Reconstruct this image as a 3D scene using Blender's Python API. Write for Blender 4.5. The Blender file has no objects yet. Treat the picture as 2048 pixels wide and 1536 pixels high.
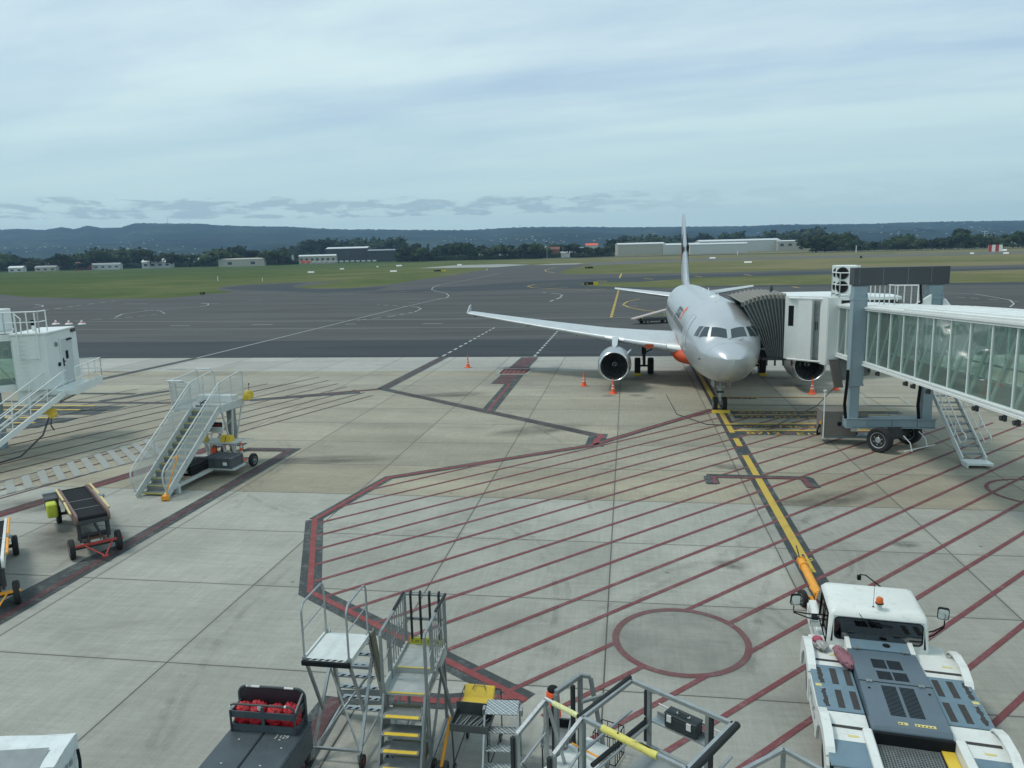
import bpy, math, random
from mathutils import Vector as V, Matrix
random.seed(7)
rad = math.radians
SC = bpy.context.scene
COL = SC.collection
# ---------------------------------------------------------------- camera
F, PITCH, ROLL, CAMH = 1495.24, 0.17031, -0.024731, 8.5315
_fw = V((0, math.cos(PITCH), -math.sin(PITCH))); _r0 = V((1, 0, 0)); _u0 = _r0.cross(_fw)
CR = _r0*math.cos(ROLL) + _u0*math.sin(ROLL)
CU = _u0*math.cos(ROLL) - _r0*math.sin(ROLL)
cam = bpy.data.cameras.new('camera'); cam.sensor_width = 36; cam.lens = F/2048*36
cam.clip_start = 0.1; cam.clip_end = 40000
camo = bpy.data.objects.new('camera', cam); COL.objects.link(camo)
camo.matrix_world = Matrix(((CR.x, CU.x, -_fw.x, 0), (CR.y, CU.y, -_fw.y, 0), (CR.z, CU.z, -_fw.z, CAMH), (0, 0, 0, 1)))
SC.camera = camo
SC.view_settings.view_transform = 'Standard'; SC.view_settings.look = 'None'
SC.view_settings.gamma = 1; SC.view_settings.exposure = EXPOSURE = 0.08
SC.cycles.max_bounces = 8; SC.cycles.transparent_max_bounces = 24; SC.cycles.volume_bounces = 0

# ---------------------------------------------------------------- world and sun
SUN_EL, SUN_AZ = rad(60), rad(-80)      # azimuth from +Y towards +X
w = bpy.data.worlds.new('World'); SC.world = w; w.use_nodes = True
nt = w.node_tree; nt.nodes.clear(); N = nt.nodes.new; L = nt.links.new
def mth(nt, op, a, b=None, c=None, clamp=False):
    n = nt.nodes.new('ShaderNodeMath'); n.operation = op; n.use_clamp = clamp
    for i, v in enumerate((a, b, c)):
        if v is None: continue
        if isinstance(v, (int, float)): n.inputs[i].default_value = v
        else: nt.links.new(v, n.inputs[i])
    return n.outputs[0]
def mixc(nt, f, a, b, mode='MIX'):
    n = nt.nodes.new('ShaderNodeMix'); n.data_type = 'RGBA'; n.blend_type = mode
    for i, v in ((0, f), (6, a), (7, b)):
        if isinstance(v, (int, float)): n.inputs[i].default_value = v
        elif isinstance(v, (tuple, list)): n.inputs[i].default_value = (*v[:3], 1)
        else: nt.links.new(v, n.inputs[i])
    return n.outputs[2]
def ramp(nt, f, stops, interp='LINEAR'):
    n = nt.nodes.new('ShaderNodeValToRGB'); n.color_ramp.interpolation = interp
    e = n.color_ramp.elements
    while len(e) < len(stops): e.new(0.5)
    for i, (p, c) in enumerate(stops):
        e[i].position = p; e[i].color = (*c[:3], 1) if isinstance(c, (tuple, list)) else (c, c, c, 1)
    nt.links.new(f, n.inputs[0]); return n.outputs[0]
def noise(nt, vec, scale, detail=4, rough=.55, dist=0):
    n = nt.nodes.new('ShaderNodeTexNoise'); n.inputs['Scale'].default_value = scale
    n.inputs['Detail'].default_value = detail; n.inputs['Roughness'].default_value = rough
    n.inputs['Distortion'].default_value = dist
    if vec is not None: nt.links.new(vec, n.inputs['Vector'])
    return n.outputs['Fac']
def comb(nt, x, y, z=0.0):
    n = nt.nodes.new('ShaderNodeCombineXYZ')
    for i, v in enumerate((x, y, z)):
        if isinstance(v, (int, float)): n.inputs[i].default_value = v
        else: nt.links.new(v, n.inputs[i])
    return n.outputs[0]
sky = N('ShaderNodeTexSky'); sky.sky_type = 'NISHITA'; sky.sun_disc = False
sky.sun_elevation = SUN_EL; sky.sun_rotation = SUN_AZ; sky.air_density = 1.2; sky.dust_density = 1.5
tc = N('ShaderNodeTexCoord'); sp = N('ShaderNodeSeparateXYZ'); L(tc.outputs['Generated'], sp.inputs[0])
X, Y, Z = sp.outputs
zz = mth(nt, 'MAXIMUM', Z, 0.0)
den = mth(nt, 'ADD', zz, .10)
sx = mth(nt, 'DIVIDE', X, den); sy = mth(nt, 'DIVIDE', Y, den)
# high layered cloud, streaks running across the view and rising to the right
rx = mth(nt, 'ADD', mth(nt, 'MULTIPLY', sx, .95), mth(nt, 'MULTIPLY', sy, -.3))
ry = mth(nt, 'ADD', mth(nt, 'MULTIPLY', sx, .3), mth(nt, 'MULTIPLY', sy, .95))
n1 = noise(nt, comb(nt, mth(nt, 'MULTIPLY', rx, .22), ry), .75, 6, .5, .35)
n2 = noise(nt, comb(nt, mth(nt, 'MULTIPLY', rx, .5), ry, 4.7), 1.9, 7, .6, .2)
hi = mth(nt, 'ADD', mth(nt, 'MULTIPLY', n1, .75), mth(nt, 'MULTIPLY', n2, .25))
hic = ramp(nt, hi, [(.36, (3.9, 5.3, 7.2)), (.46, (5.1, 6.8, 8.0)), (.56, (6.8, 8.5, 8.8)), (.68, (8.2, 9.6, 9.5))])
hzc = mixc(nt, ramp(nt, zz, [(0, 1), (.10, .75), (.22, 0)]), hic, (5.5, 7.6, 7.8))
# low broken cumulus a few degrees above the hills
az = mth(nt, 'ARCTAN2', X, Y)
cn = noise(nt, comb(nt, mth(nt, 'MULTIPLY', az, 22), mth(nt, 'MULTIPLY', zz, 95)), 1.0, 6, .6, .25)
cn2 = noise(nt, comb(nt, mth(nt, 'MULTIPLY', az, 22), mth(nt, 'ADD', mth(nt, 'MULTIPLY', zz, 95), .35)), 1.0, 6, .6, .25)
band = ramp(nt, mth(nt, 'MULTIPLY', zz, 5), [(.22, 0), (.27, 1), (.36, 1), (.48, 0)])
cov = ramp(nt, mth(nt, 'MULTIPLY', cn, band), [(.44, 0), (.53, 1)])
cbs = mixc(nt, ramp(nt, mth(nt, 'SUBTRACT', cn, cn2), [(.40, 0), (.6, 1)]), (2.9, 4.2, 5.1), (6.0, 7.6, 8.2))
azf = ramp(nt, mth(nt, 'ADD', mth(nt, 'MULTIPLY', az, .8), .5), [(0, 1), (.55, .95), (.72, .25), (.9, .12)])
cl = mixc(nt, mth(nt, 'MULTIPLY', mth(nt, 'MULTIPLY', cov, .62), azf), hzc, cbs)
fin = mixc(nt, .9, sky.outputs[0], cl)
bg = N('ShaderNodeBackground'); L(fin, bg.inputs[0]); bg.inputs[1].default_value = .1
wo = N('ShaderNodeOutputWorld'); L(bg.outputs[0], wo.inputs[0])
sl = bpy.data.lights.new('sun', 'SUN'); sl.energy = 1.7; sl.angle = rad(12); sl.color = (1, .95, .87)
so = bpy.data.objects.new('sun', sl); COL.objects.link(so)
_sd = V((math.sin(SUN_AZ)*math.cos(SUN_EL), math.cos(SUN_AZ)*math.cos(SUN_EL), math.sin(SUN_EL)))
so.rotation_euler = (-_sd).to_track_quat('-Z', 'Y').to_euler()

# ---------------------------------------------------------------- helpers
def ray(px, py):
    return (_fw + CR*((px-1024)/F) - CU*((py-768)/F))
def G(px, py, z=0.0):                   # where a line of sight meets height z
    d = ray(px, py); t = (z-CAMH)/d.z; return V((0, 0, CAMH)) + d*t
def at(px, py, y):                      # where a line of sight meets distance y
    d = ray(px, py); return V((0, 0, CAMH)) + d*(y/d.y)
class MB:
    def __init__(s): s.v = []; s.f = []; s.M = Matrix()
    def add(s, vs, fs):
        o = len(s.v); s.v += [s.M @ V(v) for v in vs]; s.f += [[i+o for i in f] for f in fs]; return s
    def box(s, x0, x1, y0, y1, z0, z1):
        return s.add([(x, y, z) for z in (z0, z1) for y in (y0, y1) for x in (x0, x1)],
            [(0, 2, 3, 1), (4, 5, 7, 6), (0, 1, 5, 4), (2, 6, 7, 3), (0, 4, 6, 2), (1, 3, 7, 5)])
    def bbox(s, x0, x1, y0, y1, z0, z1, b=.02):   # box with chamfered edges
        vs = []; x = ((x0, x0+b), (x1, x1-b)); y = ((y0, y0+b), (y1, y1-b)); z = ((z0, z0+b), (z1, z1-b))
        for k in (0, 1):
            for j in (0, 1):
                for i in (0, 1):
                    vs += [(x[i][0], y[j][1], z[k][1]), (x[i][1], y[j][0], z[k][1]), (x[i][1], y[j][1], z[k][0])]
        I = lambda i, j, k, a: (k*4+j*2+i)*3+a
        fs = []
        for i in (0, 1): q = [I(i, 0, 0, 0), I(i, 1, 0, 0), I(i, 1, 1, 0), I(i, 0, 1, 0)]; fs.append(q if i else q[::-1])
        for j in (0, 1): q = [I(0, j, 0, 1), I(1, j, 0, 1), I(1, j, 1, 1), I(0, j, 1, 1)]; fs.append(q[::-1] if j else q)
        for k in (0, 1): q = [I(0, 0, k, 2), I(1, 0, k, 2), I(1, 1, k, 2), I(0, 1, k, 2)]; fs.append(q if k else q[::-1])
        for j in (0, 1):
            for k in (0, 1): fs.append([I(0, j, k, 1), I(1, j, k, 1), I(1, j, k, 2), I(0, j, k, 2)])
        for i in (0, 1):
            for k in (0, 1): fs.append([I(i, 0, k, 0), I(i, 1, k, 0), I(i, 1, k, 2), I(i, 0, k, 2)])
        for i in (0, 1):
            for j in (0, 1): fs.append([I(i, j, 0, 0), I(i, j, 1, 0), I(i, j, 1, 1), I(i, j, 0, 1)])
        for i in (0, 1):
            for j in (0, 1):
                for k in (0, 1): fs.append([I(i, j, k, 0), I(i, j, k, 1), I(i, j, k, 2)])
        return s.add(vs, fs)
    def beam(s, p, q, w, h, up=(0, 0, 1)):
        p, q = V(p), V(q); d = (q-p).normalized(); up = V(up)
        if abs(d.dot(up)) > .98: up = V((0, 1, 0))
        a = d.cross(up).normalized()*w/2; b = a.cross(d).normalized()*h/2
        vs = [e+x for e in (p, q) for x in (-a-b, a-b, a+b, -a+b)]
        return s.add(vs, [(0, 1, 2, 3), (7, 6, 5, 4), (0, 4, 5, 1), (1, 5, 6, 2), (2, 6, 7, 3), (3, 7, 4, 0)])
    def tube(s, pts, r, n=8, caps=True, r2=None):
        pts = [V(p) for p in pts]; m = len(pts); rings = []
        for i, p in enumerate(pts):
            d = (pts[min(i+1, m-1)] - pts[max(i-1, 0)]).normalized()
            if i == 0: a = d.orthogonal().normalized()
            else:
                a = a - d*a.dot(d); a = a.normalized() if a.length > 1e-6 else d.orthogonal().normalized()
            b = d.cross(a); rr = r if r2 is None else r+(r2-r)*i/(m-1)
            rings.append([p + a*(rr*math.cos(t*2*math.pi/n)) + b*(rr*math.sin(t*2*math.pi/n)) for t in range(n)])
        return s.rings(rings, caps)
    def rings(s, rings, caps=True, closed=True):
        n = len(rings[0]); vs = [v for r in rings for v in r]; fs = []
        for i in range(len(rings)-1):
            for j in range(n if closed else n-1):
                k = (j+1) % n; fs.append((i*n+j, i*n+k, (i+1)*n+k, (i+1)*n+j))
        if caps: fs.append(list(range(n))[::-1]); fs.append([(len(rings)-1)*n+j for j in range(n)])
        return s.add(vs, fs)
    def lathe(s, prof, o, axis, n=24, caps=False):  # prof: (along, radius)
        o = V(o); d = V(axis).normalized(); a = d.orthogonal().normalized(); b = d.cross(a)
        return s.rings([[o+d*h+a*(r*math.cos(t*2*math.pi/n))+b*(r*math.sin(t*2*math.pi/n)) for t in range(n)] for h, r in prof], caps)
    def cyl(s, p, q, r, n=16, r2=None): return s.tube([p, q], r, n, True, r2)
    def prism(s, pts, axis, h0, h1):    # pts 2D in the plane across axis 'x','y' or 'z'
        m = {'x': lambda a, b, h: (h, a, b), 'y': lambda a, b, h: (a, h, b), 'z': lambda a, b, h: (a, b, h)}[axis]
        n = len(pts); vs = [m(a, b, h) for h in (h0, h1) for a, b in pts]
        fs = [list(range(n))[::-1], list(range(n, 2*n))]+[(i, (i+1) % n, n+(i+1) % n, n+i) for i in range(n)]
        return s.add(vs, fs)
    def poly(s, pts): return s.add(pts, [list(range(len(pts)))])
    def grid(s, f, nu, nv):
        vs = [f(i/nu, j/nv) for j in range(nv+1) for i in range(nu+1)]
        return s.add(vs, [(j*(nu+1)+i, j*(nu+1)+i+1, (j+1)*(nu+1)+i+1, (j+1)*(nu+1)+i) for j in range(nv) for i in range(nu)])
    def sphere(s, c, r, n=12, m=8, sc=(1, 1, 1)):
        c = V(c)
        return s.rings([[c+V((r*sc[0]*math.sin(math.pi*(i+.02)/(m+.04))*math.cos(t*2*math.pi/n), r*sc[1]*math.sin(math.pi*(i+.02)/(m+.04))*math.sin(t*2*math.pi/n), -r*sc[2]*math.cos(math.pi*i/m))) for t in range(n)] for i in range(m+1)], True)
    def text(s, txt, size, M, extrude=0.0):
        c = bpy.data.curves.new('t', 'FONT'); c.body = txt; c.size = size; c.extrude = extrude; c.resolution_u = 2
        o = bpy.data.objects.new('t', c); me = bpy.data.meshes.new_from_object(o)
        old = s.M; s.M = old @ M; s.add([tuple(v.co) for v in me.vertices], [list(p.vertices) for p in me.polygons]); s.M = old
        bpy.data.objects.remove(o); bpy.data.curves.remove(c); bpy.data.meshes.remove(me); return s
    def build(s, name, mat, parent=None, sharp=35, bevel=0):
        me = bpy.data.meshes.new(name); me.from_pydata([tuple(v) for v in s.v], [], s.f); me.update()
        import bmesh
        bm = bmesh.new(); bm.from_mesh(me); bmesh.ops.recalc_face_normals(bm, faces=bm.faces); bm.to_mesh(me); bm.free()
        me.polygons.foreach_set('use_smooth', [True]*len(me.polygons)); me.set_sharp_from_angle(angle=rad(sharp))
        me.materials.append(mat); o = bpy.data.objects.new(name, me); COL.objects.link(o)
        if parent: o.parent = parent
        if bevel:
            b = o.modifiers.new('b', 'BEVEL'); b.width = bevel; b.segments = 2; b.limit_method = 'ANGLE'; b.angle_limit = rad(40)
        return o
def T(x=0, y=0, z=0, rx=0, ry=0, rz=0, s=1):
    from mathutils import Euler
    return Matrix.Translation((x, y, z)) @ Euler((rx, ry, rz)).to_matrix().to_4x4() @ Matrix.Scale(s, 4)
def thing(name, label, cat, loc=(0, 0, 0), hdg=0, group=None):   # heading clockwise from +Y; local x across, y along
    o = bpy.data.objects.new(name, None); o.empty_display_size = .3; COL.objects.link(o)
    o.location = loc; o.rotation_euler = (0, 0, -rad(hdg)); o['label'] = label; o['category'] = cat
    if group: o['group'] = group
    return o
def tag(o, label, cat, group=None):
    o['label'] = label; o['category'] = cat
    if group: o['group'] = group
    return o
def struct(o, kind='structure'): o['kind'] = kind; return o
def dup(root, loc, hdg=None, label=None, scale=None):
    r = root.copy(); COL.objects.link(r); r.location = loc
    if hdg is not None: r.rotation_euler = (0, 0, -rad(hdg))
    if scale is not None: r.scale = (scale, scale, scale) if isinstance(scale, (int, float)) else scale
    if label: r['label'] = label
    for ch in root.children:
        c = ch.copy(); COL.objects.link(c); c.parent = r
        for g in ch.children:
            d = g.copy(); COL.objects.link(d); d.parent = c
    return r

# ---------------------------------------------------------------- materials
def newmat(name):
    m = bpy.data.materials.new(name); m.use_nodes = True; t = m.node_tree; t.nodes.clear()
    o = t.nodes.new('ShaderNodeOutputMaterial'); b = t.nodes.new('ShaderNodeBsdfPrincipled')
    t.links.new(b.outputs[0], o.inputs[0]); return m, t, b, o
def geo(t):
    n = t.nodes.new('ShaderNodeTexCoord'); return n.outputs['Object']
def bump(t, b, h, strength=.3, dist=.01):
    n = t.nodes.new('ShaderNodeBump'); n.inputs['Strength'].default_value = strength; n.inputs['Distance'].default_value = dist
    t.links.new(h, n.inputs['Height']); t.links.new(n.outputs[0], b.inputs['Normal'])
def paint(name, c, rough=.5, metal=0.0, var=.12, scale=2.5, dirt=0.0, dirtc=(.12, .11, .09), bmp=0.0, spec=.5, rvar=True):
    m, t, b, o = newmat(name); v = geo(t)
    f = noise(t, v, scale, 5, .6); f2 = noise(t, v, scale*9, 3, .6)
    k = mth(t, 'ADD', mth(t, 'MULTIPLY', f, .7), mth(t, 'MULTIPLY', f2, .3))
    lo = tuple(x*(1-var) for x in c); hi = tuple(min(1, x*(1+var)) for x in c)
    col = ramp(t, k, [(.3, lo), (.7, hi)])
    if dirt:
        dm = ramp(t, noise(t, v, scale*2.3, 8, .7, .6), [(.52, 0), (.75, 1)])
        col = mixc(t, mth(t, 'MULTIPLY', dm, dirt), col, dirtc)
    t.links.new(col, b.inputs['Base Color']); b.inputs['Metallic'].default_value = metal
    if rvar:
        r = ramp(t, f2, [(.3, max(0, rough-.08)), (.7, min(1, rough+.1))]); t.links.new(r, b.inputs['Roughness'])
    else: b.inputs['Roughness'].default_value = rough
    b.inputs['Specular IOR Level'].default_value = spec
    if bmp: bump(t, b, f2, bmp, .01)
    return m
def glassy(name, tint=(.75, .9, .85), refl=.12, milky=0.0, mcol=(.4, .5, .46)):
    m, t, b, o = newmat(name); t.nodes.remove(b)
    tr = t.nodes.new('ShaderNodeBsdfTransparent'); tr.inputs[0].default_value = (*tint, 1)
    gl = t.nodes.new('ShaderNodeBsdfGlossy'); gl.inputs['Roughness'].default_value = .03
    df = t.nodes.new('ShaderNodeBsdfDiffuse'); df.inputs[0].default_value = (*mcol, 1)
    fr = t.nodes.new('ShaderNodeLayerWeight'); fr.inputs[0].default_value = .35
    mx = t.nodes.new('ShaderNodeMixShader'); m0 = t.nodes.new('ShaderNodeMixShader'); m0.inputs[0].default_value = milky
    t.links.new(tr.outputs[0], m0.inputs[1]); t.links.new(df.outputs[0], m0.inputs[2])
    t.links.new(mth(t, 'ADD', mth(t, 'MULTIPLY', fr.outputs['Fresnel'], .8), refl, clamp=True), mx.inputs[0])
    t.links.new(m0.outputs[0], mx.inputs[1]); t.links.new(gl.outputs[0], mx.inputs[2]); t.links.new(mx.outputs[0], o.inputs[0]); return m
MW = paint('white_paint', (.68, .72, .70), .38, dirt=.10, var=.05, scale=1.3)
MWC = paint('white_clean', (.70, .735, .715), .34, var=.05, dirt=.14, scale=.9, dirtc=(.38, .38, .34))
MALU = paint('aluminium', (.40, .43, .43), .38, .75, var=.18, scale=5, dirt=.3)
MALD = paint('aluminium_dull', (.26, .285, .285), .5, .55, var=.2, scale=5, dirt=.35)
MGALV = paint('galvanised', (.42, .45, .45), .5, .6, var=.15, scale=4)
MBLK = paint('black_rubber', (.012, .014, .016), .75, var=.25, scale=6, spec=.15)
MFOAM = paint('black_foam', (.02, .024, .026), .9, var=.2, scale=9, bmp=.3)
MDRK = paint('dark_metal', (.06, .065, .07), .55, .3, var=.2)
MGREY = paint('grey_paint', (.24, .27, .27), .5, var=.1, dirt=.2)
MBG = paint('blue_grey_paint', (.16, .235, .28), .45, var=.12, scale=2, dirt=.2, dirtc=(.08, .08, .075))
MYEL = paint('yellow_paint', (.66, .47, .05), .5, var=.12, dirt=.25)
MLIME = paint('lime_paint', (.50, .56, .05), .5, var=.15, dirt=.25)
MORG = paint('orange_paint', (.78, .33, .03), .48, var=.12, dirt=.25)
MRED = paint('red_paint', (.42, .055, .045), .55, var=.15, dirt=.3)
MCONE = paint('cone_orange', (.85, .11, .03), .55, var=.08)
MREFL = paint('cone_band', (.62, .62, .6), .5, var=.08)
MRUB = paint('tyre', (.022, .022, .023), .85, var=.3, scale=8, bmp=.4)
MHUB = paint('wheel_hub', (.36, .40, .41), .45, .4, dirt=.3)
MBRN = paint('taupe_box', (.17, .155, .14), .6, var=.08, dirt=.15)
MGL = glassy('dark_glass', (.10, .14, .15), .14)
MGT = glassy('tunnel_glass', (.72, .88, .81), .07, .22, (.42, .56, .50))
MIRR = paint('mirror', (.45, .5, .5), .06, .95, var=.02)
def wheel(mb_t, mb_h, c, axis, r, w, n=28, hb=.57):
    c = V(c); d = V(axis).normalized()
    mb_t.lathe([(-w/2*.8, r*(hb-.02)), (-w/2, r*max(.72, hb+.06)), (-w/2, r*.9), (-w/2*.7, r), (w/2*.7, r), (w/2, r*.9), (w/2, r*max(.72, hb+.06)), (w/2*.8, r*(hb-.02))], c, d, n, True)
    mb_h.lathe([(-w/2*.9, .02), (-w/2*.9, r*.2), (-w/2*.78, r*.25), (-w/2*.78, r*(hb-.07)), (-w/2*.9, r*hb), (w/2*.9, r*hb), (w/2*.78, r*(hb-.07)), (w/2*.78, r*.25), (w/2*.9, r*.2), (w/2*.9, .02)], c, d, n, True)
    for k in range(6):
        a = d.orthogonal().normalized(); b = d.cross(a); p = a*math.cos(k*math.pi/3)*r*.36+b*math.sin(k*math.pi/3)*r*.36
        mb_h.cyl(c-d*w*.43+p, c+d*w*.43+p, r*.05, 6)
def wheelobj(parent, c, axis, r, w, name='wheel', hub=None, hb=.57):
    a, b = MB(), MB(); wheel(a, b, c, axis, r, w, 28, hb); o = a.build(name, MRUB, parent); b.build('hub', hub or MHUB, o); return o
# ================================================================ ground
GA = -0.155483
def W(u, v, z=0): return V((u*math.cos(GA)-v*math.sin(GA), u*math.sin(GA)+v*math.cos(GA), z))
def UV(P): return P.x*math.cos(GA)+P.y*math.sin(GA), -P.x*math.sin(GA)+P.y*math.cos(GA)
def gridco(t):
    s = t.nodes.new('ShaderNodeSeparateXYZ'); t.links.new(geo(t), s.inputs[0]); x, y, _ = s.outputs
    c, n = math.cos(GA), math.sin(GA)
    u = mth(t, 'ADD', mth(t, 'MULTIPLY', x, c), mth(t, 'MULTIPLY', y, n))
    v = mth(t, 'ADD', mth(t, 'MULTIPLY', x, -n), mth(t, 'MULTIPLY', y, c)); return u, v
def concrete():
    m, t, b, o = newmat('apron_concrete'); u, v = gridco(t)
    def joints(c, per, ph, wd):
        q = mth(t, 'DIVIDE', mth(t, 'SUBTRACT', c, ph), per); f = mth(t, 'FRACT', q)
        d = mth(t, 'MULTIPLY', mth(t, 'MINIMUM', f, mth(t, 'SUBTRACT', 1.0, f)), per)
        return mth(t, 'FLOOR', q), mth(t, 'LESS_THAN', d, wd), d
    iu, ju, du = joints(u, 4.71, -.46, .017); iv, jv, dv = joints(v, 3.87, 2.04, .017)
    _, ju2, _ = joints(u, .785, -.46, .006)
    wn = t.nodes.new('ShaderNodeTexWhiteNoise'); t.links.new(comb(t, iu, iv), wn.inputs['Vector'])
    wr = t.nodes.new('ShaderNodeTexWhiteNoise'); wr.noise_dimensions = '1D'; t.links.new(iv, wr.inputs['W'])
    base = ramp(t, noise(t, comb(t, u, v), .28, 6, .62), [(.32, (.262, .268, .236)), (.68, (.356, .358, .316))])
    warm = ramp(t, noise(t, comb(t, mth(t, 'MULTIPLY', u, .25), v), .35, 5, .6), [(.32, (.228, .212, .160)), (.68, (.350, .325, .242))])
    z = mth(t, 'GREATER_THAN', v, 25.25); z2 = mth(t, 'LESS_THAN', v, 54.6)
    zone = mth(t, 'MULTIPLY', mth(t, 'MULTIPLY', z, z2), ramp(t, wr.outputs[0], [(0, .55), (1, 1)]))
    col = mixc(t, zone, base, warm)
    col = mixc(t, mth(t, 'MULTIPLY', mth(t, 'GREATER_THAN', v, 54.6), .6), col, (.36, .365, .335))
    val = ramp(t, wn.outputs[0], [(0, .90), (1, 1.07)]); col = mixc(t, 1.0, col, val, 'MULTIPLY')
    # brushed finish, fine grain, worn paths, spots
    st = noise(t, comb(t, mth(t, 'MULTIPLY', u, 9), mth(t, 'MULTIPLY', v, .8)), 1.0, 5, .7)
    st2 = noise(t, comb(t, mth(t, 'MULTIPLY', u, .9), mth(t, 'MULTIPLY', v, 7)), 1.0, 5, .7)
    gr = noise(t, comb(t, u, v), 24, 4, .75)
    kk = mth(t, 'ADD', mth(t, 'ADD', mth(t, 'MULTIPLY', st, .3), mth(t, 'MULTIPLY', st2, .35)), mth(t, 'MULTIPLY', gr, .35))
    col = mixc(t, 1.0, col, ramp(t, kk, [(.35, .78), (.65, 1.17)]), 'MULTIPLY')
    dk = ramp(t, noise(t, comb(t, mth(t, 'MULTIPLY', u, .6), v), .42, 7, .7, .8), [(.56, 0), (.78, 1)])
    col = mixc(t, mth(t, 'MULTIPLY', dk, .6), col, (.15, .148, .13))
    lt = ramp(t, noise(t, comb(t, u, v, 9.1), .9, 8, .72, .5), [(.58, 0), (.72, 1)])
    col = mixc(t, mth(t, 'MULTIPLY', lt, .22), col, (.45, .47, .45))
    vo = t.nodes.new('ShaderNodeTexVoronoi'); vo.inputs['Scale'].default_value = .8; t.links.new(comb(t, u, v), vo.inputs['Vector'])
    wv = t.nodes.new('ShaderNodeSeparateColor'); t.links.new(vo.outputs['Color'], wv.inputs[0])
    spt = mth(t, 'MULTIPLY', mth(t, 'LESS_THAN', mth(t, 'ADD', vo.outputs['Distance'], mth(t, 'MULTIPLY', gr, .10)), .10), mth(t, 'GREATER_THAN', wv.outputs[0], .80))
    col = mixc(t, mth(t, 'MULTIPLY', spt, .6), col, (.08, .08, .075))
    col = mixc(t, mth(t, 'MULTIPLY', ju2, .16), col, (.14, .14, .13))
    edge = ramp(t, mth(t, 'MINIMUM', du, dv), [(0, .3), (.10, 0)])
    col = mixc(t, edge, col, (.19, .185, .16))
    jm = mth(t, 'MAXIMUM', ju, jv); col = mixc(t, mth(t, 'MULTIPLY', jm, .85), col, (.055, .055, .05))
    t.links.new(col, b.inputs['Base Color']); b.inputs['Roughness'].default_value = .82
    b.inputs['Specular IOR Level'].default_value = .3
    bump(t, b, mth(t, 'SUBTRACT', kk, jm), .25, .012); return m
def asphalt(name, c, var=.30, cracks=.0):
    m, t, b, o = newmat(name); u, v = gridco(t)
    n1 = noise(t, comb(t, mth(t, 'MULTIPLY', u, .22), v), .12, 7, .65)
    n2 = noise(t, comb(t, u, v), 6, 4, .7)
    k = mth(t, 'ADD', mth(t, 'MULTIPLY', n1, .7), mth(t, 'MULTIPLY', n2, .3))
    col = ramp(t, k, [(.32, tuple(x*(1-var) for x in c)), (.68, tuple(x*(1+var) for x in c))])
    tr = ramp(t, noise(t, comb(t, mth(t, 'MULTIPLY', u, .03), mth(t, 'MULTIPLY', v, .5)), 1, 5, .6, .8), [(.5, 0), (.7, 1)])
    col = mixc(t, mth(t, 'MULTIPLY', tr, .6), col, tuple(x*.5 for x in c))
    lp = ramp(t, noise(t, comb(t, mth(t, 'MULTIPLY', u, .012), mth(t, 'MULTIPLY', v, .16), 3.3), 1, 4, .6, 1.2), [(.52, 0), (.66, 1)])
    col = mixc(t, mth(t, 'MULTIPLY', lp, .35), col, tuple(x*1.5 for x in c))
    t.links.new(col, b.inputs['Base Color']); b.inputs['Roughness'].default_value = .85; b.inputs['Specular IOR Level'].default_value = .25
    bump(t, b, n2, .2, .01); return m
def grass():
    m, t, b, o = newmat('grass'); v = geo(t)
    a = noise(t, v, .009, 7, .7, .8); c = noise(t, v, .05, 6, .7); d = noise(t, v, .8, 4, .7)
    k = mth(t, 'ADD', mth(t, 'MULTIPLY', a, .5), mth(t, 'ADD', mth(t, 'MULTIPLY', c, .32), mth(t, 'MULTIPLY', d, .18)))
    s = t.nodes.new('ShaderNodeSeparateXYZ'); t.links.new(v, s.inputs[0])
    gx = ramp(t, mth(t, 'ADD', mth(t, 'MULTIPLY', s.outputs[0], .0022), .62), [(0, 0), (1, 1)])
    k2 = mth(t, 'ADD', k, mth(t, 'MULTIPLY', mth(t, 'SUBTRACT', gx, .45), .2))
    col = ramp(t, k2, [(.36, (.040, .070, .018)), (.46, (.068, .098, .028)), (.54, (.105, .118, .045)), (.64, (.17, .155, .080))])
    t.links.new(col, b.inputs['Base Color']); b.inputs['Roughness'].default_value = .95; b.inputs['Specular IOR Level'].default_value = .1; return m
def worn(name, c, base=(.27, .28, .265), wear=.5, sc=2.2):   # paint worn through in patches
    m, t, b, o = newmat(name); v = geo(t)
    f = noise(t, v, sc, 8, .75, .3); g = noise(t, v, sc*7, 4, .7)
    k = mth(t, 'ADD', mth(t, 'MULTIPLY', f, .6), mth(t, 'MULTIPLY', g, .4))
    col = ramp(t, k, [(.3, tuple(x*.85 for x in c)), (.7, tuple(x*1.15 for x in c))])
    col = mixc(t, mth(t, 'MULTIPLY', ramp(t, k, [(.50, 0), (.66, 1)]), wear), col, base)
    t.links.new(col, b.inputs['Base Color']); b.inputs['Roughness'].default_value = .75; b.inputs['Specular IOR Level'].default_value = .3; return m
MCON = concrete(); MASP = asphalt('asphalt', (.066, .069, .068), .34); MASD = asphalt('new_asphalt', (.036, .045, .052), .14)
MAS3 = asphalt('shoulder_asphalt', (.105, .105, .098)); MLCN = asphalt('runway_concrete', (.27, .28, .27), .1)
MGR = grass()
PRED = worn('red_line_paint', (.165, .055, .060), wear=.35); PRD2 = worn('red_border_paint', (.215, .052, .052), wear=.2)
PBLK = worn('black_outline_paint', (.045, .055, .056), wear=.45, sc=1.2); PYEL = worn('yellow_line_paint', (.50, .36, .07), (.10, .10, .09), .45)
PWHT = worn('white_line_paint', (.38, .40, .39), (.12, .12, .12), .5); PWH2 = worn('walkway_paint', (.285, .305, .285), (.225, .21, .17), .95, 1.4)
PDRD = worn('faded_red_paint', (.085, .042, .045), wear=.3, sc=1.2)
def sheet(name, pts, mat, z):
    m = MB(); m.poly([(p[0], p[1], z) for p in pts]); return struct(m.build(name, mat))
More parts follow.
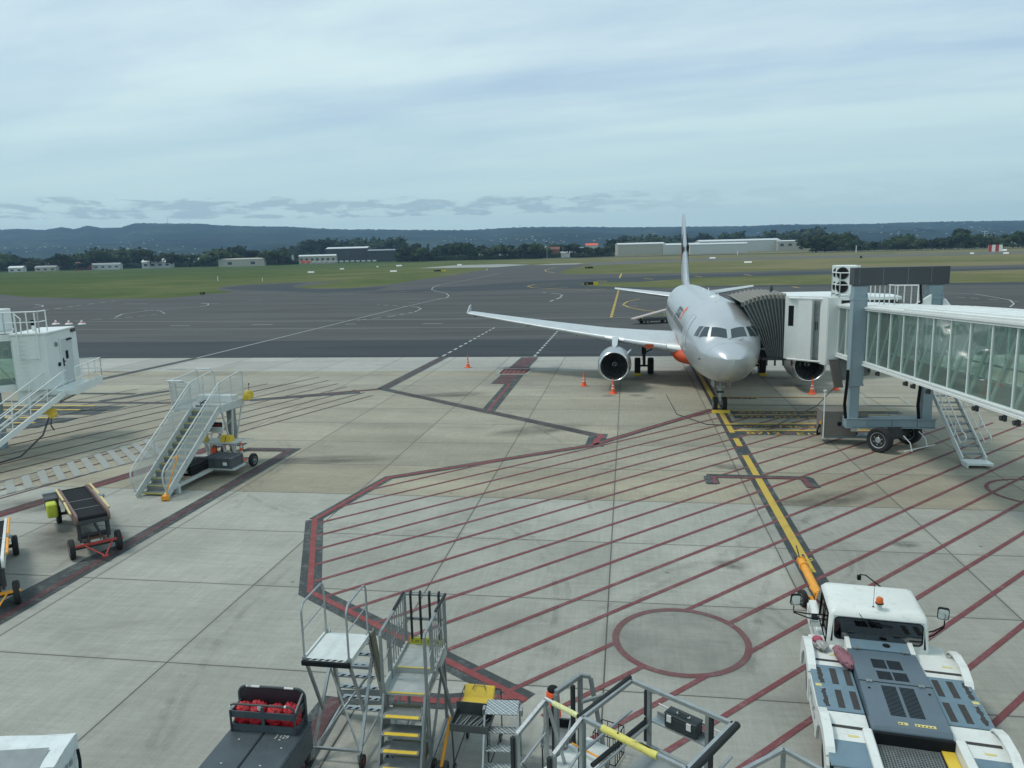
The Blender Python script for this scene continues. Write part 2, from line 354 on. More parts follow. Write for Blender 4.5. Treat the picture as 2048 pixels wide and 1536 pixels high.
m = MB(); m.poly([(-16000, -400, 0), (16000, -400, 0), (16000, 16000, 0), (-16000, 16000, 0)]); struct(m.build('grass_field', MGR))
gp = lambda l: [G(x, y) for x, y in l]
CE = 62.5
far_left = [(-3500, 700), (-3500, 640), (-1500, 611), (-500, 597), (0, 589), (60, 594.5), (200, 597.5), (330, 596.5), (410, 589), (465, 583.5), (430, 578.5), (455, 571.5), (581, 565), (700, 562.5), (640, 568), (588, 574), (620, 576.5), (700, 576.5), (780, 569), (840, 559), (900, 551), (984, 536.5), (930, 534), (1060, 529.5), (1182, 529)]
isl1 = [(1182, 529.5), (1135, 538), (1118, 545), (1137, 549), (1400, 545.5), (2048, 529), (4200, 472)]
isl2 = [(4200, 480), (2048, 539), (1685, 547), (1400, 555.5), (1281, 563.6), (1190, 565), (1158, 568.5), (1178, 572.5), (1260, 575), (1336, 575.5), (1400, 572), (2048, 564), (4200, 512)]
sheet('asphalt_taxiway', gp(far_left+isl1+isl2) + [W(260, CE), W(-190, CE)], MASP, .004)
sheet('distant_runway', gp([(1168, 525.5), (1182, 531), (1400, 522), (2048, 507), (4200, 455), (4200, 452.5), (2048, 502.5), (1560, 513.5), (1400, 517.5)]), MAS3, .004)
sheet('runway_shoulder', gp([(837, 536.5), (905, 531), (1005, 528.2), (1059, 529.5), (990, 534.5)]), MLCN, .008)
sheet('taxiway_shoulder', gp([(1064, 530.5), (1105, 527.6), (1168, 526.2), (1150, 528.8)]), MLCN, .008)
sheet('dark_taxi_lane', gp([(700, 588), (1150, 577), (1260, 578), (1400, 575), (2048, 569), (4200, 517), (4200, 512), (2048, 564), (1400, 572), (1336, 575.5), (1178, 572.5), (1158, 568.5), (1190, 565), (1281, 563.6), (1400, 555.5), (2048, 539), (4200, 480), (4200, 477), (2048, 534), (1400, 549), (1180, 557), (1050, 563), (960, 570), (820, 579)]), MASD, .008)
sheet('dark_inlet', gp([(440, 576.5), (480, 571.5), (581, 566), (620, 565.5), (585, 571), (590, 576), (640, 579), (780, 573), (750, 581), (640, 586), (520, 581), (470, 580)]), MASD, .008)
sheet('dark_asphalt_strip', [W(-190, CE), W(-190, CE+13.5), W(260, CE+13.5), W(260, CE)], MASD, .008)
sheet('concrete_apron', [W(-190, -40), W(260, -40), W(260, CE), W(-190, CE)], MCON, .004)

# ---------------------------------------------------------------- painted lines
def stripe(mb, pts, wd, z, closed=False):
    pts = [V((p[0], p[1], 0)) for p in pts]; n = len(pts); l = []; r = []
    for i, p in enumerate(pts):
        a = pts[(i-1) % n] if (i > 0 or closed) else None; c = pts[(i+1) % n] if (i < n-1 or closed) else None
        d1 = (p-a).normalized() if a else (c-p).normalized(); d2 = (c-p).normalized() if c else d1
        n1 = V((-d1.y, d1.x, 0)); n2 = V((-d2.y, d2.x, 0)); b = (n1+n2).normalized(); k = wd/2/max(.35, b.dot(n1))
        l.append(p+b*k); r.append(p-b*k)
    ze = V((0, 0, z)); m = n if closed else n-1
    for i in range(m):
        j = (i+1) % n; mb.poly([l[i]+ze, r[i]+ze, r[j]+ze, l[j]+ze])
def dashes(mb, a, b, wd, on, off, z):
    a, b = V(a), V(b); d = b-a; Ln = d.length; d.normalize(); s = 0
    while s < Ln: stripe(mb, [a+d*s, a+d*min(s+on, Ln)], wd, z); s += on+off
def pathdash(mb, pts, wd, on, off, z):
    for i in range(len(pts)-1): dashes(mb, pts[i], pts[i+1], wd, on, off, z)
blk, red, rd2, yel, wht, fad, wal = (MB() for _ in range(7))
Z1, Z2, Z3, Z4 = .012, .016, .020, .024
# hatched equipment clearance area in front of the aircraft
bord = gp([(1425, 819), (1184, 891), (777, 956), (629, 1040), (620, 1184), (1031, 1392), (1052, 1402)])
stripe(blk, bord[:4], .46, Z1); stripe(blk, bord[3:], .58, Z1+.0008); stripe(rd2, bord, .165, Z3)
stripe(blk, gp([(1031, 1392), (887, 1404), (780, 1395), (676, 1395)]), .5, Z1+.001); stripe(rd2, gp([(1031, 1394), (887, 1404), (790, 1397)]), .18, Z3+.0008)
stripe(blk, gp([(676, 1395), (648, 1431), (594, 1521), (560, 1590)]), .62, Z1); stripe(fad, gp([(676, 1397), (650, 1431), (600, 1521), (568, 1590)]), .3, Z3)
ha = rad(36.93); hd = V((math.cos(ha), math.sin(ha), 0)); hn = V((-hd.y, hd.x, 0))
CC = G(1362, 1281); CRD = 1.44
poly = [V((p.x, p.y, 0)) for p in bord[:6]] + [W(5, 6), W(60, 6), W(60, 34), V((18.0, 36.5, 0))]
def clip(k):
    ts = []
    for i in range(len(poly)):
        a, b = poly[i], poly[(i+1) % len(poly)]; da, db = a.dot(hn)-k, b.dot(hn)-k
        if da*db < 0: p = a+(b-a)*(da/(da-db)); ts.append(p.dot(hd))
    return sorted(ts)
for i in range(-26, 13):
    k = 17.37+1.062*i; ts = clip(k)
    for a, b in zip(ts[::2], ts[1::2]):
        segs = [(a, b)]; dc = CC.dot(hn)-k
        if abs(dc) < CRD:
            h = math.sqrt(CRD**2-dc**2); s = CC.dot(hd); segs = [(a, s-h), (s+h, b)]
        for s0, s1 in segs:
            if s1 > s0: stripe(red, [hn*k+hd*s0, hn*k+hd*s1], .12, Z2)
stripe(red, [CC+V((math.cos(t*math.pi/32)*CRD, math.sin(t*math.pi/32)*CRD, 0)) for t in range(64)], .15, Z2+.0008, True)
CC2 = G(2075, 985)
stripe(red, [CC2+V((math.cos(t*math.pi/32)*1.5, math.sin(t*math.pi/32)*1.5, 0)) for t in range(64)], .13, Z2+.0008, True)
# parking bay edges left
stripe(blk, gp([(489, 899), (585, 900.5), (0, 1237), (-300, 1404)]), .62, Z1); stripe(fad, gp([(489, 899.5), (581, 901), (0, 1238), (-300, 1405)]), .22, Z3)
blk.poly([(p.x, p.y, Z1+.002) for p in gp([(250, 1085), (182, 1112), (0, 1206), (-150, 1288), (-150, 1325), (0, 1243), (214, 1122)])])
stripe(fad, gp([(458, 884), (280, 944), (0, 1029), (-250, 1100)]), .72, Z1); stripe(rd2, gp([(458, 885), (280, 946), (0, 1031), (-250, 1102)]), .10, Z3)
ld = (G(306, 914)-G(0, 999)).normalized()
for i in range(13):
    a = G(0, 829+i*13.3 if i < 6 else 895.5+(i-6)*17.0); stripe(fad, [a-ld*8, a+ld*(9+2.2*min(i, 6))], .12, Z2)
# walkway
A0, A1, B0, B1 = G(-60, 984), G(305, 874), G(-60, 1008), G(345, 905)
stripe(wal, [A0, A1], .10, Z4); stripe(wal, [B0, B1], .10, Z4)
for k in range(13):
    s0, s1 = k/13, (k+.5)/13; wal.poly([(p.x, p.y, Z4) for p in (A0.lerp(A1, s0), A0.lerp(A1, s1), B0.lerp(B1, s1), B0.lerp(B1, s0))])
# dark lines far side of the bay
stripe(blk, gp([(0, 803), (330, 806.5)]), .45, Z1+.002); stripe(fad, gp([(330, 806), (500, 800), (765, 778)]), .55, Z1)
stripe(blk, gp([(500, 801), (720, 785)]), .7, Z1+.002)
stripe(blk, gp([(160, 768), (393, 716.6)]), .8, Z1+.003); stripe(blk, gp([(765, 778), (888, 714.5)]), .85, Z1); stripe(fad, gp([(768, 776), (886, 715)]), .2, Z3)
stripe(blk, gp([(155, 787), (270, 788)]), .5, Z1); stripe(blk, gp([(200, 803), (345, 781)]), .7, Z1+.0015)
stripe(blk, gp([(765, 778), (976, 823.5), (1193, 871)]), .62, Z1+.0015); stripe(fad, gp([(790, 783), (976, 824), (1190, 871)]), .16, Z3)
blk.poly([(p.x, p.y, Z1+.004) for p in gp([(866, 803), (893, 803), (985, 822), (977, 828)])])
stripe(blk, gp([(976, 822), (1066, 714.5)]), .8, Z1+.003); stripe(rd2, gp([(976, 822), (1020, 768)]), .13, Z3)
stripe(blk, gp([(1003, 768), (1060, 715)]), 1.5, Z1+.0045); stripe(fad, gp([(1003, 768), (1060, 715)]), 1.1, Z1+.006); stripe(blk, gp([(1198, 868), (1188, 893)]), .85, Z1+.003)
for a, b in (((1199, 869), (1202, 877)), ((1196, 877), (1190, 890))): stripe(rd2, gp([a, b]), .3, Z3)
b4 = gp([(995, 749), (1008, 737.5), (1065, 737.5), (1052, 749)]); stripe(wal, b4, .34, Z4, True)
stripe(rd2, gp([(1001, 747.5), (1011, 739), (1059, 739), (1048, 747.5)]), .2, Z4, True)
for k in range(5): stripe(rd2, gp([(1006+k*10, 747), (1014+k*9, 739.5)]), .16, Z4+.001)
stripe(wal, gp([(1724, 795), (1800, 795), (1822, 811), (1740, 811)]), .16, Z4, True)
# lead in line with black outline, stop bars
hc = -.159; la = V((-math.sin(hc), math.cos(hc), 0)); nw = V((11.163, 39.489, 0)); s0 = (G(1482, 896.4)-nw); off = s0-la*s0.dot(la)
c0 = nw+off; Lp = lambda d: c0-la*d
stripe(blk, [Lp(-70), Lp(27)], .62, Z1+.002)
for a, b in ((-60, -.6), (.3, 5.15), (6.25, 7.65), (9.2, 21.0)): stripe(yel, [Lp(a), Lp(b)], .25, Z3)
bar = lambda px, py: G(px, py)
rows = [((1450, 822.5), 1660, 'A320  B732  B733  B73S'), ((1455, 830.8), 1640, 'B733  B734  B737  B738'), ((1456, 848.5), 1640, 'BAE 146-300  F100  B'), ((1460, 862), 1640, 'B712   E190')]
txt = MB()
for i, ((x, y), x1, s) in enumerate(rows):
    a = G(x, y); stripe(blk, [a+V((.2, -.38, 0)), G(x1, y+3)+V((3.5, -.38, 0))], 1.02 if i > 1 else .8, Z1+.0035)
    stripe(yel, [a, G(x1, y+3)+V((3.5, 0, 0))], .13 if i < 2 else .24, Z3+.001)
    ang = math.atan2(G(x1, y+3).y-a.y, G(x1, y+3).x-a.x)
    txt.text(s, .62 if i > 1 else .5, T(a.x+.55, a.y-(.74 if i > 1 else .58), Z3+.002, rz=ang) @ Matrix.Diagonal((1.25, 1, 1, 1)))
stripe(yel, gp([(1424, 793.5), (1648, 794.5)]), .1, Z3); stripe(rd2, gp([(1424, 795.5), (1648, 796)]), .07, Z3); stripe(blk, gp([(1440, 796.5), (1513, 797)]), .4, Z1+.001)
txt.text('A321  E170', .45, T(G(1432, 799).x, G(1432, 799).y, Z3+.002) @ Matrix.Diagonal((1.2, 1, 1, 1)))
stripe(blk, gp([(1455, 810), (1720, 812), (2048, 815)]), .12, Z1+.001)
struct(txt.build('stand_number_marking', PYEL))
# bracket mark across the lead in line
stripe(blk, gp([(1424, 969), (1422, 951.5), (1612, 957), (1628, 976)]), .34, Z3+.004); 
for l in ([(1420, 953), (1426, 968)], [(1612, 957), (1627, 976)]): stripe(blk, gp(l), .50, Z3+.006)
stripe(red, gp([(1431, 968), (1427, 955), (1607, 958.5), (1621, 976)]), .15, Z4+.006)
# bay on the far left
for y, x1 in ((812, 190), (820, 160), (836, 112), (846, 70)):
    stripe(blk, [G(-80, y+5), G(x1+50 - (y-812)*.8, y+5)], 1.3, Z1+.004); stripe(yel, [G(-80, y), G(x1, y)], .26, Z3)
# taxiway lines
stripe(wht, gp([(154, 659.5), (700, 656.7), (1181, 654)]), .16, Z3); stripe(wht, gp([(150, 644), (687, 642)]), .2, Z3); stripe(wht, gp([(716, 639.6), (1335, 635.2)]), .2, Z3)
stripe(wht, gp([(393, 716.4), (560, 675.5), (700, 641), (800, 616), (870, 600), (893, 595.5), (898, 591.5), (893, 587), (872, 582.5), (863, 579), (867, 574), (880, 569.5), (907, 565), (950, 557), (1000, 546.5)]), .2, Z3)
stripe(wht, gp([(230, 635), (245, 628), (300, 621), (400, 613.5), (416, 610.5), (417, 607.5), (404, 606)]), .22, Z3)
stripe(wht, gp([(65, 616), (85, 613.5), (86, 611), (70, 609)]), .3, Z3)
pathdash(wht, gp([(100, 645), (250, 636), (330, 627), (320, 622), (290, 620)]), .25, 1.6, 1.2, Z3)
pathdash(wht, gp([(715, 640.5), (780, 633), (830, 624), (842, 618), (835, 614), (755, 609.5)]), .28, 1.8, 1.2, Z3)
pathdash(wht, gp([(82, 622), (150, 612), (230, 601.5)]), .35, 3, 3, Z3)
pathdash(wht, gp([(1100, 603), (1120, 595.5), (1125, 591.5), (1118, 588), (1085, 585)]), .4, 4, 3, Z3)
for a, b in (((1034, 714), (1114, 600.5+54)),): pass
dashes(wht, G(885, 713), G(990, 655), .22, 1.2, 1.0, Z3); dashes(wht, G(1069, 713), G(1122, 655), .22, 1.0, .8, Z3)
for a, b in (((250, 607.5), (295, 607.5)), ((495, 602), (525, 601)), ((400, 607.5), (440, 607.5)), ((340, 651.5), (380, 651.2)), ((505, 649.5), (545, 649.3)), ((845, 647.5), (885, 647.2)), ((690, 648.5), (712, 648.3)), ((790, 584), (815, 582.8)), ((845, 584), (900, 582.8)), ((815, 605.5), (840, 604.5)), ((875, 597.5), (900, 595.8)), ((1240, 612), (1275, 612))):
    stripe(wht, gp([a, b]), .3, Z3)
yc = lambda l, wd=.3: stripe(yel, gp(l), wd, Z3)
yc([(1190, 566), (1120, 566.5), (1070, 569), (1055, 572.5), (1066, 575.5), (1120, 578.5), (1180, 580)], .35); yc([(1070, 572.5), (1115, 570)], .3); yc([(1095, 577), (1136, 575)], .35); yc([(1175, 581), (1212, 578)], .35)
yc([(1280, 598), (1255, 603), (1246, 609), (1256, 614.5), (1290, 621), (1330, 625)], .25); yc([(1110, 546), (1092, 543), (1090, 540), (1110, 535)], .5)
yc([(1243, 547), (1239, 556)], .5); yc([(1288, 557), (1306, 558.5)], .6); yc([(1390, 552.5), (1404, 554)], .6); yc([(1488, 549), (1503, 551)], .6); yc([(1585, 573.5), (1597, 575.5)], .6); yc([(1195, 561.5), (1215, 563)], .5)
for k in range(24):
    t0 = k/24; a = G(1237, 581).lerp(G(1222, 636), t0); b = G(1237, 581).lerp(G(1222, 636), t0+.028); stripe(yel, [a, b], .38, Z3)
stripe(wht, gp([(1800, 582), (1950, 588), (2020, 600), (2028, 608), (2020, 614)]), .2, Z3); pathdash(wht, gp([(1800, 588), (1940, 596), (2048, 604)]), .25, 2, 2, Z3)
for nm, mb, mt in (('black_outline_marking', blk, PBLK), ('red_hatch_marking', red, PRED), ('red_border_marking', rd2, PRD2), ('yellow_line_marking', yel, PYEL), ('white_line_marking', wht, PWHT), ('faded_red_marking', fad, PDRD), ('white_walkway_marking', wal, PWH2)):
    struct(mb.build(nm, mt))

# ---- stains, scuffs and some painted shade on the concrete
def soft_mark_mat(name, c, amt, rr, sc=3.0):     # soft edged: shows only where its own noise and shape say so
    m, t, b, o = newmat(name); v = geo(t); ln = t.nodes.new('ShaderNodeVectorMath'); ln.operation = 'LENGTH'; t.links.new(v, ln.inputs[0])
    d = ln.outputs['Value']; f = noise(t, v, sc, 7, .7, .4); k = ramp(t, d, rr)
    a = mth(t, 'MULTIPLY', mth(t, 'MULTIPLY', k, ramp(t, f, [(.35, .15), (.62, 1)])), amt)
    b.inputs['Base Color'].default_value = (*c, 1); b.inputs['Roughness'].default_value = .75; t.links.new(a, b.inputs['Alpha']); return m
SDISC = [(0, 1), (.45, .9), (1.0, 0)]
MS1 = soft_mark_mat('oil_stain_and_shade', (.06, .06, .055), .5, SDISC, 1.4); MS2 = soft_mark_mat('scuffed_concrete', (.17, .175, .165), .42, [(0, .5), (.75, .8), (1.0, 0)], 1.6)
stn = 0
def soft_mark(p, rx, ry, rot, mat=MS1, name='oil_stain_and_shade'):
    global stn; stn += 1
    g = MB(); g.poly([(math.cos(i*math.pi/16), math.sin(i*math.pi/16), 0) for i in range(32)]); o = struct(g.build(name, mat)); o.location = (p.x, p.y, .0285+.0006*stn); o.scale = (rx, ry, 1); o.rotation_euler = (0, 0, rot)
soft_mark(CC, 1.85, 1.85, .3, MS2, 'turning_scuff')
for px, py, rx, ry in ((1265, 758, 1.5, .8), (1272, 791, .55, .35), (1217, 792, .5, .3), (1300, 797, .4, .2), (1560, 756, 1.8, .9), (1590, 772, 1.0, .5), (1460, 935, .9, .5), (650, 920, 4.0, .8),  # the two by the boarding bridge are its shade, painted onto the concrete
                       (150, 1080, 2.2, 1.3), (90, 1010, 2.0, 1.2), (420, 940, 2.6, 1.5), (1460, 1130, .6, .4), (1810, 1090, .5, .3), (1655, 1000, 2.2, .8), (230, 744, 2.4, .5), (360, 740, 1.6, .3), (900, 790, 3.0, 1.0), (1080, 860, 3, 1.2)):
    soft_mark(G(px, py), rx, ry, random.uniform(-.4, .4))

mt_, t_, b_, o_ = newmat('tyre_mark'); k_ = ramp(t_, noise(t_, geo(t_), 1.3, 7, .75, .5), [(.45, 0), (.7, 1)]); b_.inputs['Base Color'].default_value = (.05, .05, .048, 1); b_.inputs['Roughness'].default_value = .8; t_.links.new(mth(t_, 'MULTIPLY', k_, .24), b_.inputs['Alpha'])
tm = MB(); zt_ = .052
for cx_, cy_, r_, a0, a1 in ((6.2, 20.5, 3.2, -60, 40), (6.2, 20.5, 3.45, -55, 42), (3.5, 15.2, 2.3, 20, 140), (3.5, 15.2, 2.6, 10, 100), (-8, 18, 9, -30, 35), (-8, 18, 9.3, -28, 33), (9.5, 25, 7, 80, 190), (-20, 30, 10, -40, 30), (-20, 30, 10.3, -42, 30), (14, 18, 8, 100, 200), (0, 34, 12, 200, 280), (0, 34, 12.3, 205, 278)):
    zt_ += .0006; stripe(tm, [V((cx_+r_*math.cos(rad(a0+(a1-a0)*i/24)), cy_+r_*math.sin(rad(a0+(a1-a0)*i/24)), 0)) for i in range(25)], .15, zt_)
for a, b in (((700, 1400), (1500, 1100)), ((300, 1500), (560, 1130)), ((330, 1500), (590, 1130)), ((1050, 1330), (1700, 1010)), ((60, 1180), (420, 960)), ((900, 770), (1300, 1000)), ((1500, 1350), (1640, 1010)), ((470, 1020), (700, 860))):
    zt_ += .0006; p, q = G(*a), G(*b); n_ = V((-(q-p).y, (q-p).x, 0)).normalized(); stripe(tm, [p+(q-p)*i/12+n_*(.5*math.sin(i/12*math.pi)) for i in range(13)], .17, zt_)
struct(tm.build('tyre_marks', mt_))
# ================================================================ airliner (local x aft from the nose, y to its right wing, z up)
MSIL = paint('silver_fuselage', (.50, .53, .545), .30, .45, var=.03, scale=.8, spec=.6, rvar=False)
MSLW = paint('wing_grey', (.50, .54, .55), .42, .25, var=.06, scale=1.2, dirt=.12)
MPOL = paint('polished_lip', (.62, .64, .64), .22, .9, var=.05)
MENG = paint('nacelle_silver', (.40, .43, .45), .32, .6, var=.05, scale=1.5, dirt=.1)
MBEL = paint('orange_belly', (.62, .085, .025), .42, var=.06)
MSTR = paint('star_orange', (.80, .16, .07), .45, var=.04)
MWIN = paint('cockpit_glass', (.035, .05, .055), .06, var=.1, spec=.9)
air = thing('airliner', 'silver passenger jet parked nose towards the viewer with the boarding bridge at its door', 'airplane')
hA = -.159; nose = V((11.163, 39.489, 0)) - V((-math.sin(hA), math.cos(hA), 0))*5.07
air.location = nose; air.rotation_euler = (0, 0, math.pi/2+hA)
def lerp_tab(tab, x):
    for i in range(len(tab)-1):
        if x <= tab[i+1][0]:
            t = (x-tab[i][0])/(tab[i+1][0]-tab[i][0]); t = max(0, t)
            return [a+(b-a)*t for a, b in zip(tab[i][1:], tab[i+1][1:])]
    return list(tab[-1][1:])
FT = [(0, .02, -.53, -.57), (.05, .24, -.33, -.78), (.15, .42, -.19, -.95), (.35, .63, -.02, -1.12), (.6, .82, .12, -1.27), (1.0, 1.05, .28, -1.44), (1.4, 1.23, .42, -1.57), (1.75, 1.36, .54, -1.66),
      (2.1, 1.46, .84, -1.74), (2.5, 1.57, 1.15, -1.81), (2.9, 1.66, 1.38, -1.87), (3.4, 1.75, 1.57, -1.93), (4.1, 1.85, 1.77, -1.99), (5, 1.93, 1.94, -2.04), (6, 1.975, 2.04, -2.07), (7, 1.975, 2.07, -2.07),
      (23.5, 1.975, 2.07, -2.07), (26, 1.93, 2.05, -1.78), (28.5, 1.76, 2.0, -1.30), (31, 1.45, 1.88, -.70), (33.5, 1.02, 1.68, -.05), (35.5, .62, 1.45, .45), (37.2, .22, 1.15, .85), (37.57, .05, 1.02, .95)]
FZ = 3.80
def fus(x, th, off=0):
    w_, t_, b_ = lerp_tab(FT, x); zc = (t_+b_)/2*.55 if x < 7 else (t_+b_)/2*.9
    c, s = math.cos(th), math.sin(th); e = .94
    y = math.copysign(abs(c)**e, c)*(w_+off); z = zc+(t_-zc+off)*s if s > 0 else zc+(zc-b_+off)*s
    return V((x, y, FZ+z))
def smoothx(xs): return xs
xs1 = [0, .02, .05, .1, .15, .25, .35, .48, .6, .8, 1.0, 1.15]
xs2 = [1.16, 1.25, 1.4, 1.58, 1.75, 1.92, 2.1, 2.3, 2.5, 2.7, 2.9, 3.15, 3.4, 3.75, 4.1, 4.5, 5, 5.5, 6, 7, 9, 11, 13, 15, 17, 19, 21, 23.5, 24.7, 26, 27.2, 28.5, 29.7, 31, 32.2, 33.5, 34.5, 35.5, 36.4, 37.2, 37.57]
NS = 56
def ring(x, off=0): return [fus(x, k*2*math.pi/NS, off) for k in range(NS)]
MB().rings([ring(x) for x in xs1]).build('radome', MSIL, air, 60)
fu = MB().rings([ring(x) for x in xs2]).build('fuselage', MSIL, air, 60)
MB().rings([ring(1.15, .004), ring(1.158, .004)], False).build('radome_seam', MGREY, air)
for x_ in (6.15, 9.4, 11.2, 24.2): MB().rings([ring(x_, .0035), ring(x_+.012, .0035)], False).build('panel_seam', MGREY, air)
def patch(mb, corners, off=.012, n=8):  # corners (x, theta) x4
    P = [V((a, b, 0)) for a, b in corners]
    def f(u, v):
        p = P[0].lerp(P[1], u).lerp(P[3].lerp(P[2], u), v); return fus(p.x, p.y, off)
    return mb.grid(f, n, n)
# cockpit panes: corners as (x, angle from the right-wing side)
PANES = [('front', [(1.98, .94), (1.66, 1.51), (2.17, 1.515), (2.46, 1.09)]), ('side', [(2.49, .50), (2.08, .82), (2.53, 1.02), (2.76, .88)]), ('rear', [(3.11, .39), (2.63, .485), (2.84, .85), (3.16, .73)])]
for side in (1, -1):
    for nm, cs in PANES:
        cc = [(x, th if side > 0 else math.pi-th) for x, th in cs]
        cx = sum(c[0] for c in cc)/4; ct = sum(c[1] for c in cc)/4
        g = MB(); patch(g, [(cx+(x-cx)*1.10, ct+(t_-ct)*1.10) for x, t_ in cc], .006); fr = g.build('window_frame', MSLW, air, 60)
        g = MB(); patch(g, cc, .014); g.build('cockpit_window', MWIN, air, 60)
def sideth(z, side):   # angle for a height above the centreline at full section
    a = math.asin(max(-1, min(1, z/2.07))); return a if side > 0 else math.pi-a
wlab = 0
for side in (1, -1):
    for k in range(34):
        x = 6.6+k*.62
        if 14.9 < x < 15.6: continue
        t0, t1 = sideth(.30, side), sideth(.62, side); g = MB()
        patch(g, [(x, t0), (x+.23, t0), (x+.23, t1), (x, t1)], .008, 2); g.build('cabin_window', MWIN, air, 60)
    # front door: sill at 3.4 m, raised outline
    t0, t1 = sideth(-.42, side), sideth(1.48, side)
    g = MB(); patch(g, [(4.55, t0), (5.40, t0), (5.40, t1), (4.55, t1)], .012, 8); d = g.build('cabin_door', MSIL, air, 60)
    g = MB()
    for a, b in (((4.52, t0), (4.52, t1)), ((5.43, t0), (5.43, t1)), ((4.52, t1), (5.43, t1)), ((4.52, t0), (5.43, t0))):
        g.tube([fus(a[0]+(b[0]-a[0])*i/10, a[1]+(b[1]-a[1])*i/10, .014) for i in range(11)], .018, 5)
    g.build('door_outline', MSLW, d)
# wing to body fairing, orange underneath
g = MB(); rs = []
for x, ww, zb, zt in ((10.6, 1.15, 1.80, 2.3), (11.4, 1.75, 1.55, 2.6), (12.6, 2.12, 1.38, 2.9), (16, 2.22, 1.30, 2.9), (19.5, 2.15, 1.35, 2.8), (21.5, 1.7, 1.6, 2.5), (23, .9, 1.80, 2.2)):
    rs.append([V((x, math.copysign(abs(math.cos(a))**.6, math.cos(a))*ww, (zb+zt)/2+math.sin(a)*(zt-zb)/2)) for a in [k*2*math.pi/28 for k in range(28)]])
g.rings(rs).build('belly_fairing', MBEL, air, 60)
# orange wrap up the lower flank ahead of the wing
g = MB(); g.grid(lambda u, v: fus(10.2+u*2.6, -1.45+v*(1.0-.25*math.cos(u*3)), .012), 10, 8).build('orange_flank', MBEL, air, 60)
# titles behind the door
for side in (1, -1):
    g = MB(); tmp = MB(); tmp.text('Jetstar', 1.45, Matrix())
    g2 = MB(); wid = max(v.x for v in tmp.v)
    for v in tmp.v:
        xx = 10.4+wid-v.x if side > 0 else 9.0+v.x
        g.v.append(fus(xx, sideth(.72+v.y*.82, side), .012))
    g.f = tmp.f; g.build('airline_title', MDRK, air)
    g = MB(); pts = []; sx_ = 9.6 if side > 0 else 9.8+wid
    for k in range(10):
        r_ = .62 if k % 2 == 0 else .27; a = math.pi/2+k*math.pi/5
        pts.append((sx_+r_*math.cos(a), sideth(1.2+r_*math.sin(a), side)))
    c = fus(sx_, sideth(1.2, side), .02)
    vs = [fus(a, b, .02) for a, b in pts]; g.add([c]+vs, [(0, i+1, (i+1) % 10+1) for i in range(10)]); g.build('star_emblem', MSTR, air)
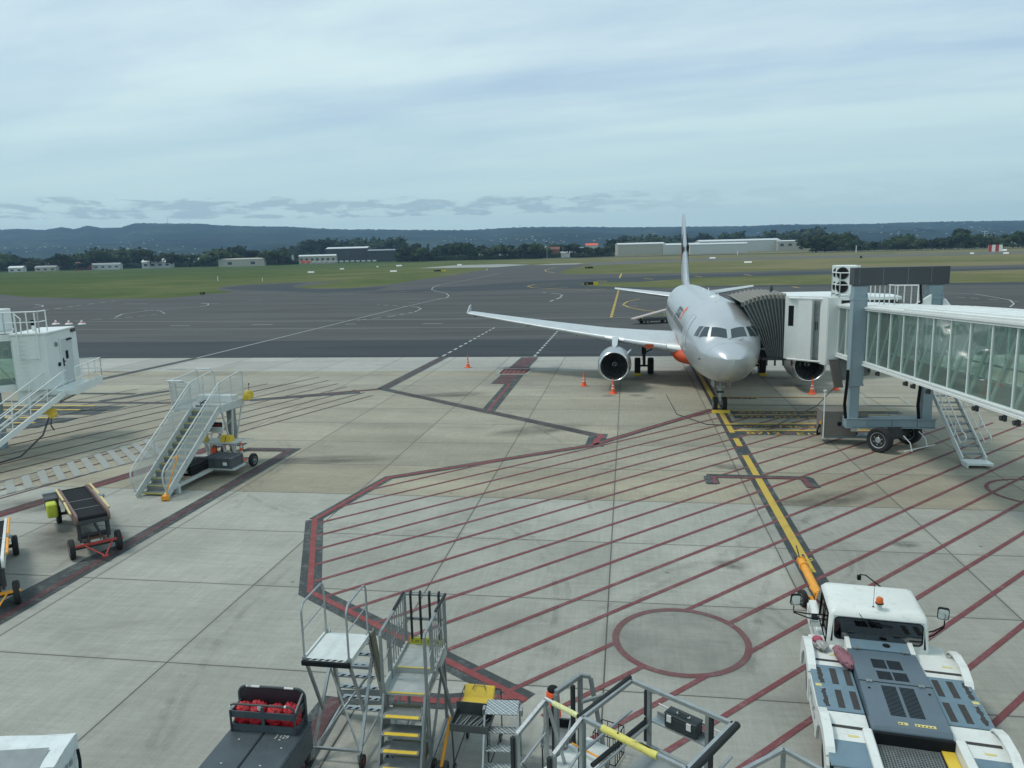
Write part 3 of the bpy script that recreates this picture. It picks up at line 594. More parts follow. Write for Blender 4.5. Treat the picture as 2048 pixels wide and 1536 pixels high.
# aerofoil lofts
def foil(le, chord, thick, n=12, tw=0, vert=False):
    up = []; lo = []
    for i in range(n+1):
        t = (1-math.cos(math.pi*i/n))/2; yt = 5*thick*(.2969*math.sqrt(t)-.126*t-.3516*t*t+.2843*t**3-.1036*t**4)
        up.append((t, yt*1.1+.02*math.sin(math.pi*t)*(0 if vert else 1))); lo.append((t, -yt*.9))
    pts = up+lo[-2:0:-1]; r = []
    for t, z in pts:
        dx, dz = t*chord, z*chord
        dz -= math.tan(tw)*dx
        r.append(V(le)+(V((dx, dz, 0)) if vert else V((dx, 0, dz))))
    return r
for side in (1, -1):
    wz = lambda y: 2.45+(y-1.9)*.105+ (y/17)**2*.25
    st = [(1.2, 11.6, 8.0, .145), (2.0, 12.0, 7.3, .14), (4.2, 13.15, 5.95, .13), (6.4, 14.3, 4.75, .12), (10, 16.17, 3.6, .115), (13.5, 18.0, 2.6, .11), (16.4, 19.5, 1.75, .105), (16.95, 19.85, 1.45, .10)]
    w_ = MB().rings([foil((x, side*y, wz(y)), c, th, 14, rad(-2)) for y, x, c, th in st]).build('wing', MSLW, air, 40)
    for a, b in (((2.5), 5.2), (6.5, 9.0), (9.06, 11.6), (11.66, 14.1), (14.16, 16.5)):   # slats a touch proud of the leading edge
        rr = []
        for y in (a, (a+b)/2, b):
            x, c, th = lerp_tab([(s[0], s[1], s[2], s[3]) for s in st], y)
            f = foil((x-.03, side*y, wz(y)+.006), c*.16, th*3.2, 8, rad(-2)); rr.append(f)
        MB().rings(rr).build('slat', MPOL if False else MSLW, w_, 50)
    for y in (5.0, 8.6, 12.4):
        x, c, th = lerp_tab([(s[0], s[1], s[2], s[3]) for s in st], y)
        MB().rings([[V((x+c*.45+xx, side*y+math.cos(k*math.pi/5)*rw, wz(y)-.32-rz_+math.sin(k*math.pi/5)*rw*1.3)) for k in range(10)] for xx, rw, rz_ in ((0, .04, -.15), (.5, .15, 0), (1.6, .20, .05), (2.6, .13, 0), (3.2, .03, -.1))]).build('flap_track_fairing', MSLW, w_, 60)
    # tip fence
    y = side*16.98; zt = wz(16.98)
    MB().prism([(19.75, zt+.02), (20.8, zt+.50), (21.3, zt+.56), (21.25, zt), (21.05, zt-.24), (20.5, zt-.16)], 'y', y-.035, y+.035).build('wingtip_fence', MSLW, w_)
    MB().box(19.0, 19.15, side*16.2-.06, side*16.2+.06, wz(16)-.1, wz(16)).build('tip_light', MDRK, w_)
    MB().grid(lambda u, v: V((12.5+u*.25, side*(3.3+v*.55), wz(3.6)+.10-.30*u)), 2, 3).build('red_root_mark', MSTR, w_)
    # engine
    ex, ey, ez = 10.35, side*5.75, 1.62
    o = V((ex, ey, ez)); ax = V((1, 0, -.02))
    e_ = MB().lathe([(.30, .83), (.12, .80), (.03, .835), (0, .875), (.04, .925), (.16, .965)], o, ax, 40).build('engine_inlet_lip', MPOL, air, 70)
    n_ = MB().lathe([(.165, .967), (.5, 1.02), (1.2, 1.06), (2.2, 1.05), (3.2, .96), (4.3, .80), (4.9, .66), (4.88, .60), (4.0, .62)], o, ax, 40).build('nacelle', MENG, air, 60)
    MB().lathe([(.29, .828), (.7, .80), (1.15, .80), (1.16, .02)], o, ax, 40).build('inlet_duct', paint('duct_grey', (.15, .16, .165), .4, .4), n_, 60)
    MB().lathe([(4.3, .45), (5.2, .36), (5.6, .22), (5.9, .02)], o, ax, 24, True).build('exhaust_cone', MDRK, n_)
    g = MB()
    for k in range(22):
        a = k*2*math.pi/22; ca, sa = math.cos(a), math.sin(a); tx, ty = -sa, ca
        vs = []
        for r_, tw_, wd in ((.22, .5, .10), (.5, .9, .13), (.79, 1.15, .15)):
            for s_ in (-1, 1):
                vs.append(o+V((.95+s_*wd*math.cos(tw_)*.7, ca*r_+tx*s_*wd*math.sin(tw_)*.62, sa*r_+ty*s_*wd*math.sin(tw_)*.62)))
        g.add(vs, [(0, 1, 3, 2), (2, 3, 5, 4)])
    g.build('fan_blades', paint('fan_titanium', (.17, .185, .19), .3, .8), n_)
    sp_ = MB().lathe([(.55, .01), (.62, .06), (.75, .13), (.92, .20), (1.0, .22)], o, ax, 24).build('spinner', MDRK, n_, 60)
    MB().tube([o+V((.54+.32*(i/28)**1.1, math.cos(i*.36)*(.02+.165*i/28), math.sin(i*.36)*(.02+.165*i/28))) for i in range(4, 29)], .011, 5).build('spinner_spiral', MWC, n_)
    # pylon
    MB().rings([[V((x, ey+sw, z)) for sw, z in ((-h, z0), (h, z0), (h, z1), (-h, z1))] for x, h, z0, z1 in ((11.4, .05, 2.55, 2.66), (12.2, .17, 2.5, 2.78), (14.0, .2, 2.35, 3.05), (15.5, .2, 2.2, 2.85), (17.2, .06, 2.3, 2.7))]).build('engine_pylon', MSLW, air, 50)
    g = MB(); ia = rad(38); yy, zz_ = ey-side*math.cos(ia)*1.03, ez+math.sin(ia)*1.03
    g.prism([(11.3, 0), (12.5, 0), (12.5, .30), (12.1, .28)], 'y', -.012, .012)
    M_ = T(0, yy, zz_, rx=(side*(math.pi/2-ia))); g.v = [M_ @ v for v in g.v]; g.build('nacelle_strake', MSLW, air)
    # tailplane
    MB().rings([foil((x, side*y, z), c, .10, 10) for y, x, z, c in ((.3, 30.6, 4.55, 4.6), (1.3, 31.35, 4.66, 3.9), (4, 33.15, 4.98, 2.6), (6.2, 34.6, 5.25, 1.5))]).build('tailplane', MSLW, air, 40)
# fin
fz = [(5.55, 27.2, 8.6, .045), (5.95, 29.6, 6.3, .095), (6.6, 30.5, 5.75, .10), (8.5, 32.0, 4.6, .10), (10.5, 33.6, 3.35, .10), (11.6, 34.5, 2.6, .10), (11.85, 34.9, 2.1, .06)]
MFIN = paint('fin_silver', (.46, .50, .52), .38, .45, var=.04)
fn = MB().rings([foil((x, 0, z), c, th, 10, 0, True) for z, x, c, th in fz]).build('tail_fin', MFIN, air, 40)
for side in (1, -1):
    for cx, cz, R0, mt, nm in ((33.7, 8.4, 1.9, MDRK, 'fin_star_dark'), (33.9, 8.3, 1.05, MSTR, 'fin_star_orange')):
        g = MB(); pts = []
        for k in range(10):
            r_ = R0 if k % 2 == 0 else R0*.45; a = math.pi/2+k*math.pi/5; pts.append((cx+r_*math.cos(a), cz+r_*math.sin(a)))
        off = .285 if mt is MDRK else .295
        g.add([(cx, side*off, cz)]+[(a, side*(off-.02*(abs(b-cz)/2)-.10*max(0, (a-cx)/2.)), b) for a, b in pts], [(0, i+1, (i+1) % 10+1) for i in range(10)])
        g.build(nm, mt, fn)
# antennas
for x, h_ in ((6.7, .34), (11.8, .42), (15.0, .25)):
    MB().prism([(x, FZ+2.02), (x+.32, FZ+2.02), (x+.36, FZ+2.05+h_), (x+.26, FZ+2.05+h_)], 'y', -.02, .02).build('antenna_blade', MWC, air)
g = MB(); g.sphere((9.2, 0, FZ+2.06), .22, 12, 6, (1.6, 1, .5)); g.build('roof_beacon', MWC, air)
MB().sphere((5.9, .3, FZ+2.0), .07, 8, 5).build('roof_beacon', MWC, air)
for s in (.0, .12): MB().tube([fus(1.5, 1.9-s*3, .02), fus(1.75, 2.05-s*3, .06)], .01, 5).build('wiper_arm', MDRK, air)
for side in (-1, 1):
    MB().tube([fus(1.85, -.15 if side > 0 else math.pi+.15, 0), fus(1.85, -.15 if side > 0 else math.pi+.15, .1), fus(1.6, -.15 if side > 0 else math.pi+.15, .12)], .02, 6).build('pitot_probe', MDRK, air)
# nose gear
MLEG = paint('gear_white', (.50, .53, .53), .4, var=.15, dirt=.4, dirtc=(.05, .05, .05))
g = MB(); g.cyl((5.0, 0, 2.1), (5.05, 0, 1.15), .11, 14); g.cyl((5.05, 0, 1.2), (5.07, 0, .38), .065, 12); g.cyl((5.07, -.34, .38), (5.07, .34, .38), .05, 10)
g.beam((5.15, 0, 1.15), (6.2, 0, 1.95), .09, .09); g.beam((4.9, 0, 1.0), (4.86, 0, .65), .09, .05); g.beam((4.86, 0, .65), (5.0, 0, .42), .09, .05)
for s in (-1, 1): g.box(4.88, 5.0, s*.16-.05, s*.16+.05, 1.28, 1.42); g.beam((5.0, s*.1, 1.45), (5.0, s*.34, 1.8), .05, .05)
ng = g.build('nose_gear', MLEG, air)
MB().box(4.93, 4.99, -.20, .20, 1.0, 1.1).build('taxi_light', MDRK, ng)
for s in (-1, 1):
    a, b = MB(), MB(); wheel(a, b, (5.07, s*.25, .38), (0, 1, 0), .38, .22); a.build('tyre', MRUB, ng); b.build('hub', MHUB, ng)
    MB().prism([(3.9, 1.78), (5.6, 1.78), (5.5, 1.35), (4.1, 1.45)], 'y', s*.42-.012, s*.42+.012).build('gear_door', MSIL, ng)
for side in (-1, 1):
    y = side*3.795; g = MB()
    g.cyl((17.55, y, 2.6), (17.65, y, 1.4), .15, 14); g.cyl((17.65, y, 1.4), (17.71, y, .58), .09, 12); g.cyl((17.71, y-.62, .58), (17.71, y+.62, .58), .07, 10)
    g.beam((17.6, y, 1.5), (17.4, side*2.3, 2.35), .10, .10); g.beam((17.5, y, 1.35), (17.3, y, .95), .2, .06); g.beam((17.3, y, .95), (17.55, y, .62), .2, .06)
    g.tube([(17.5, y+.1, 2.4), (17.45, y+.16, 1.7), (17.5, y+.13, 1.0)], .02, 5)
    mg = g.build('main_gear', MDRK, air)
    MB().box(17.1, 18.1, y+side*.33, y+side*.36, 1.35, 2.5).build('gear_door', MSLW, mg)
    for s in (-1, 1):
        a, b = MB(), MB(); wheel(a, b, (17.71, y+s*.46, .58), (0, 1, 0), .585, .42); a.build('tyre', MRUB, mg); b.build('hub', MHUB, mg)
AM = Matrix.Translation(nose) @ Matrix.Rotation(math.pi/2+hA, 4, 'Z')
# chocks
def chock(x, y, lab, wd=.55):
    p = AM @ V((x, y, 0)); g = MB(); g.prism([(-.14, 0), (.14, 0), (.05, .15), (-.05, .15)], 'x', -wd/2, wd/2)
    o = g.build('wheel_chock', MYEL); o.location = p; o.rotation_euler = (0, 0, -rad(9)); tag(o, lab, 'wheel chock', 'yellow wheel chocks at the landing gear'); return o
chock(4.50, 0, 'long yellow chock in front of the nose wheels', .92)
chock(17.0, 4.25, 'yellow chock at the outer main wheel behind the open engine', .5); chock(17.0, -4.25, 'yellow chock at the main wheel below the boarding bridge', .5)
# ================================================================ boarding bridge beside the aircraft
BO = V((12.507, 17.97, 0)); BH = 8.369
br = thing('boarding_bridge', 'white glass sided boarding bridge on blue grey columns reaching the jet door', 'jet bridge', BO, BH)
BM = Matrix.Translation(BO) @ Matrix.Rotation(-rad(BH), 4, 'Z'); BI = BM.inverted()
zb = lambda l: 3.864-.039*(l-12); BW = 3.1
MFLR = paint('bridge_floor', (.10, .11, .11), .8); MCOLM = paint('column_blue_grey', (.25, .33, .37), .5, var=.06, dirt=.12); MCBX = paint('dark_slate_box', (.045, .055, .065), .55, var=.1)
L0, L1 = -11.0, 17.47
sh = lambda x0, x1, d0, d1, a=L0, b=L1: ([(x0, a, zb(a)+d0), (x1, a, zb(a)+d0), (x1, a, zb(a)+d1), (x0, a, zb(a)+d1)], [(x0, b, zb(b)+d0), (x1, b, zb(b)+d0), (x1, b, zb(b)+d1), (x0, b, zb(b)+d1)])
def bar4(mb, *a, **k): p, q = sh(*a, **k); mb.rings([[V(v) for v in p], [V(v) for v in q]])
XI, LS = .42, 13.25
for o_, a_, b_ in ((XI, L0, 9.0), (XI, 9.0, L1)):
    for s_, x_ in ((1, o_), (-1, BW-o_)):
        g = MB(); k_ = dict(a=a_, b=b_)
        def bb(x0, x1, d0, d1): bar4(g, x_+s_*x0 if s_ > 0 else x_-x1, x_+s_*x1 if s_ > 0 else x_-x0, d0, d1, **k_)
        bb(-.06, .06, -.22, -.03); bb(-.11, -.061, -.22, -.15); bb(-.09, -.061, -.09, -.05); g.build('sill_beam', MWC, br)
        g = MB(); bb(-.08, .08, 2.09, 2.22); bb(-.13, -.081, 2.17, 2.24); bb(-.10, -.081, 2.10, 2.13); g.build('eaves_beam', MWC, br)
g = MB(); bar4(g, XI+.06, BW-XI-.06, -.22, -.10); fl = g.build('floor', MFLR, br)
g = MB()   # roof with standing seams, gentle crown
for a, b, dz in ((L0, 9.0, .06), (9.0, LS, .0), (LS, L1+.2, -.03)):
    rr = []
    for l in (a, b): rr.append([V((x, l, zb(l)+2.26+dz+h)) for x, h in ((XI-.10, 0), (XI+.35, .07), (BW/2, .11), (BW-XI-.35, .07), (BW-XI+.10, 0), (BW-XI+.10, -.05-dz), (XI-.10, -.05-dz))])
    g.rings(rr)
rf = g.build('roof', MWC, br, 20)
g = MB()
for k in range(8):
    x = XI+.05+k*.31; h = .09-.09*abs(x-BW/2)/(BW/2)
    g.beam((x, L0, zb(L0)+2.335+h), (x, 9, zb(9)+2.335+h), .03, .05); g.beam((x, 9, zb(9)+2.275+h), (x, 13, zb(13)+2.275+h), .03, .05)
g.build('roof_seam', MWC, rf)
MMUL = paint('mullion', (.66, .73, .70), .45, var=.05)
ms = [17.3, 16.1, 15.0, 14.0, 13.15]
l = 13.15
while l > L0+1.2: l -= 1.32; ms.append(l)
ms.sort(reverse=True)
for e_, s_ in ((0, 1), (BW, -1)):
    for l in ms: x_ = e_+s_*XI; MB().box(x_-.035, x_+.035, l-.03, l+.03, zb(l)-.03, zb(l)+2.10).build('mullion', MMUL, br)
    for a, b in zip(ms, ms[1:]):
        x_ = e_+s_*XI
        MB().beam((x_+s_*.07, a-.03, zb(a)), (x_+s_*.07, b+.03, zb(b)+2.08), .13, .05, (1, 0, 0)).build('diagonal_brace', MMUL, br)
        m_ = MB(); m_.add([(x_, q, zb(q)+d_) for q, d_ in ((a-.03, -.03), (b+.03, -.03), (b+.03, 2.1), (a-.03, 2.1))], [(0, 1, 2, 3)]); m_.build('glass_pane', MGT, br)
for k in range(12):
    l = -9+k*2.2; MB().box(XI+.05, BW-XI-.05, l-.06, l+.06, zb(l)+2.2, zb(l)+2.3).build('ceiling_rib', MWC, br)
g = MB()
for l in (14, 9.6, 4.4, -1):
    g.beam((XI+.14, l, zb(l)+.95), (XI+.14, l-3.6, zb(l-3.6)+.95), .05, .05)
g.build('inner_handrail', MGREY, br)
# hanging rollers and lights below the near beam
g = MB()
for l in (12.7, 11.6, 8.6, 7.9, 6.6, 3.2, 1.6, .9):
    g = MB(); z = zb(l)-.22; g.box(XI-.04, XI+.04, l-.03, l+.03, z-.22, z); g.cyl((XI-.08, l+.10, z-.15), (XI, l+.10, z-.15), .07, 12); g.build('underfloor_roller', MDRK, br)
# cab / rotunda: corners in world -> polygon
def lw(x, y, z=0): return BI @ V((x, y, z))
cabn = [lw(13.72, 37.25), lw(14.55, 36.55), V((-.05, 17.9, 0)), V((-.05, 17.4, 0)), V((BW+.05, 17.4, 0)), V((BW+.3, 19.5, 0)), lw(17.2, 40.2), lw(14.27, 40.7)]
zc0, zc1 = 3.15, 6.22
inner = [p.lerp(sum(cabn, V())/8, .03) for p in cabn]
g = MB(); n = 8
g.add([(p.x, p.y, z) for z in (3.02, 3.2) for p in inner], [list(range(8))[::-1], list(range(8, 16))]+[(i, (i+1) % 8, 8+(i+1) % 8, 8+i) for i in range(8)])
g.build('cab_floor', MGREY, br)
g = MB(); g.add([(p.x, p.y, z) for z in (3.2, 6.08) for p in inner], [(i, (i+1) % 8, 8+(i+1) % 8, 8+i) for i in (0, 1, 2, 4, 5, 6)]); cabw = g.build('cab_wall', MW, br, 20)
g = MB(); g.add([(p.x, p.y, z) for z in (6.08, 6.22) for p in cabn], [list(range(8))[::-1], list(range(8, 16))]+[(i, (i+1) % 8, 8+(i+1) % 8, 8+i) for i in range(8)]); g.build('cab_roof', MWC, br, 20)
# curtain housing and posts on the near side, left to right as seen
def col_between(mb, a, b, z0, z1, out=.12):
    a, b = V(a), V(b); d = (b-a).normalized(); nrm = V((d.y, -d.x, 0))
    if nrm.y > 0: nrm = -nrm
    mb.add([(p.x, p.y, z) for z in (z0, z1) for p in (a, b, b+nrm*out, a+nrm*out)], [(3, 2, 1, 0), (4, 5, 6, 7), (0, 1, 5, 4), (1, 2, 6, 5), (2, 3, 7, 6), (3, 0, 4, 7)])
P0, P1, P2 = cabn[0], cabn[1], cabn[2]
e = lambda a, b, t: a.lerp(b, t)
g = MB(); col_between(g, P0, e(P0, P1, .62), 3.1, 6.20, .10); c1 = g.build('cab_corner_post', MWC, cabw, 20)
g = MB(); q0, q1 = e(P0, P1, .16), e(P0, P1, .40); col_between(g, q0, q1, 4.75, 5.75, .108); g.build('slot_window', MBLK, c1)
g = MB(); col_between(g, e(P0, P1, .66), e(P1, P2, .35), 3.12, 6.05, .22); g.build('curtain_housing', MWC, cabw, 20)
g = MB(); col_between(g, e(P1, P2, .38), e(P1, P2, .70), 3.2, 6.0, -.02); g.build('recess_panel', MALD, cabw, 20)
g = MB(); 
for t in (.45, .55): col_between(g, e(P1, P2, t), e(P1, P2, t+.03), 4.6, 5.0, .02)
g.build('door_slot', MBLK, cabw)
g = MB(); col_between(g, e(P1, P2, .74), V((-.06, 17.42, 0)), 3.0, 6.25, .05); g.box(-.08, XI+.05, 17.32, 17.5, 3.05, 6.2); g.build('tunnel_end_post', MWC, cabw, 20)
g = MB(); 
for z in (3.10, 6.12): g = MB(); g.tube([e(P0, P1, .1)+V((0, -.15, z)), e(P1, P2, .2)+V((0, -.3, z)), e(P1, P2, .9)+V((0, -.12, z))], .05, 6); g.build('curtain_rail', MWC, cabw)
# bellows hugging the fuselage
bw0 = [V((13.02, 37.55, 3.12)), V((12.35, 37.35, 4.6)), V((11.55, 37.5, 5.95)), V((11.85, 40.9, 6.15)), V((13.4, 41.2, 4.6)), V((13.5, 41.2, 3.12))]
bw1 = [V((13.70, 37.28, 3.12)), V((13.72, 37.24, 4.75)), V((13.70, 37.26, 6.32)), V((14.27, 40.75, 6.32)), V((14.27, 40.7, 4.75)), V((14.27, 40.7, 3.12))]
MBEL2 = paint('bellows_fabric', (.105, .12, .12), .8, var=.12); MBTOP = paint('bellows_hood', (.24, .23, .20), .8, var=.1)
n = 11; side_, top_, rib = MB(), MB(), MB(); prev = None
for k in range(2*n+1):
    t = k/(2*n); odd = k % 2; sec = []
    for i in range(6):
        p = bw0[i].lerp(bw1[i], t); lift = .16*math.sin(math.pi*t) if i in (2, 3) else 0
        c = V((12.9+t, 39.2, 4.6)); dr = (c-p).normalized()*(.11 if odd else 0)
        sec.append(BI @ (p+V((0, 0, lift))+dr))
    if prev:
        m0 = [sec, prev]
        for i in (0, 1, 3, 4): side_.add([prev[i], prev[i+1], sec[i+1], sec[i]], [(0, 1, 2, 3)])
        top_.add([prev[2], prev[3], sec[3], sec[2]], [(0, 1, 2, 3)])
        dz = V((0, 0, -.22)); top_.add([prev[2], sec[2], sec[2]+dz+(V((0, -.03, 0))), prev[2]+dz+V((0, -.03, 0))], [(0, 1, 2, 3)])
    if not odd: rib.tube(sec, .017, 5)
    prev = sec
bl = side_.build('bellows', MBEL2, br, 20); top_.build('bellows_hood', MBTOP, bl, 20); rib.build('bellows_rib', MALD, bl)
g = MB(); g.rings([[BI @ V(p) for p in ((12.7, 37.5, 2.98), (12.7, 37.5, 3.1), (13.2, 41.1, 3.1), (13.2, 41.1, 2.98))], [BI @ V(p) for p in ((14.6, 37.2, 2.98), (14.6, 37.2, 3.1), (15, 40.6, 3.1), (15, 40.6, 2.98))]])
for k in range(5): p = BI @ V((12.9+k*.4, 37.4-k*.06, 3)); g.cyl(p, p-V((0, 0, .28)), .05, 8)
g.build('cab_lip', MDRK, br)
g = MB(); 
for x, y in ((13.2, 38), (13.6, 39)): p = BI @ V((x, y, 6.4)); g.cyl(p, p+V((0, 0, .18)), .07, 8); g.cyl(p+V((0, 0, .18)), p+V((0, 0, .3)), .03, 8)
g.build('cab_beacon', MDRK, br)
# roof plant and railings
def rail(mb, pts, h, r=.028, mid=True, posts=None, base=0):
    pts = [V(p) for p in pts]
    mb.tube([p+V((0, 0, h)) for p in pts], r, 6)
    if mid: mb.tube([p+V((0, 0, h*.52)) for p in pts], r*.8, 6)
    for a, b in zip(pts, pts[1:]):
        n_ = max(1, round((b-a).length/(posts or 1.0)))
        for i in range(n_+1): p = a.lerp(b, i/n_); mb.tube([p+V((0, 0, base)), p+V((0, 0, h))], r, 6)
for k in range(2):
    ac = thing('air_conditioner', ['white twin fan air conditioner in front on the cab roof', 'white twin fan air conditioner half hidden behind the other on the cab roof'][k], 'air conditioner', BM @ V((.86+.1*k, 17.9+1.0*k, 6.26)), BH+38, 'air conditioners on the bridge cab')
    MB().bbox(-.5, .5, -.2, .2, .08, 1.42, .015).build('casing', MW, ac)
    g = MB(); 
    for z in (.42, 1.06): g.lathe([(0, .29), (.03, .29), (.03, .25), (.015, .25)], (-.16, -.2, z), (0, -1, 0), 20)
    gr_ = g.build('fan_grille', MDRK, ac)
    g = MB()
    for z in (.42, 1.06): g.cyl((-.16, -.205, z), (-.16, -.212, z), .26, 20); 
    g.build('fan_opening', MBLK, gr_)
    g = MB(); g.box(-.45, -.38, -.2, .2, 0, .08); g.box(.38, .45, -.2, .2, 0, .08); g.build('foot_rail', MGREY, ac)
g = MB(); r0 = [(.25, 16.9, 6.22), (.25, 18.2, 6.22), (1.35, 18.9, 6.22)]; rail(g, r0, 1.15, .026); rail(g, [(.25, 16.9, 6.22), (1.3, 16.6, 6.22)], 1.15, .026)
g.build('roof_railing', MWC, br)
g = MB(); rail(g, [(1.2, 15.6, 6.1), (1.2, 12.6, 6.12), (2.0, 12.4, 6.12)], .85, .024, False, .55); rail(g, [(2.4, 15.8, 6.1), (2.4, 13.4, 6.12)], .85, .024, False, .8); g.build('roof_railing', MWC, br)
g = MB(); g.tube([(2.4, 13.3, 6.95), (2.42, 13.25, 6.5), (2.3, 12.8, 6.25), (2.0, 12.4, 6.2)], .05, 8); g.build('cable_hose', MBLK, br)
g = MB(); g.add([(2.1, 13.0, 6.1), (2.75, 13.0, 6.1), (2.75, 13.2, 6.1), (2.1, 13.2, 6.1), (2.75, 13.0, 6.55), (2.75, 13.2, 6.55)], [(0, 1, 4), (3, 5, 2), (0, 4, 5, 3), (1, 2, 5, 4), (0, 3, 2, 1)]); g.build('roof_gusset', MWC, br)
# lift columns, crosshead, carriage
CL = 13.634
for s_, x in (('near', .13), ('far', 3.06)):
    g = MB(); g.bbox(x-.27, x+.27, CL-.24, CL+.24, 2.72, 6.93, .02)
    for dx in (-.28, .24): g.box(x+dx, x+dx+.04, CL-.28, CL-.24, 2.9, 6.6)
    for z in (2.72, 6.35): g.box(x-.30, x+.30, CL-.27, CL+.27, z, z+.10)
    for i in range(4):
        for j in range(3): g.cyl((x-.18+i*.12, CL-.25, 6.52+j*.12), (x-.18+i*.12, CL-.27, 6.52+j*.12), .018, 6)
    lc = g.build('lift_column', MCOLM, br)
    MB().box(x-.19, x+.19, CL-.17, CL+.17, 1.15, 2.75).build('inner_column', MCOLM, lc)
    g = MB(); 
    for dx in (-.36, -.30): g.tube([(x+dx, CL-.2, 3.4), (x+dx-.04, CL-.3, 2.9), (x+dx-.1, CL-.3, 1.9), (x+dx, CL-.22, 1.3)], .035, 6)
    g.build('cable_bundle', MBLK, lc)
g = MB(); g.bbox(-.19, 3.50, CL-.34, CL+.30, 6.96, 7.68, .015); cx = g.build('crosshead_box', MCBX, br)
g = MB(); 
for x in (.02, .95, 1.9, 2.8): g.box(x, x+.008, CL-.345, CL-.34, 6.98, 7.66)
g.box(-.1, 3.4, CL-.2, CL+.2, 6.93, 6.959); g.build('panel_seam', MGREY, cx)
g = MB(); g.bbox(-.2, 3.4, CL-.26, CL+.26, .92, 1.28, .02); g.box(-.2, 3.4, CL-.32, CL+.32, 1.28, 1.31); g.box(-.2, 3.4, CL-.32, CL+.32, .89, .92)
for x in (.7, 1.7, 2.7): g.box(x-.02, x+.02, CL-.31, CL-.26, .92, 1.28)
g.build('carriage_beam', MCOLM, br)
g = MB(); g.cyl((1.75, CL, .55), (1.75, CL, .95), .42, 20); ca = rad(42); wa = V((math.cos(ca), math.sin(ca), 0)); wf = V((-math.sin(ca), math.cos(ca), 0))
wc = V((1.86, 13.55, 0)); g.beam(wc-wa*.95+V((0, 0, .55)), wc+wa*.95+V((0, 0, .55)), .3, .25); g.build('bogie', MDRK, br)
for s in (-1, 1):
    wheelobj(br, wc+wa*1.12*s+V((0, 0, .525)), wa, .525, .36, hb=.64)
g = MB(); 
for s in (-1, 1): g.tube([wc+wa*s*.6-wf*.7+V((0, 0, .75)), wc+wa*s*.6-wf*1.0+V((0, 0, .5)), wc+wa*s*.6-wf*1.1+V((0, 0, .15))], .022, 6)
g.tube([wc-wa*.9-wf*.95+V((0, 0, .18)), wc+wa*1.1-wf*1.15+V((0, 0, .18))], .025, 6)
g.build('wheel_guard', MWC, br)
cab_ = MB(); cab_.bbox(-1.02, .42, CL+.32, CL+1.25, .38, 1.50, .02)
eb = cab_.build('equipment_box', MBRN, br)
g = MB(); g.box(-.95, -.30, CL+.305, CL+.319, .6, 1.15); g.box(-.1, .40, CL+.30, CL+.319, .5, 1.2); g.build('box_panel', MBRN, eb)
MB().box(-.38, -.22, CL+.28, CL+.30, .86, 1.02).build('warning_plate', MBLK, eb)
g = MB(); g.box(.10, .38, CL+.27, CL+.30, 1.26, 1.47); g.box(.18, .42, CL+.24, CL+.30, .62, 1.02); g.build('control_panel', MWC, eb)
g = MB(); g.box(.06, .20, CL+.22, CL+.24, .78, .92); g.build('red_switch', MCONE, eb)
MB().cyl((-1.08, CL+.3, .95), (-1.08, CL+.3, 1.06), .045, 10).build('indicator_lamp', MORG, eb)
g = MB(); g.cyl((-.98, CL+.2, .3), (-.98, CL+.2, 2.42), .028, 8); g.cyl((-.98, CL+.2, 2.40), (-.98, CL+.2, 2.46), .07, 10); g.build('marker_pole', MWC, eb)
g = MB(); 
for k in range(3):
    for s in (-1.05, .48): g.tube([(s, CL+.5+k*.05, .85), (s-.12, CL+.45, .6), (s-.05-.05*k, CL+.4, .42), (s+.05, CL+.5, .5)], .03, 6)
g.build('cable_bundle', MBLK, eb)
g = MB(); g.beam((-.85, CL+.8, .30), (1.5, CL+.8, .30), .55, .12); g.build('box_carrier', MCOLM, br)
g = MB(); g.box(.15, .75, CL-.1, CL+.2, 1.355, 1.50); g.beam((-.2, CL+.3, 1.0), (.5, CL, 1.42), .08, .08); g.build('drive_box', MBRN, br)
# cable festoon with sign under the tunnel end
g = MB(); p0, p1, p2 = (.05, 17.2, 3.3), (.25, 16.9, 2.2), (.95, 17.1, 2.25)
g.add([(.0, 17.0, 3.3), (1.9, 17.3, 3.3), (1.9, 17.3, 2.55), (.45, 17.1, 2.3), (.0, 17.2, 3.3), (1.9, 17.5, 3.3), (1.9, 17.5, 2.55), (.45, 17.3, 2.3)], [(0, 1, 2, 3), (7, 6, 5, 4), (0, 4, 5, 1), (3, 2, 6, 7), (0, 3, 7, 4), (1, 5, 6, 2)])
sg = g.build('underside_panel', MGREY, br)
g = MB(); g.text('24H', .26, T(.98, 17.13, 2.83, rx=math.pi/2, rz=rad(9))); g.build('bay_number', MBLK, sg)
g = MB(); g.rings([[V((x, y, z)) for x, y in ((-.05, 17.1), (.35, 17.1), (.35, 17.3), (-.05, 17.3))] if False else [V((x+(3.3-z)*.22, y, z)) for x, y in ((-.0, 17.0), (.38, 17.0), (.38, 17.25), (.0, 17.25))] for z in (3.3, 2.0)]); g.build('cable_guide', MBRN, br)
g = MB(); g.tube([(.25, 17.0, 2.0), (-.6, 16.6, 1.2), (-2.4, 17.2, .05), (-5.5, 17.6, .03), (-6.8, 20, .03), (-7.2, 22.5, .6)], .022, 6); g.build('ground_hose', MDRK, br)
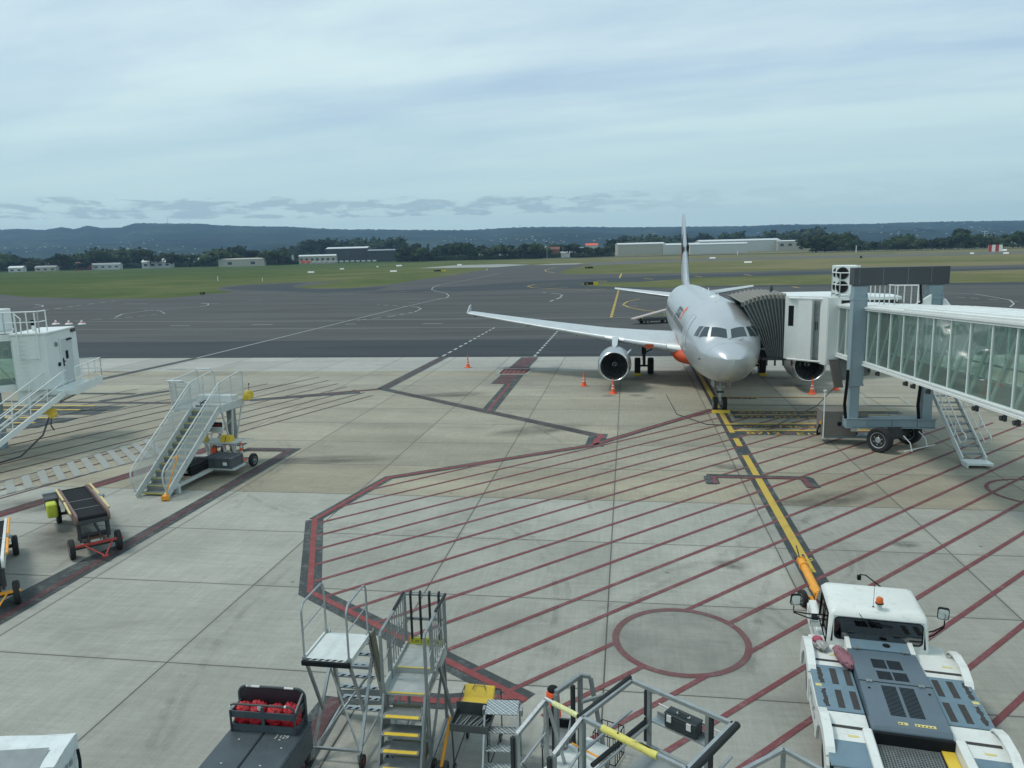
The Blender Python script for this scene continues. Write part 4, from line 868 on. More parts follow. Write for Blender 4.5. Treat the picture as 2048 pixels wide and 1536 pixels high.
# service stairs on the far side
st = MB(); tr = MB(); hr = MB(); x0, x1 = BW+.42, BW+1.28; lf, lt, zt = 11.0, 16.2, 3.5
for x in (x0, x1): st.beam((x, lf, .22), (x, lt, zt), .05, .22)
st.box(x0-.03, x1+.05, lf-.55, lf+.10, .12, .20); st.box(x0-.03, x0+.03, lf-.5, lf, 0, .12)
sst = st.build('service_stairs', MW, br)
for k in range(1, 15): t = k/15; l, z = lf+(lt-lf)*t, .12+(zt-.12)*t; tr.box(x0+.03, x1-.03, l-.12, l+.12, z, z+.035)
tr.build('tread', MALD, sst)
for x in (x0-.02, x1+.02):
    a, b = V((x, lf+.25, .35)), V((x, lt, zt)); u = V((0, -.12, .95)); um = u*.5
    hr.tube([a+um, a+V((0, -.42, .62)), a+V((0, -.48, .78)), a+V((0, -.35, .92)), a+u, b+u], .026, 8); hr.tube([a+um, b+um], .02, 6)
    for t in (.12, .42, .75): p = a.lerp(b, t); hr.tube([p-V((0, 0, .1)), p+u], .022, 6)
hr.build('handrail', MWC, sst)
g = MB(); g.box(x0-.5, x1, lt, lt+1.0, zt-.1, zt); g.build('landing', MALD, sst)

# ================================================================ second boarding bridge at the left edge
C0 = V((-21.7, 34.8, 0)); LH = -11.0
lb = thing('boarding_bridge', 'white boarding bridge cab with a grey service door and outside stairs at the left edge', 'jet bridge', C0, LH)
g = MB(); g.bbox(-1.45, 0, 0, 3.5, 2.82, 5.42, .02); lw_ = g.build('cab_wall', MW, lb)
MB().bbox(-1.5, .06, -.05, 3.56, 5.42, 5.52, .02).build('cab_roof', MWC, lb)
MB().box(-.01, .07, 3.1, 3.62, 5.25, 5.42).build('roof_bracket', MDRK, lb)
MB().box(-1.3, -.02, 3.51, 3.9, 2.9, 5.35).build('end_panel', MW, lw_)
MDGR = paint('door_grey', (.50, .55, .54), .45, var=.04)
dr = MB().box(.003, .04, 1.55, 2.95, 2.95, 5.02).build('service_door', MDGR, lb)
g = MB(); g.box(.003, .055, 1.47, 1.545, 2.9, 5.10); g.box(.003, .055, 2.955, 3.03, 2.9, 5.10); g.box(.003, .055, 1.545, 2.955, 5.025, 5.10); g.build('door_frame', MWC, dr)
MB().box(.041, .05, 2.05, 2.38, 4.02, 4.42).build('door_window', MBLK, dr)
g = MB(); g.cyl((.04, 1.66, 3.95), (.12, 1.66, 3.95), .03, 8); g.beam((.10, 1.66, 3.95), (.10, 1.82, 3.93), .03, .03); g.box(.04, .07, 1.62, 1.72, 3.72, 4.1); g.box(.04, .10, 2.3, 2.9, 4.92, 4.99); g.build('door_handle', MBLK, dr)
MB().box(.003, .05, 1.1, 1.32, 3.78, 3.95).build('keypad', MBLK, lb)
g = MB(); g.cyl((.003, 1.05, 4.86), (.06, 1.05, 4.86), .12, 14); g.cyl((.06, 1.05, 4.86), (.10, 1.05, 4.86), .07, 14); g.build('alarm_bell', MGREY, lb)
MB().box(-1.6, .12, .25, 3.2, 2.15, 2.80).build('underside_box', MW, lb); g = MB()
for k in range(16): g.box(.121, .13, .4+k*.17, .5+k*.17, 2.11, 2.19)
g.build('ventilation_slot', MBLK, lb)
# tunnel and its glazing towards the terminal
tn = MB(); tn.beam((-1.55, .5, 5.32), (-7, -3.1, 5.5), .35, .30); tn.beam((-1.55, .5, 2.95), (-7, -3.1, 3.1), .35, .3); tn.build('tunnel_beam', MWC, lb)
MB().add([(-1.5, .4, 5.5), (-7, -3.2, 5.68), (-8.4, -.9, 5.68), (-2.6, 3.2, 5.5), (-1.5, .4, 5.55), (-7, -3.2, 5.73), (-8.4, -.9, 5.73), (-2.6, 3.2, 5.55)], [(0, 3, 2, 1), (4, 5, 6, 7), (0, 1, 5, 4), (1, 2, 6, 5), (2, 3, 7, 6), (3, 0, 4, 7)]).build('tunnel_roof', MW, lb)
tv = V((-5.45, -3.6, .15)); tv.normalize(); g = MB(); mu = MB(); p0 = V((-1.62, .46, 3.1))
g.add([p0+V((0, 0, 0)), p0+tv*6, p0+tv*6+V((0, 0, 2.1)), p0+V((0, 0, 2.1))], [(0, 1, 2, 3)]); 
g.add([p0+V((-1, 2.3, 0)), p0+V((-1, 2.3, 0))+tv*6, p0+V((-1, 2.3, 2.1))+tv*6, p0+V((-1, 2.3, 2.1))], [(0, 1, 2, 3)]); g.build('glass_pane', MGT, lb)
for k in range(5): q = p0+tv*(k*1.4+.02); mu.beam(q, q+V((0, 0, 2.1)), .06, .06); mu.beam(q+V((-.05, .05, 0)), q+tv*1.4+V((-.05, .05, 2.1)), .10, .05)
mu.build('mullions', MMUL, lb)
MB().add([p0, p0+tv*6, p0+tv*6+V((-1, 2.3, 0)), p0+V((-1, 2.3, 0))], [(0, 1, 2, 3)]).build('floor', MFLR, lb)
g = MB(); rail(g, [(-.25, .1, 5.5), (-1.7, .1, 5.5), (-3.1, -.6, 5.55)], 1.0, .03, True, .42); rail(g, [(-.25, .1, 5.5), (-.25, 1.0, 5.5)], 1.0, .03, True, .9)
g.tube([(-.3, -.12, 6.45), (-.3, -.12, 4.3), (-1.15, -.12, 4.3), (-1.15, -.12, 6.45)], .035, 6); g.tube([(-1.2, .1, 6.4), (-.95, .0, 6.2), (-.95, -.1, 5.4)], .03, 6); g.build('roof_railing', MWC, lb)
g = MB(); 
for k in range(12): g.beam((-1.15, -.10, 3.0+k*.2), (-.85, -.10, 3.0+k*.2), .03, .03)
g.build('ladder', MWC, lb)
MB().bbox(-3.6, -2.2, .6, 2.2, 5.56, 6.6, .03).build('roof_unit', MW, lb)
g = MB(); g.cyl((-.9, 1.2, 5.52), (-.9, 1.2, 5.8), .09, 12); g.build('beacon_base', MWC, lb); MB().cyl((-.9, 1.2, 5.8), (-.9, 1.2, 6.05), .11, 12).build('beacon_lamp', MBLK, lb)
g = MB(); g.box(.0, 1.15, -.1, 3.4, 2.55, 2.75); g.box(1.10, 1.16, -.1, 3.4, 2.75, 2.95); bal = g.build('balcony', MW, lb)
g = MB(); rail(g, [(1.13, -.1, 2.75), (1.13, 3.4, 2.75), (.1, 3.4, 2.75)], 1.1, .026, True, .85); g.build('balcony_railing', MWC, bal)
ls = MB(); tr = MB(); hr = MB(); a0, b0 = V((.2, -.15, 2.68)), V((-2.4, -5.2, .15)); sx_ = V((.45, -.2, 0))
for s in (-1, 1): ls.beam(a0+sx_*s, b0+sx_*s, .06, .24); 
lst = ls.build('service_stairs', MW, lb)
for k in range(13): p = a0.lerp(b0, (k+.5)/13); tr.box(p.x-.47, p.x+.47, p.y-.13, p.y+.13, p.z-.02, p.z+.02)
tr.build('tread', MALD, lst)
for s in (-1, 1):
    for h in (1.0, .52): hr.tube([a0+sx_*s+V((0, .45, h+.02)), a0+sx_*s+V((0, 0, h)), b0+sx_*s+V((0, 0, h))], .028 if h == 1.0 else .022, 6)
    for k in range(7): p = a0.lerp(b0, k/6)+sx_*s; hr.tube([p, p+V((0, .12, 1.0))], .022, 6)
hr.build('handrail', MWC, lst)
g = MB(); g.cyl((.2, -1.0, 1.75), (.2, -.55, 1.75), .13, 12); g.box(-.1, .3, -.9, -.6, 1.8, 2.05); g.build('cable_plug', MYEL, lb)
g = MB(); g.tube([(.1, -.8, 1.8), (.0, -1.6, 1.0), (-.6, -2.6, .3), (-2.0, -3.4, .05), (-3.6, -3.7, .04)], .04, 8); g.tube([(.15, -.8, 1.8), (.15, -1.0, 1.3), (.1, -.6, 1.0)], .03, 6); g.build('ground_power_cable', MDRK, lb)
g = MB(); g.bbox(-3.1, -2.6, .5, 1.0, 0, 5, .02); g.build('support_column', MCOLM, lb)
# ================================================================ ground equipment
def frame_at(x, y, h): return Matrix.Translation((x, y, 0)) @ Matrix.Rotation(-rad(h), 4, 'Z')
def ragged(mb, x0, x1, y0, y1, z, amt=.02, n=9):
    L_, R_ = [], []
    for i in range(n+1):
        t = i/n; y = y0+(y1-y0)*t; L_.append((x0+random.uniform(0, amt), y, z)); R_.append((x1-random.uniform(0, amt), y, z))
    for i in range(n): mb.add([L_[i], R_[i], R_[i+1], L_[i+1]], [(0, 1, 2, 3)])
MTW = paint('tug_white', (.66, .69, .66), .38, var=.05, dirt=.38, scale=2.4, dirtc=(.34, .33, .28))
MTB = paint('tug_deck_blue', (.13, .205, .255), .42, var=.12, scale=3, dirt=.45, dirtc=(.20, .24, .26)); MTH = paint('tug_hood_grey', (.095, .135, .165), .40, var=.10, scale=2, dirt=.15, dirtc=(.15, .17, .18))
MGRIP = paint('grip_strip', (.045, .044, .042), .9, var=.25, scale=14, bmp=.6); MSTK = paint('warning_sticker', (.60, .52, .20), .6, var=.1)
def grip_paint(c): pass
# ---- pushback tractor
tug = thing('aircraft_tug', 'large white pushback tractor with blue grey deck plates and an amber beacon on its cab', 'aircraft tug', (7.215, 14.462, 0), 15.54)
DZ = .91; HW = 1.33; HO = -.27
g = MB(); g.bbox(-1.2, -.62, -4.6, -.9, .55, DZ, .02); g.bbox(.62, 1.2, -4.6, -.9, .55, DZ, .02); g.bbox(-1.0, 1.0, -4.9, 1.1, .30, .65, .02); g.box(-.62, .62, -2.9, -.9, .5, .85)
g.bbox(-1.0, 1.0, -.9, .85, .5, .84, .03)
ch = g.build('chassis', MTW, tug)
# side walls with arches and fenders that stand above the deck
def archwall(x, s):
    g = MB(); top = []
    for yc_ in (-1.75, -4.15):
        pts = [(yc_-.70, .38)]+[(yc_-.53*math.cos(a), .42+.50*math.sin(a)) for a in [i*math.pi/12 for i in range(13)]]+[(yc_+.70, .38)]
        out = [(yc_-.70, .38), (yc_-.68, .80), (yc_-.5, .97), (yc_-.2, 1.07), (yc_+.25, 1.07), (yc_+.5, 1.0), (yc_+.68, .80), (yc_+.70, .38)]
        n = 14; O = []
        for i in range(15):
            t = i/14; f_ = t*7; k = min(6, int(f_)); O.append((out[k][0]+(out[k+1][0]-out[k][0])*(f_-k), out[k][1]+(out[k+1][1]-out[k][1])*(f_-k)))
        for xx0, xx1 in (((x, x+s*.05)), ):
            for i in range(14):
                a, b, c, d = pts[i], pts[i+1], O[i+1], O[i]
                g.add([(xx0, *a), (xx0, *b), (xx0, *c), (xx0, *d), (xx1, *a), (xx1, *b), (xx1, *c), (xx1, *d)], [(0, 1, 2, 3), (7, 6, 5, 4), (0, 4, 5, 1), (1, 5, 6, 2), (2, 6, 7, 3), (3, 7, 4, 0)])
        for i in range(3, 11):   # top lip
            (a, za), (b, zb_) = O[i], O[i+1]
            g.add([(x-s*.09, a, za-.005), (x+s*.052, a, za-.005), (x+s*.052, b, zb_-.005), (x-s*.09, b, zb_-.005), (x-s*.09, a, za+.03), (x+s*.052, a, za+.03), (x+s*.052, b, zb_+.03), (x-s*.09, b, zb_+.03)], [(0, 3, 2, 1), (4, 5, 6, 7), (0, 1, 5, 4), (1, 2, 6, 5), (2, 3, 7, 6), (3, 0, 4, 7)])
    g.box(x-s*.02, x+s*.03, -3.45, -2.45, .40, DZ-.004)
    return g.build('fender', MTW, tug, 40)
fl_ = archwall(-HW+.03, -1); archwall(HW-.03, 1)
for yc_ in (-1.75, -4.15):
    for s in (-1, 1): wheelobj(tug, (s*(HW-.22), yc_, .44), (1, 0, 0), .44, .32)
# number lettering on the left side
g = MB(); g.text('PTUG 12', .3, T(-HW-.005, -2.55, .55, rx=math.pi/2, rz=-math.pi/2)); 
for v in g.v: pass
g.build('fleet_number', MGREY, fl_)
for s in (-1, 1):
    g = MB(); a, b = (-HW+.02, -.60) if s < 0 else (.60, HW-.02)
    g.bbox(a, b, -3.55, -2.12, DZ+.004, DZ+.034, .008); dp = g.build('deck_plate', MTB, tug)
    g = MB(); g.bbox(a, b, -5.0, -4.35, DZ+.004, DZ+.034, .008); g.build('deck_plate', MTB, tug)
    g = MB(); w3 = (b-a)/3
    for k in range(3):
        xx = a+.09+k*(w3*.98); rg = .035 if (k == 0 and s < 0) or (k == 2 and s > 0) else .003
        for ya, yb in ((-2.74, -2.22), (-3.46, -2.92)): g = MB(); ragged(g, xx, xx+.11, ya, yb, DZ+.037, rg, 14 if rg > .01 else 3); g.build('grip_strip', MGRIP, dp)
    MB().bbox(a, b, -2.11, -1.35, DZ+.002, DZ+.016, .004).build('white_deck', MTW, tug); wp = MB().bbox(a, b, -4.34, -3.56, DZ+.002, DZ+.016, .004).build('white_deck', MTW, tug)
    for y in (-1.95, -4.0):
        g = MB(); g.add([(a+.08, y, DZ+.019), (b-.05, y-.01, DZ+.019), (b-.05, y+.07, DZ+.019), (a+.06, y+.075, DZ+.019)], [(0, 1, 2, 3)]); g.build('grip_strip', MGRIP, wp)
    g = MB(); g.box((a+b)/2, (a+b)/2+.16, -4.22, -4.17, DZ+.017, DZ+.02); g.box((a+b)/2+.05, (a+b)/2+.22, -1.72, -1.67, DZ+.017, DZ+.02); q = g.build('warning_sticker', MSTK, wp)
    g = MB(); g.box(a+.03 if s < 0 else b-.13, a+.13 if s < 0 else b-.03, -2.86, -2.78, DZ+.035, DZ+.038); g.build('warning_sticker', MSTK, dp)
    g = MB(); g.cyl((a+.12 if s < 0 else b-.12, -2.93, DZ+.03), (a+.12 if s < 0 else b-.12, -2.93, DZ+.05), .03, 10); g.build('deck_latch', MALU, dp)
# engine hood: two hinged covers with louvres
HX = .575; g = MB()
prof = [(-1.62, .8), (-1.62, 1.335+HO), (-1.9, 1.36+HO), (-2.75, 1.38+HO), (-3.98, 1.33+HO), (-4.04, 1.27+HO), (-4.04, .8)]
g.prism(prof, 'x', -HX, HX); hood = g.build('engine_hood', MTH, tug, 20, .015)
g = MB(); g.prism([(-1.605, .8), (-1.605, 1.075), (-1.25, 1.09), (-1.25, .8)], 'x', -.5, .5); g.build('hood_front_panel', MTB, tug)
g = MB()
for s in (-1, 1): g.prism([(-1.61, .8), (-1.61, 1.07), (-1.25, 1.12), (-1.25, .8)], 'x', s*.55-.045, s*.55+.045)
g.build('hood_side_rail', MTW, tug, 35, .01)
hz = lambda y: HO+(1.36+(y+1.9)/-.85*.02 if y > -2.75 else 1.38-(-2.75-y)/1.23*.05)
for (ya, yb, xs_) in ((-2.0, -2.32, ((-.26, -.03), (.0, .23))), (-2.42, -2.68, ((-.24, -.01), (.02, .25))), (-2.9, -3.72, ((-.25, -.02), (.03, .26)))):
    for x0, x1 in xs_:
        y = ya; g = MB()
        while y > yb: g.box(x0, x1, y-.010, y+.008, hz(y)+.002, hz(y)+.006); y -= .036
        g.build('louvre_panel', MBLK, hood)
g = MB(); g.box(-HX-.002, HX+.002, -2.80, -2.785, 1.33+HO, 1.384+HO); g.build('hood_gap', MBLK, hood)
for x in (-.42, .40):
    for y in (-1.62, -2.79):
        g = MB()
        g.box(x-.05, x+.05, y-.035, y+.035, hz(y)+.002, hz(y)+.018)
        for dx in (-.035, .035): g.cyl((x+dx, y-.045, hz(y)), (x+dx, y-.045, hz(y)+.02), .012, 6)
        g.build('hood_hinge', MALD, hood)
g = MB()
for x in (-.45, .48): g.cyl((x, -3.0, hz(-3.0)+.001), (x, -3.0, hz(-3)+.012), .02, 10)
g.build('hood_latch', MBLK, hood)
g = MB(); g.box(-.18, -.04, -3.93, -3.86, 1.335+HO, 1.3385+HO); g.box(.06, .36, -3.93, -3.86, 1.335+HO, 1.3385+HO); sk = g.build('warning_sticker', MSTK, hood)
g = MB(); 
for x in [-.155, -.105]+[.09+i*.055 for i in range(5)]: g.prism([(x-.018, -3.915), (x+.018, -3.915), (x, -3.875)], 'z', 1.339+HO, 1.340+HO)
g.build('sticker_symbol', MBLK, sk)
g = MB(); g.cyl((.12, -1.42, 1.08), (.12, -1.42, 1.10), .065, 18); g.build('filler_cap', MBLK, hood)
# rear tray with grating
g = MB(); g.box(-.60, .60, -5.2, -4.045, .66, .74); g.box(-.60, .60, -4.10, -4.045, .74, .98); g.build('rear_tray', MBLK, tug)
g = MB()
for i in range(22): g.beam((-.58+i*.0445, -4.12, .78), (-.58+i*.0445, -5.2, .78), .014, .03)
for i in range(24): g.beam((-.60, -4.12-i*.0455, .782), (.38, -4.12-i*.0455, .782), .014, .03)
g.build('grating', MALD, tug)
MB().box(.40, .58, -5.2, -4.10, .79, .82).build('yellow_step_edge', MYEL, tug)
for s in (-1, 1): MB().bbox(s*.66-.07, s*.66+.07, -5.2, -4.05, .7, 1.02, .02).build('tray_side_rail', MTW, tug)
# cab: loft from sill to roof with window openings as proud glass
g = MB(); RZ = 1.60; cw = .84
def cabring(z, x, yf, yr, r):
    pts = []
    for cx_, cy_, a0 in ((x-r, yf-r, 0), (-x+r, yf-r, 90), (-x+r, yr+r, 180), (x-r, yr+r, 270)):
        for i in range(4): a = rad(a0+i*30); pts.append(V((cx_+r*math.cos(a), cy_+r*math.sin(a), z)))
    return pts
g.rings([cabring(.82, .90, .55, -1.27, .05), cabring(1.0, .90, .55, -1.27, .06), cabring(1.52, .87, .15, -1.24, .08), cabring(1.57, .855, .08, -1.215, .09), cabring(RZ+.03, .82, .03, -1.16, .10), cabring(RZ+.05, .74, -.05, -1.06, .12)])
g.f = [f for i, f in enumerate(g.f) if i not in (16+3, 16+11, 16+7, 16+15)]; cv = list(g.v)
cab = g.build('cab', MTW, tug, 50)
def rrect(cx_, cz_, w_, h_, r, n=5):
    pts = []
    for sx2, sz2, a0 in ((1, 1, 0), (-1, 1, 90), (-1, -1, 180), (1, -1, 270)):
        for i in range(n+1): a = rad(a0+i*90/n); pts.append((cx_+sx2*(w_/2-r)+r*math.cos(a), cz_+sz2*(h_/2-r)+r*math.sin(a)))
    return pts
rp = rrect(0, 1.285, 1.54, .43, .08); yr_ = lambda z: -1.27+max(0, z-1.0)*.065
g = MB(); xo, zl_, zh_ = .80, 1.0, 1.52   # rear wall round the window opening
def outer(x, z):
    dx, dz = x, z-1.285; k = min(xo/abs(dx) if dx else 9e9, ((zh_-1.285) if dz > 0 else (1.285-zl_))/abs(dz) if dz else 9e9); return x*k, 1.285+dz*k
ro = [outer(x, z) for x, z in rp]; n_ = len(rp)
for (x, z), (u, v_) in zip([(-xo, zl_), (xo, zl_), (xo, zh_), (-xo, zh_)], [(0, 0)]*4):
    i = min(range(n_), key=lambda q: (ro[q][0]-x)**2+(ro[q][1]-z)**2); ro[i] = (x, z)
g.add([(x, yr_(z)+.002, z) for x, z in rp]+[(x, yr_(z)+.002, z) for x, z in ro], [(i, (i+1) % n_, n_+(i+1) % n_, n_+i) for i in range(n_)]); g.build('rear_wall', MTW, cab)
g = MB(); g.add([(x, yr_(z)-.006, z) for x, z in rp], [list(range(n_))]); rw = g.build('rear_window', MGL, cab)
for nm, q in (('windshield', (16+3, 16+4, 32+4, 32+3)), ('side_window', (16+7, 16+8, 32+8, 32+7)), ('side_window', (16+15, 16+0, 32+0, 32+15))):
    MB().add([tuple(cv[i]) for i in q], [(0, 1, 2, 3)]).build(nm, MGL, cab)
for x in (-.42, .38):
    g = MB(); g.bbox(x-.22, x+.22, -.95, -.5, .86, 1.0, .03); g.bbox(x-.20, x+.20, -1.08, -.94, .98, 1.36, .04); g.build('seat', MDRK, cab)
g = MB(); g.bbox(-.8, .8, .0, .4, .84, 1.06, .03); g.bbox(-.12, .10, -.7, .0, .84, 1.04, .02); g.build('dashboard', MDRK, cab)
g = MB(); g.tube([(-.42+.17*math.cos(i*math.pi/8), -.18+.10*math.sin(i*math.pi/8), 1.18+.13*math.sin(i*math.pi/8)) for i in range(17)], .014, 6); g.cyl((-.42, -.18, 1.18), (-.42, .1, 1.02), .02, 6); g.build('steering_wheel', MBLK, cab)
g = MB(); g.box(-.28, .42, -.6, -.59, 1.36, 1.42); g.box(.55, .60, -.95, -.90, .9, 1.45); g.build('cab_fittings', MGREY, cab)
g = MB(); g.tube([(x, yr_(z)-.014, z) for x, z in rp+rp[:1]], .012, 6); g.build('window_seal', MBLK, cab)
g = MB(); g.tube([(-.35, -1.17, 1.56), (-.27, -1.26, 1.50), (.08, -1.27, 1.40)], .010, 5); g.beam((-.05, -1.285, 1.41), (.25, -1.285, 1.385), .012, .012); g.tube([(-.38, -1.14, 1.57), (-.34, -1.20, 1.58), (-.30, -1.24, 1.54)], .008, 5); g.build('wiper', MBLK, cab)
g = MB(); g.tube([(-.91, -.15, .93), (-.91, -1.18, .93), (-.886, -1.15, 1.5), (-.886, -.22, 1.5), (-.91, -.15, .93)], .014, 5); g.tube([(-.912, -.65, .93), (-.888, -.65, 1.5)], .012, 5); g.build('door_seal', MBLK, cab)
g = MB(); g.box(-.62, .03, -.56, -.16, RZ+.016, RZ+.03); g.build('roof_window', MWIN, cab)
g = MB(); g.tube([(-.63, -.57, RZ+.025), (.04, -.57, RZ+.025), (.04, -.15, RZ+.025), (-.63, -.15, RZ+.025), (-.63, -.57, RZ+.025)], .012, 5); g.build('window_seal', MBLK, cab)
g = MB(); g.box(-.07, .13, -1.17, -1.02, RZ-.0, RZ+.025); g.cyl((.03, -1.08, RZ+.02), (.03, -1.08, RZ+.17), .05, 14); bs = g.build('beacon_post', MTW, cab)
g = MB(); g.cyl((.03, -1.08, RZ+.17), (.03, -1.08, RZ+.19), .075, 18); g.build('beacon_base', MBLK, bs)
g = MB(); g.lathe([(.19, .066), (.27, .062), (.295, .045), (.30, .0)], (.03, -1.08, RZ), (0, 0, 1), 18); g.build('amber_beacon', paint('amber', (.62, .13, .02), .25, var=.1), bs)
g = MB(); g.cyl((-.06, -1.0, RZ+.02), (-.06, -1.0, RZ+.06), .02, 8); g.cyl((-.06, -1.0, RZ+.06), (-.055, -1.0, RZ+.55), .004, 5); g.box(-.15, -.11, -.98, -.96, RZ+.02, RZ+.03); g.build('antenna', MBLK, cab)
# mirrors
for s, x in ((-1, -.86), (1, .86)):
    g = MB()
    if s < 0: a = V((x, -.55, 1.18)); b = V((x-.60, -.62, 1.22))
    else: a = V((x, -.95, 1.18)); b = V((x+.38, -.82, 1.30))
    g.tube([a, a+(b-a)*.5+V((0, 0, -.02)), b, b+V((0, 0, .12))], .014, 6); g.tube([a+V((0, 0, -.10)), a+(b-a)*.5+V((0, 0, -.11)), b+V((0, 0, -.02))], .014, 6); ar = g.build('mirror_arm', MBLK, tug)
    mp = b+V((-.03*s, 0, .26)); g = MB(); g.M = Matrix.Translation(mp) @ Matrix.Rotation(rad(-12*s), 4, 'Z') @ Matrix.Rotation(rad(14), 4, 'X')
    r_ = rrect(0, 0, .20, .26, .05); g.prism(r_, 'y', -.018, .03); g.build('mirror_housing', MBLK, ar)
    g = MB(); g.M = Matrix.Translation(mp) @ Matrix.Rotation(rad(-12*s), 4, 'Z') @ Matrix.Rotation(rad(14), 4, 'X'); r_ = rrect(0, 0, .17, .23, .04); g.add([(a_, -.021, c_) for a_, c_ in r_], [list(range(len(r_)))]); g.build('mirror_glass', MIRR, ar)
g = MB(); g.bbox(-1.16, -.96, -.80, -.76, 1.02, 1.16, .008); g.build('mirror_lower', MIRR, tug)
g = MB(); g.tube([(.28, .1, 1.6), (.05, .45, 1.68), (-.05, .5, 1.66), (-.06, .5, 1.6)], .014, 6); g.box(-.1, -.03, .46, .54, 1.55, 1.64); g.build('front_mirror_arm', MBLK, tug)
g = MB(); g.tube([(-.95, -.7, 1.1), (-1.0, -.9, 1.22), (-.95, -1.0, 1.25), (-.9, -1.05, 1.1)], .012, 6); g.box(-1.12, -1.0, -.78, -.62, 1.02, 1.2); g.build('grab_handle', MBLK, tug)
TM = frame_at(7.215, 14.462, 15.54)
# bags on the tug deck
def lump(mb, c, r, sc, n=18, m=12, amt=.12, f=3.2, seed=0):
    from mathutils import noise as nz
    c = V(c); rs = []
    for i in range(m+1):
        ph = math.pi*(i+.02)/(m+.04); rg = []
        for j in range(n):
            th = j*2*math.pi/n; d = V((math.sin(ph)*math.cos(th), math.sin(ph)*math.sin(th), -math.cos(ph)))
            k = 1+amt*nz.noise(d*f+V((seed, seed*2.1, 0)))*2; rg.append(c+V((d.x*sc[0], d.y*sc[1], d.z*sc[2]))*r*k)
        rs.append(rg)
    mb.rings(rs); return mb
MPNK = paint('maroon_fabric', (.26, .12, .145), .85, var=.22, scale=14, bmp=.5)
bag = thing('wheel_chock_bag', 'long dusty pink quilted bag lying on the tractor deck beside the hood', 'bag', TM @ V((-.70, -1.95, DZ+.03)), 15.5-14)
g = MB(); lump(g, (0, 0, .11), 1, (.12, .38, .105), 28, 22, .13, 4.5, 2); g.build('bag_body', MPNK, bag, 80)
g = MB(); g.tube([(-.03, -.27, .12), (-.02, 0, .20), (-.03, .27, .12)], .006, 5); g.tube([(.05, -.27, .12), (.07, 0, .19), (.05, .27, .12)], .006, 5)
g.build('bag_seam', paint('maroon_dark', (.06, .02, .03), .8), bag)
g = MB(); g.text('ROSPO', .09, T(-.06, .16, .20, ry=-.35, rz=-math.pi/2)); g.build('bag_lettering', paint('maroon_text', (.07, .03, .04), .8), bag)
bot = thing('plastic_bag', 'crumpled clear plastic bag with a pink top beside the tractor cab', 'bag', TM @ V((-1.02, -1.45, DZ+.02)), 15.5)
g = MB(); lump(g, (0, -.05, .07), 1, (.12, .16, .075), 18, 12, .22, 5, 5); g.build('clear_film', paint('film', (.33, .33, .32), .25, var=.3, scale=18), bot, 80)
g = MB(); lump(g, (-.06, .12, .10), 1, (.10, .09, .07), 16, 10, .15, 4, 8); g.build('pink_top', paint('pink_cloth', (.38, .08, .12), .8, var=.2), bot, 80)
# ---- towbar on the lead in line
tb = thing('towbar', 'orange aircraft towbar with a small rubber wheel ahead of the tractor', 'towbar', (6.9, 16.9, 0), 0)
def tl(x, y, z): return V((x-6.9, y-16.9, z))
hq, tq = G(1603, 1122, .40), G(1638, 1192, .55); hd_, tl_ = tl(hq.x, hq.y, .40), tl(tq.x, tq.y, .55); d = (hd_-tl_)
g = MB(); g.tube([tl_+d*.02, tl_+d*.35, tl_+d*.8, hd_], .10, 14); g.tube([tl_+d*.80, tl_+d*.83], .125, 14); g.tube([hd_-d*.015, hd_+d*.01], .125, 14); g.build('bar', MORG, tb)
g = MB(); g.beam(hd_, hd_+d*.10, .22, .10); g.beam(hd_+d*.08+V((-.10, 0, 0)), hd_+d*.17+V((-.12, 0, 0)), .05, .09); g.beam(hd_+d*.08+V((.10, 0, 0)), hd_+d*.17+V((.10, 0, 0)), .05, .09); g.tube([hd_+V((-.05, 0, .08)), hd_+V((-.12, .1, .4))], .015, 6); g.build('tow_head', MDRK, tb)
g = MB(); g.tube([hd_-d*.10+V((.08, 0, .1)), hd_-d*.10+V((.22, 0, .16)), hd_-d*.14+V((.22, 0, .14)), hd_-d*.14+V((.08, 0, .08))], .012, 6); g.build('lift_handle', MYEL, tb)
g = MB(); g.text('DANGER', .13, Matrix.Translation(hd_-d*.16+V((-.03, 0, .105))) @ Matrix.Rotation(math.atan2(-d.y, -d.x), 4, 'Z')); g.build('bar_lettering', MDRK, tb)
g = MB(); g.beam(tl_+V((-.02, 0, .05)), tl_+V((-.02, -.05, -.40)), .10, .10); g.beam(tl_+V((0, 0, -.38)), (0.18, .0, .22), .08, .08); g.beam(tl_+V((-.02, .02, .05)), tl_+V((-.02, .35, .06)), .14, .05); g.build('axle_bracket', MORG, tb)
g = MB(); g.cyl((0, 0, .2), (.35, .02, .2), .025, 8); g.build('axle', MDRK, tb)
wheelobj(tb, (0, 0, .2), (1, .05, 0), .20, .12)

# ---- traffic cones
def cone(x, y, lab, h=.72, first=[None]):
    if first[0] is None:
        c = thing('traffic_cone', lab, 'traffic cone', (x, y, 0), 0, 'orange cones around the aircraft')
        g = MB(); g.bbox(-.21, .21, -.21, .21, 0, .045, .012); g.lathe([(.045, .165), (.07, .15), (.20, .125), (.72, .035), (.73, .03), (.735, .02), (.65, .02)], (0, 0, 0), (0, 0, 1), 20); cb = g.build('cone_body', MCONE, c)
        g = MB(); g.lathe([(.30, .1085), (.38, .094)], (0, 0, 0), (0, 0, 1), 20); g.lathe([(.48, .077), (.55, .0645)], (0, 0, 0), (0, 0, 1), 20); g.build('reflective_band', MREFL, cb)
        g = MB(); g.lathe([(.735, .045), (.80, .045), (.81, .03), (.95, .026), (.96, .0)], (0, 0, 0), (0, 0, 1), 12); g.build('cone_top', MCONE, cb)
        first[0] = c; return c
    return dup(first[0], (x, y, 0), random.uniform(0, 40), lab)
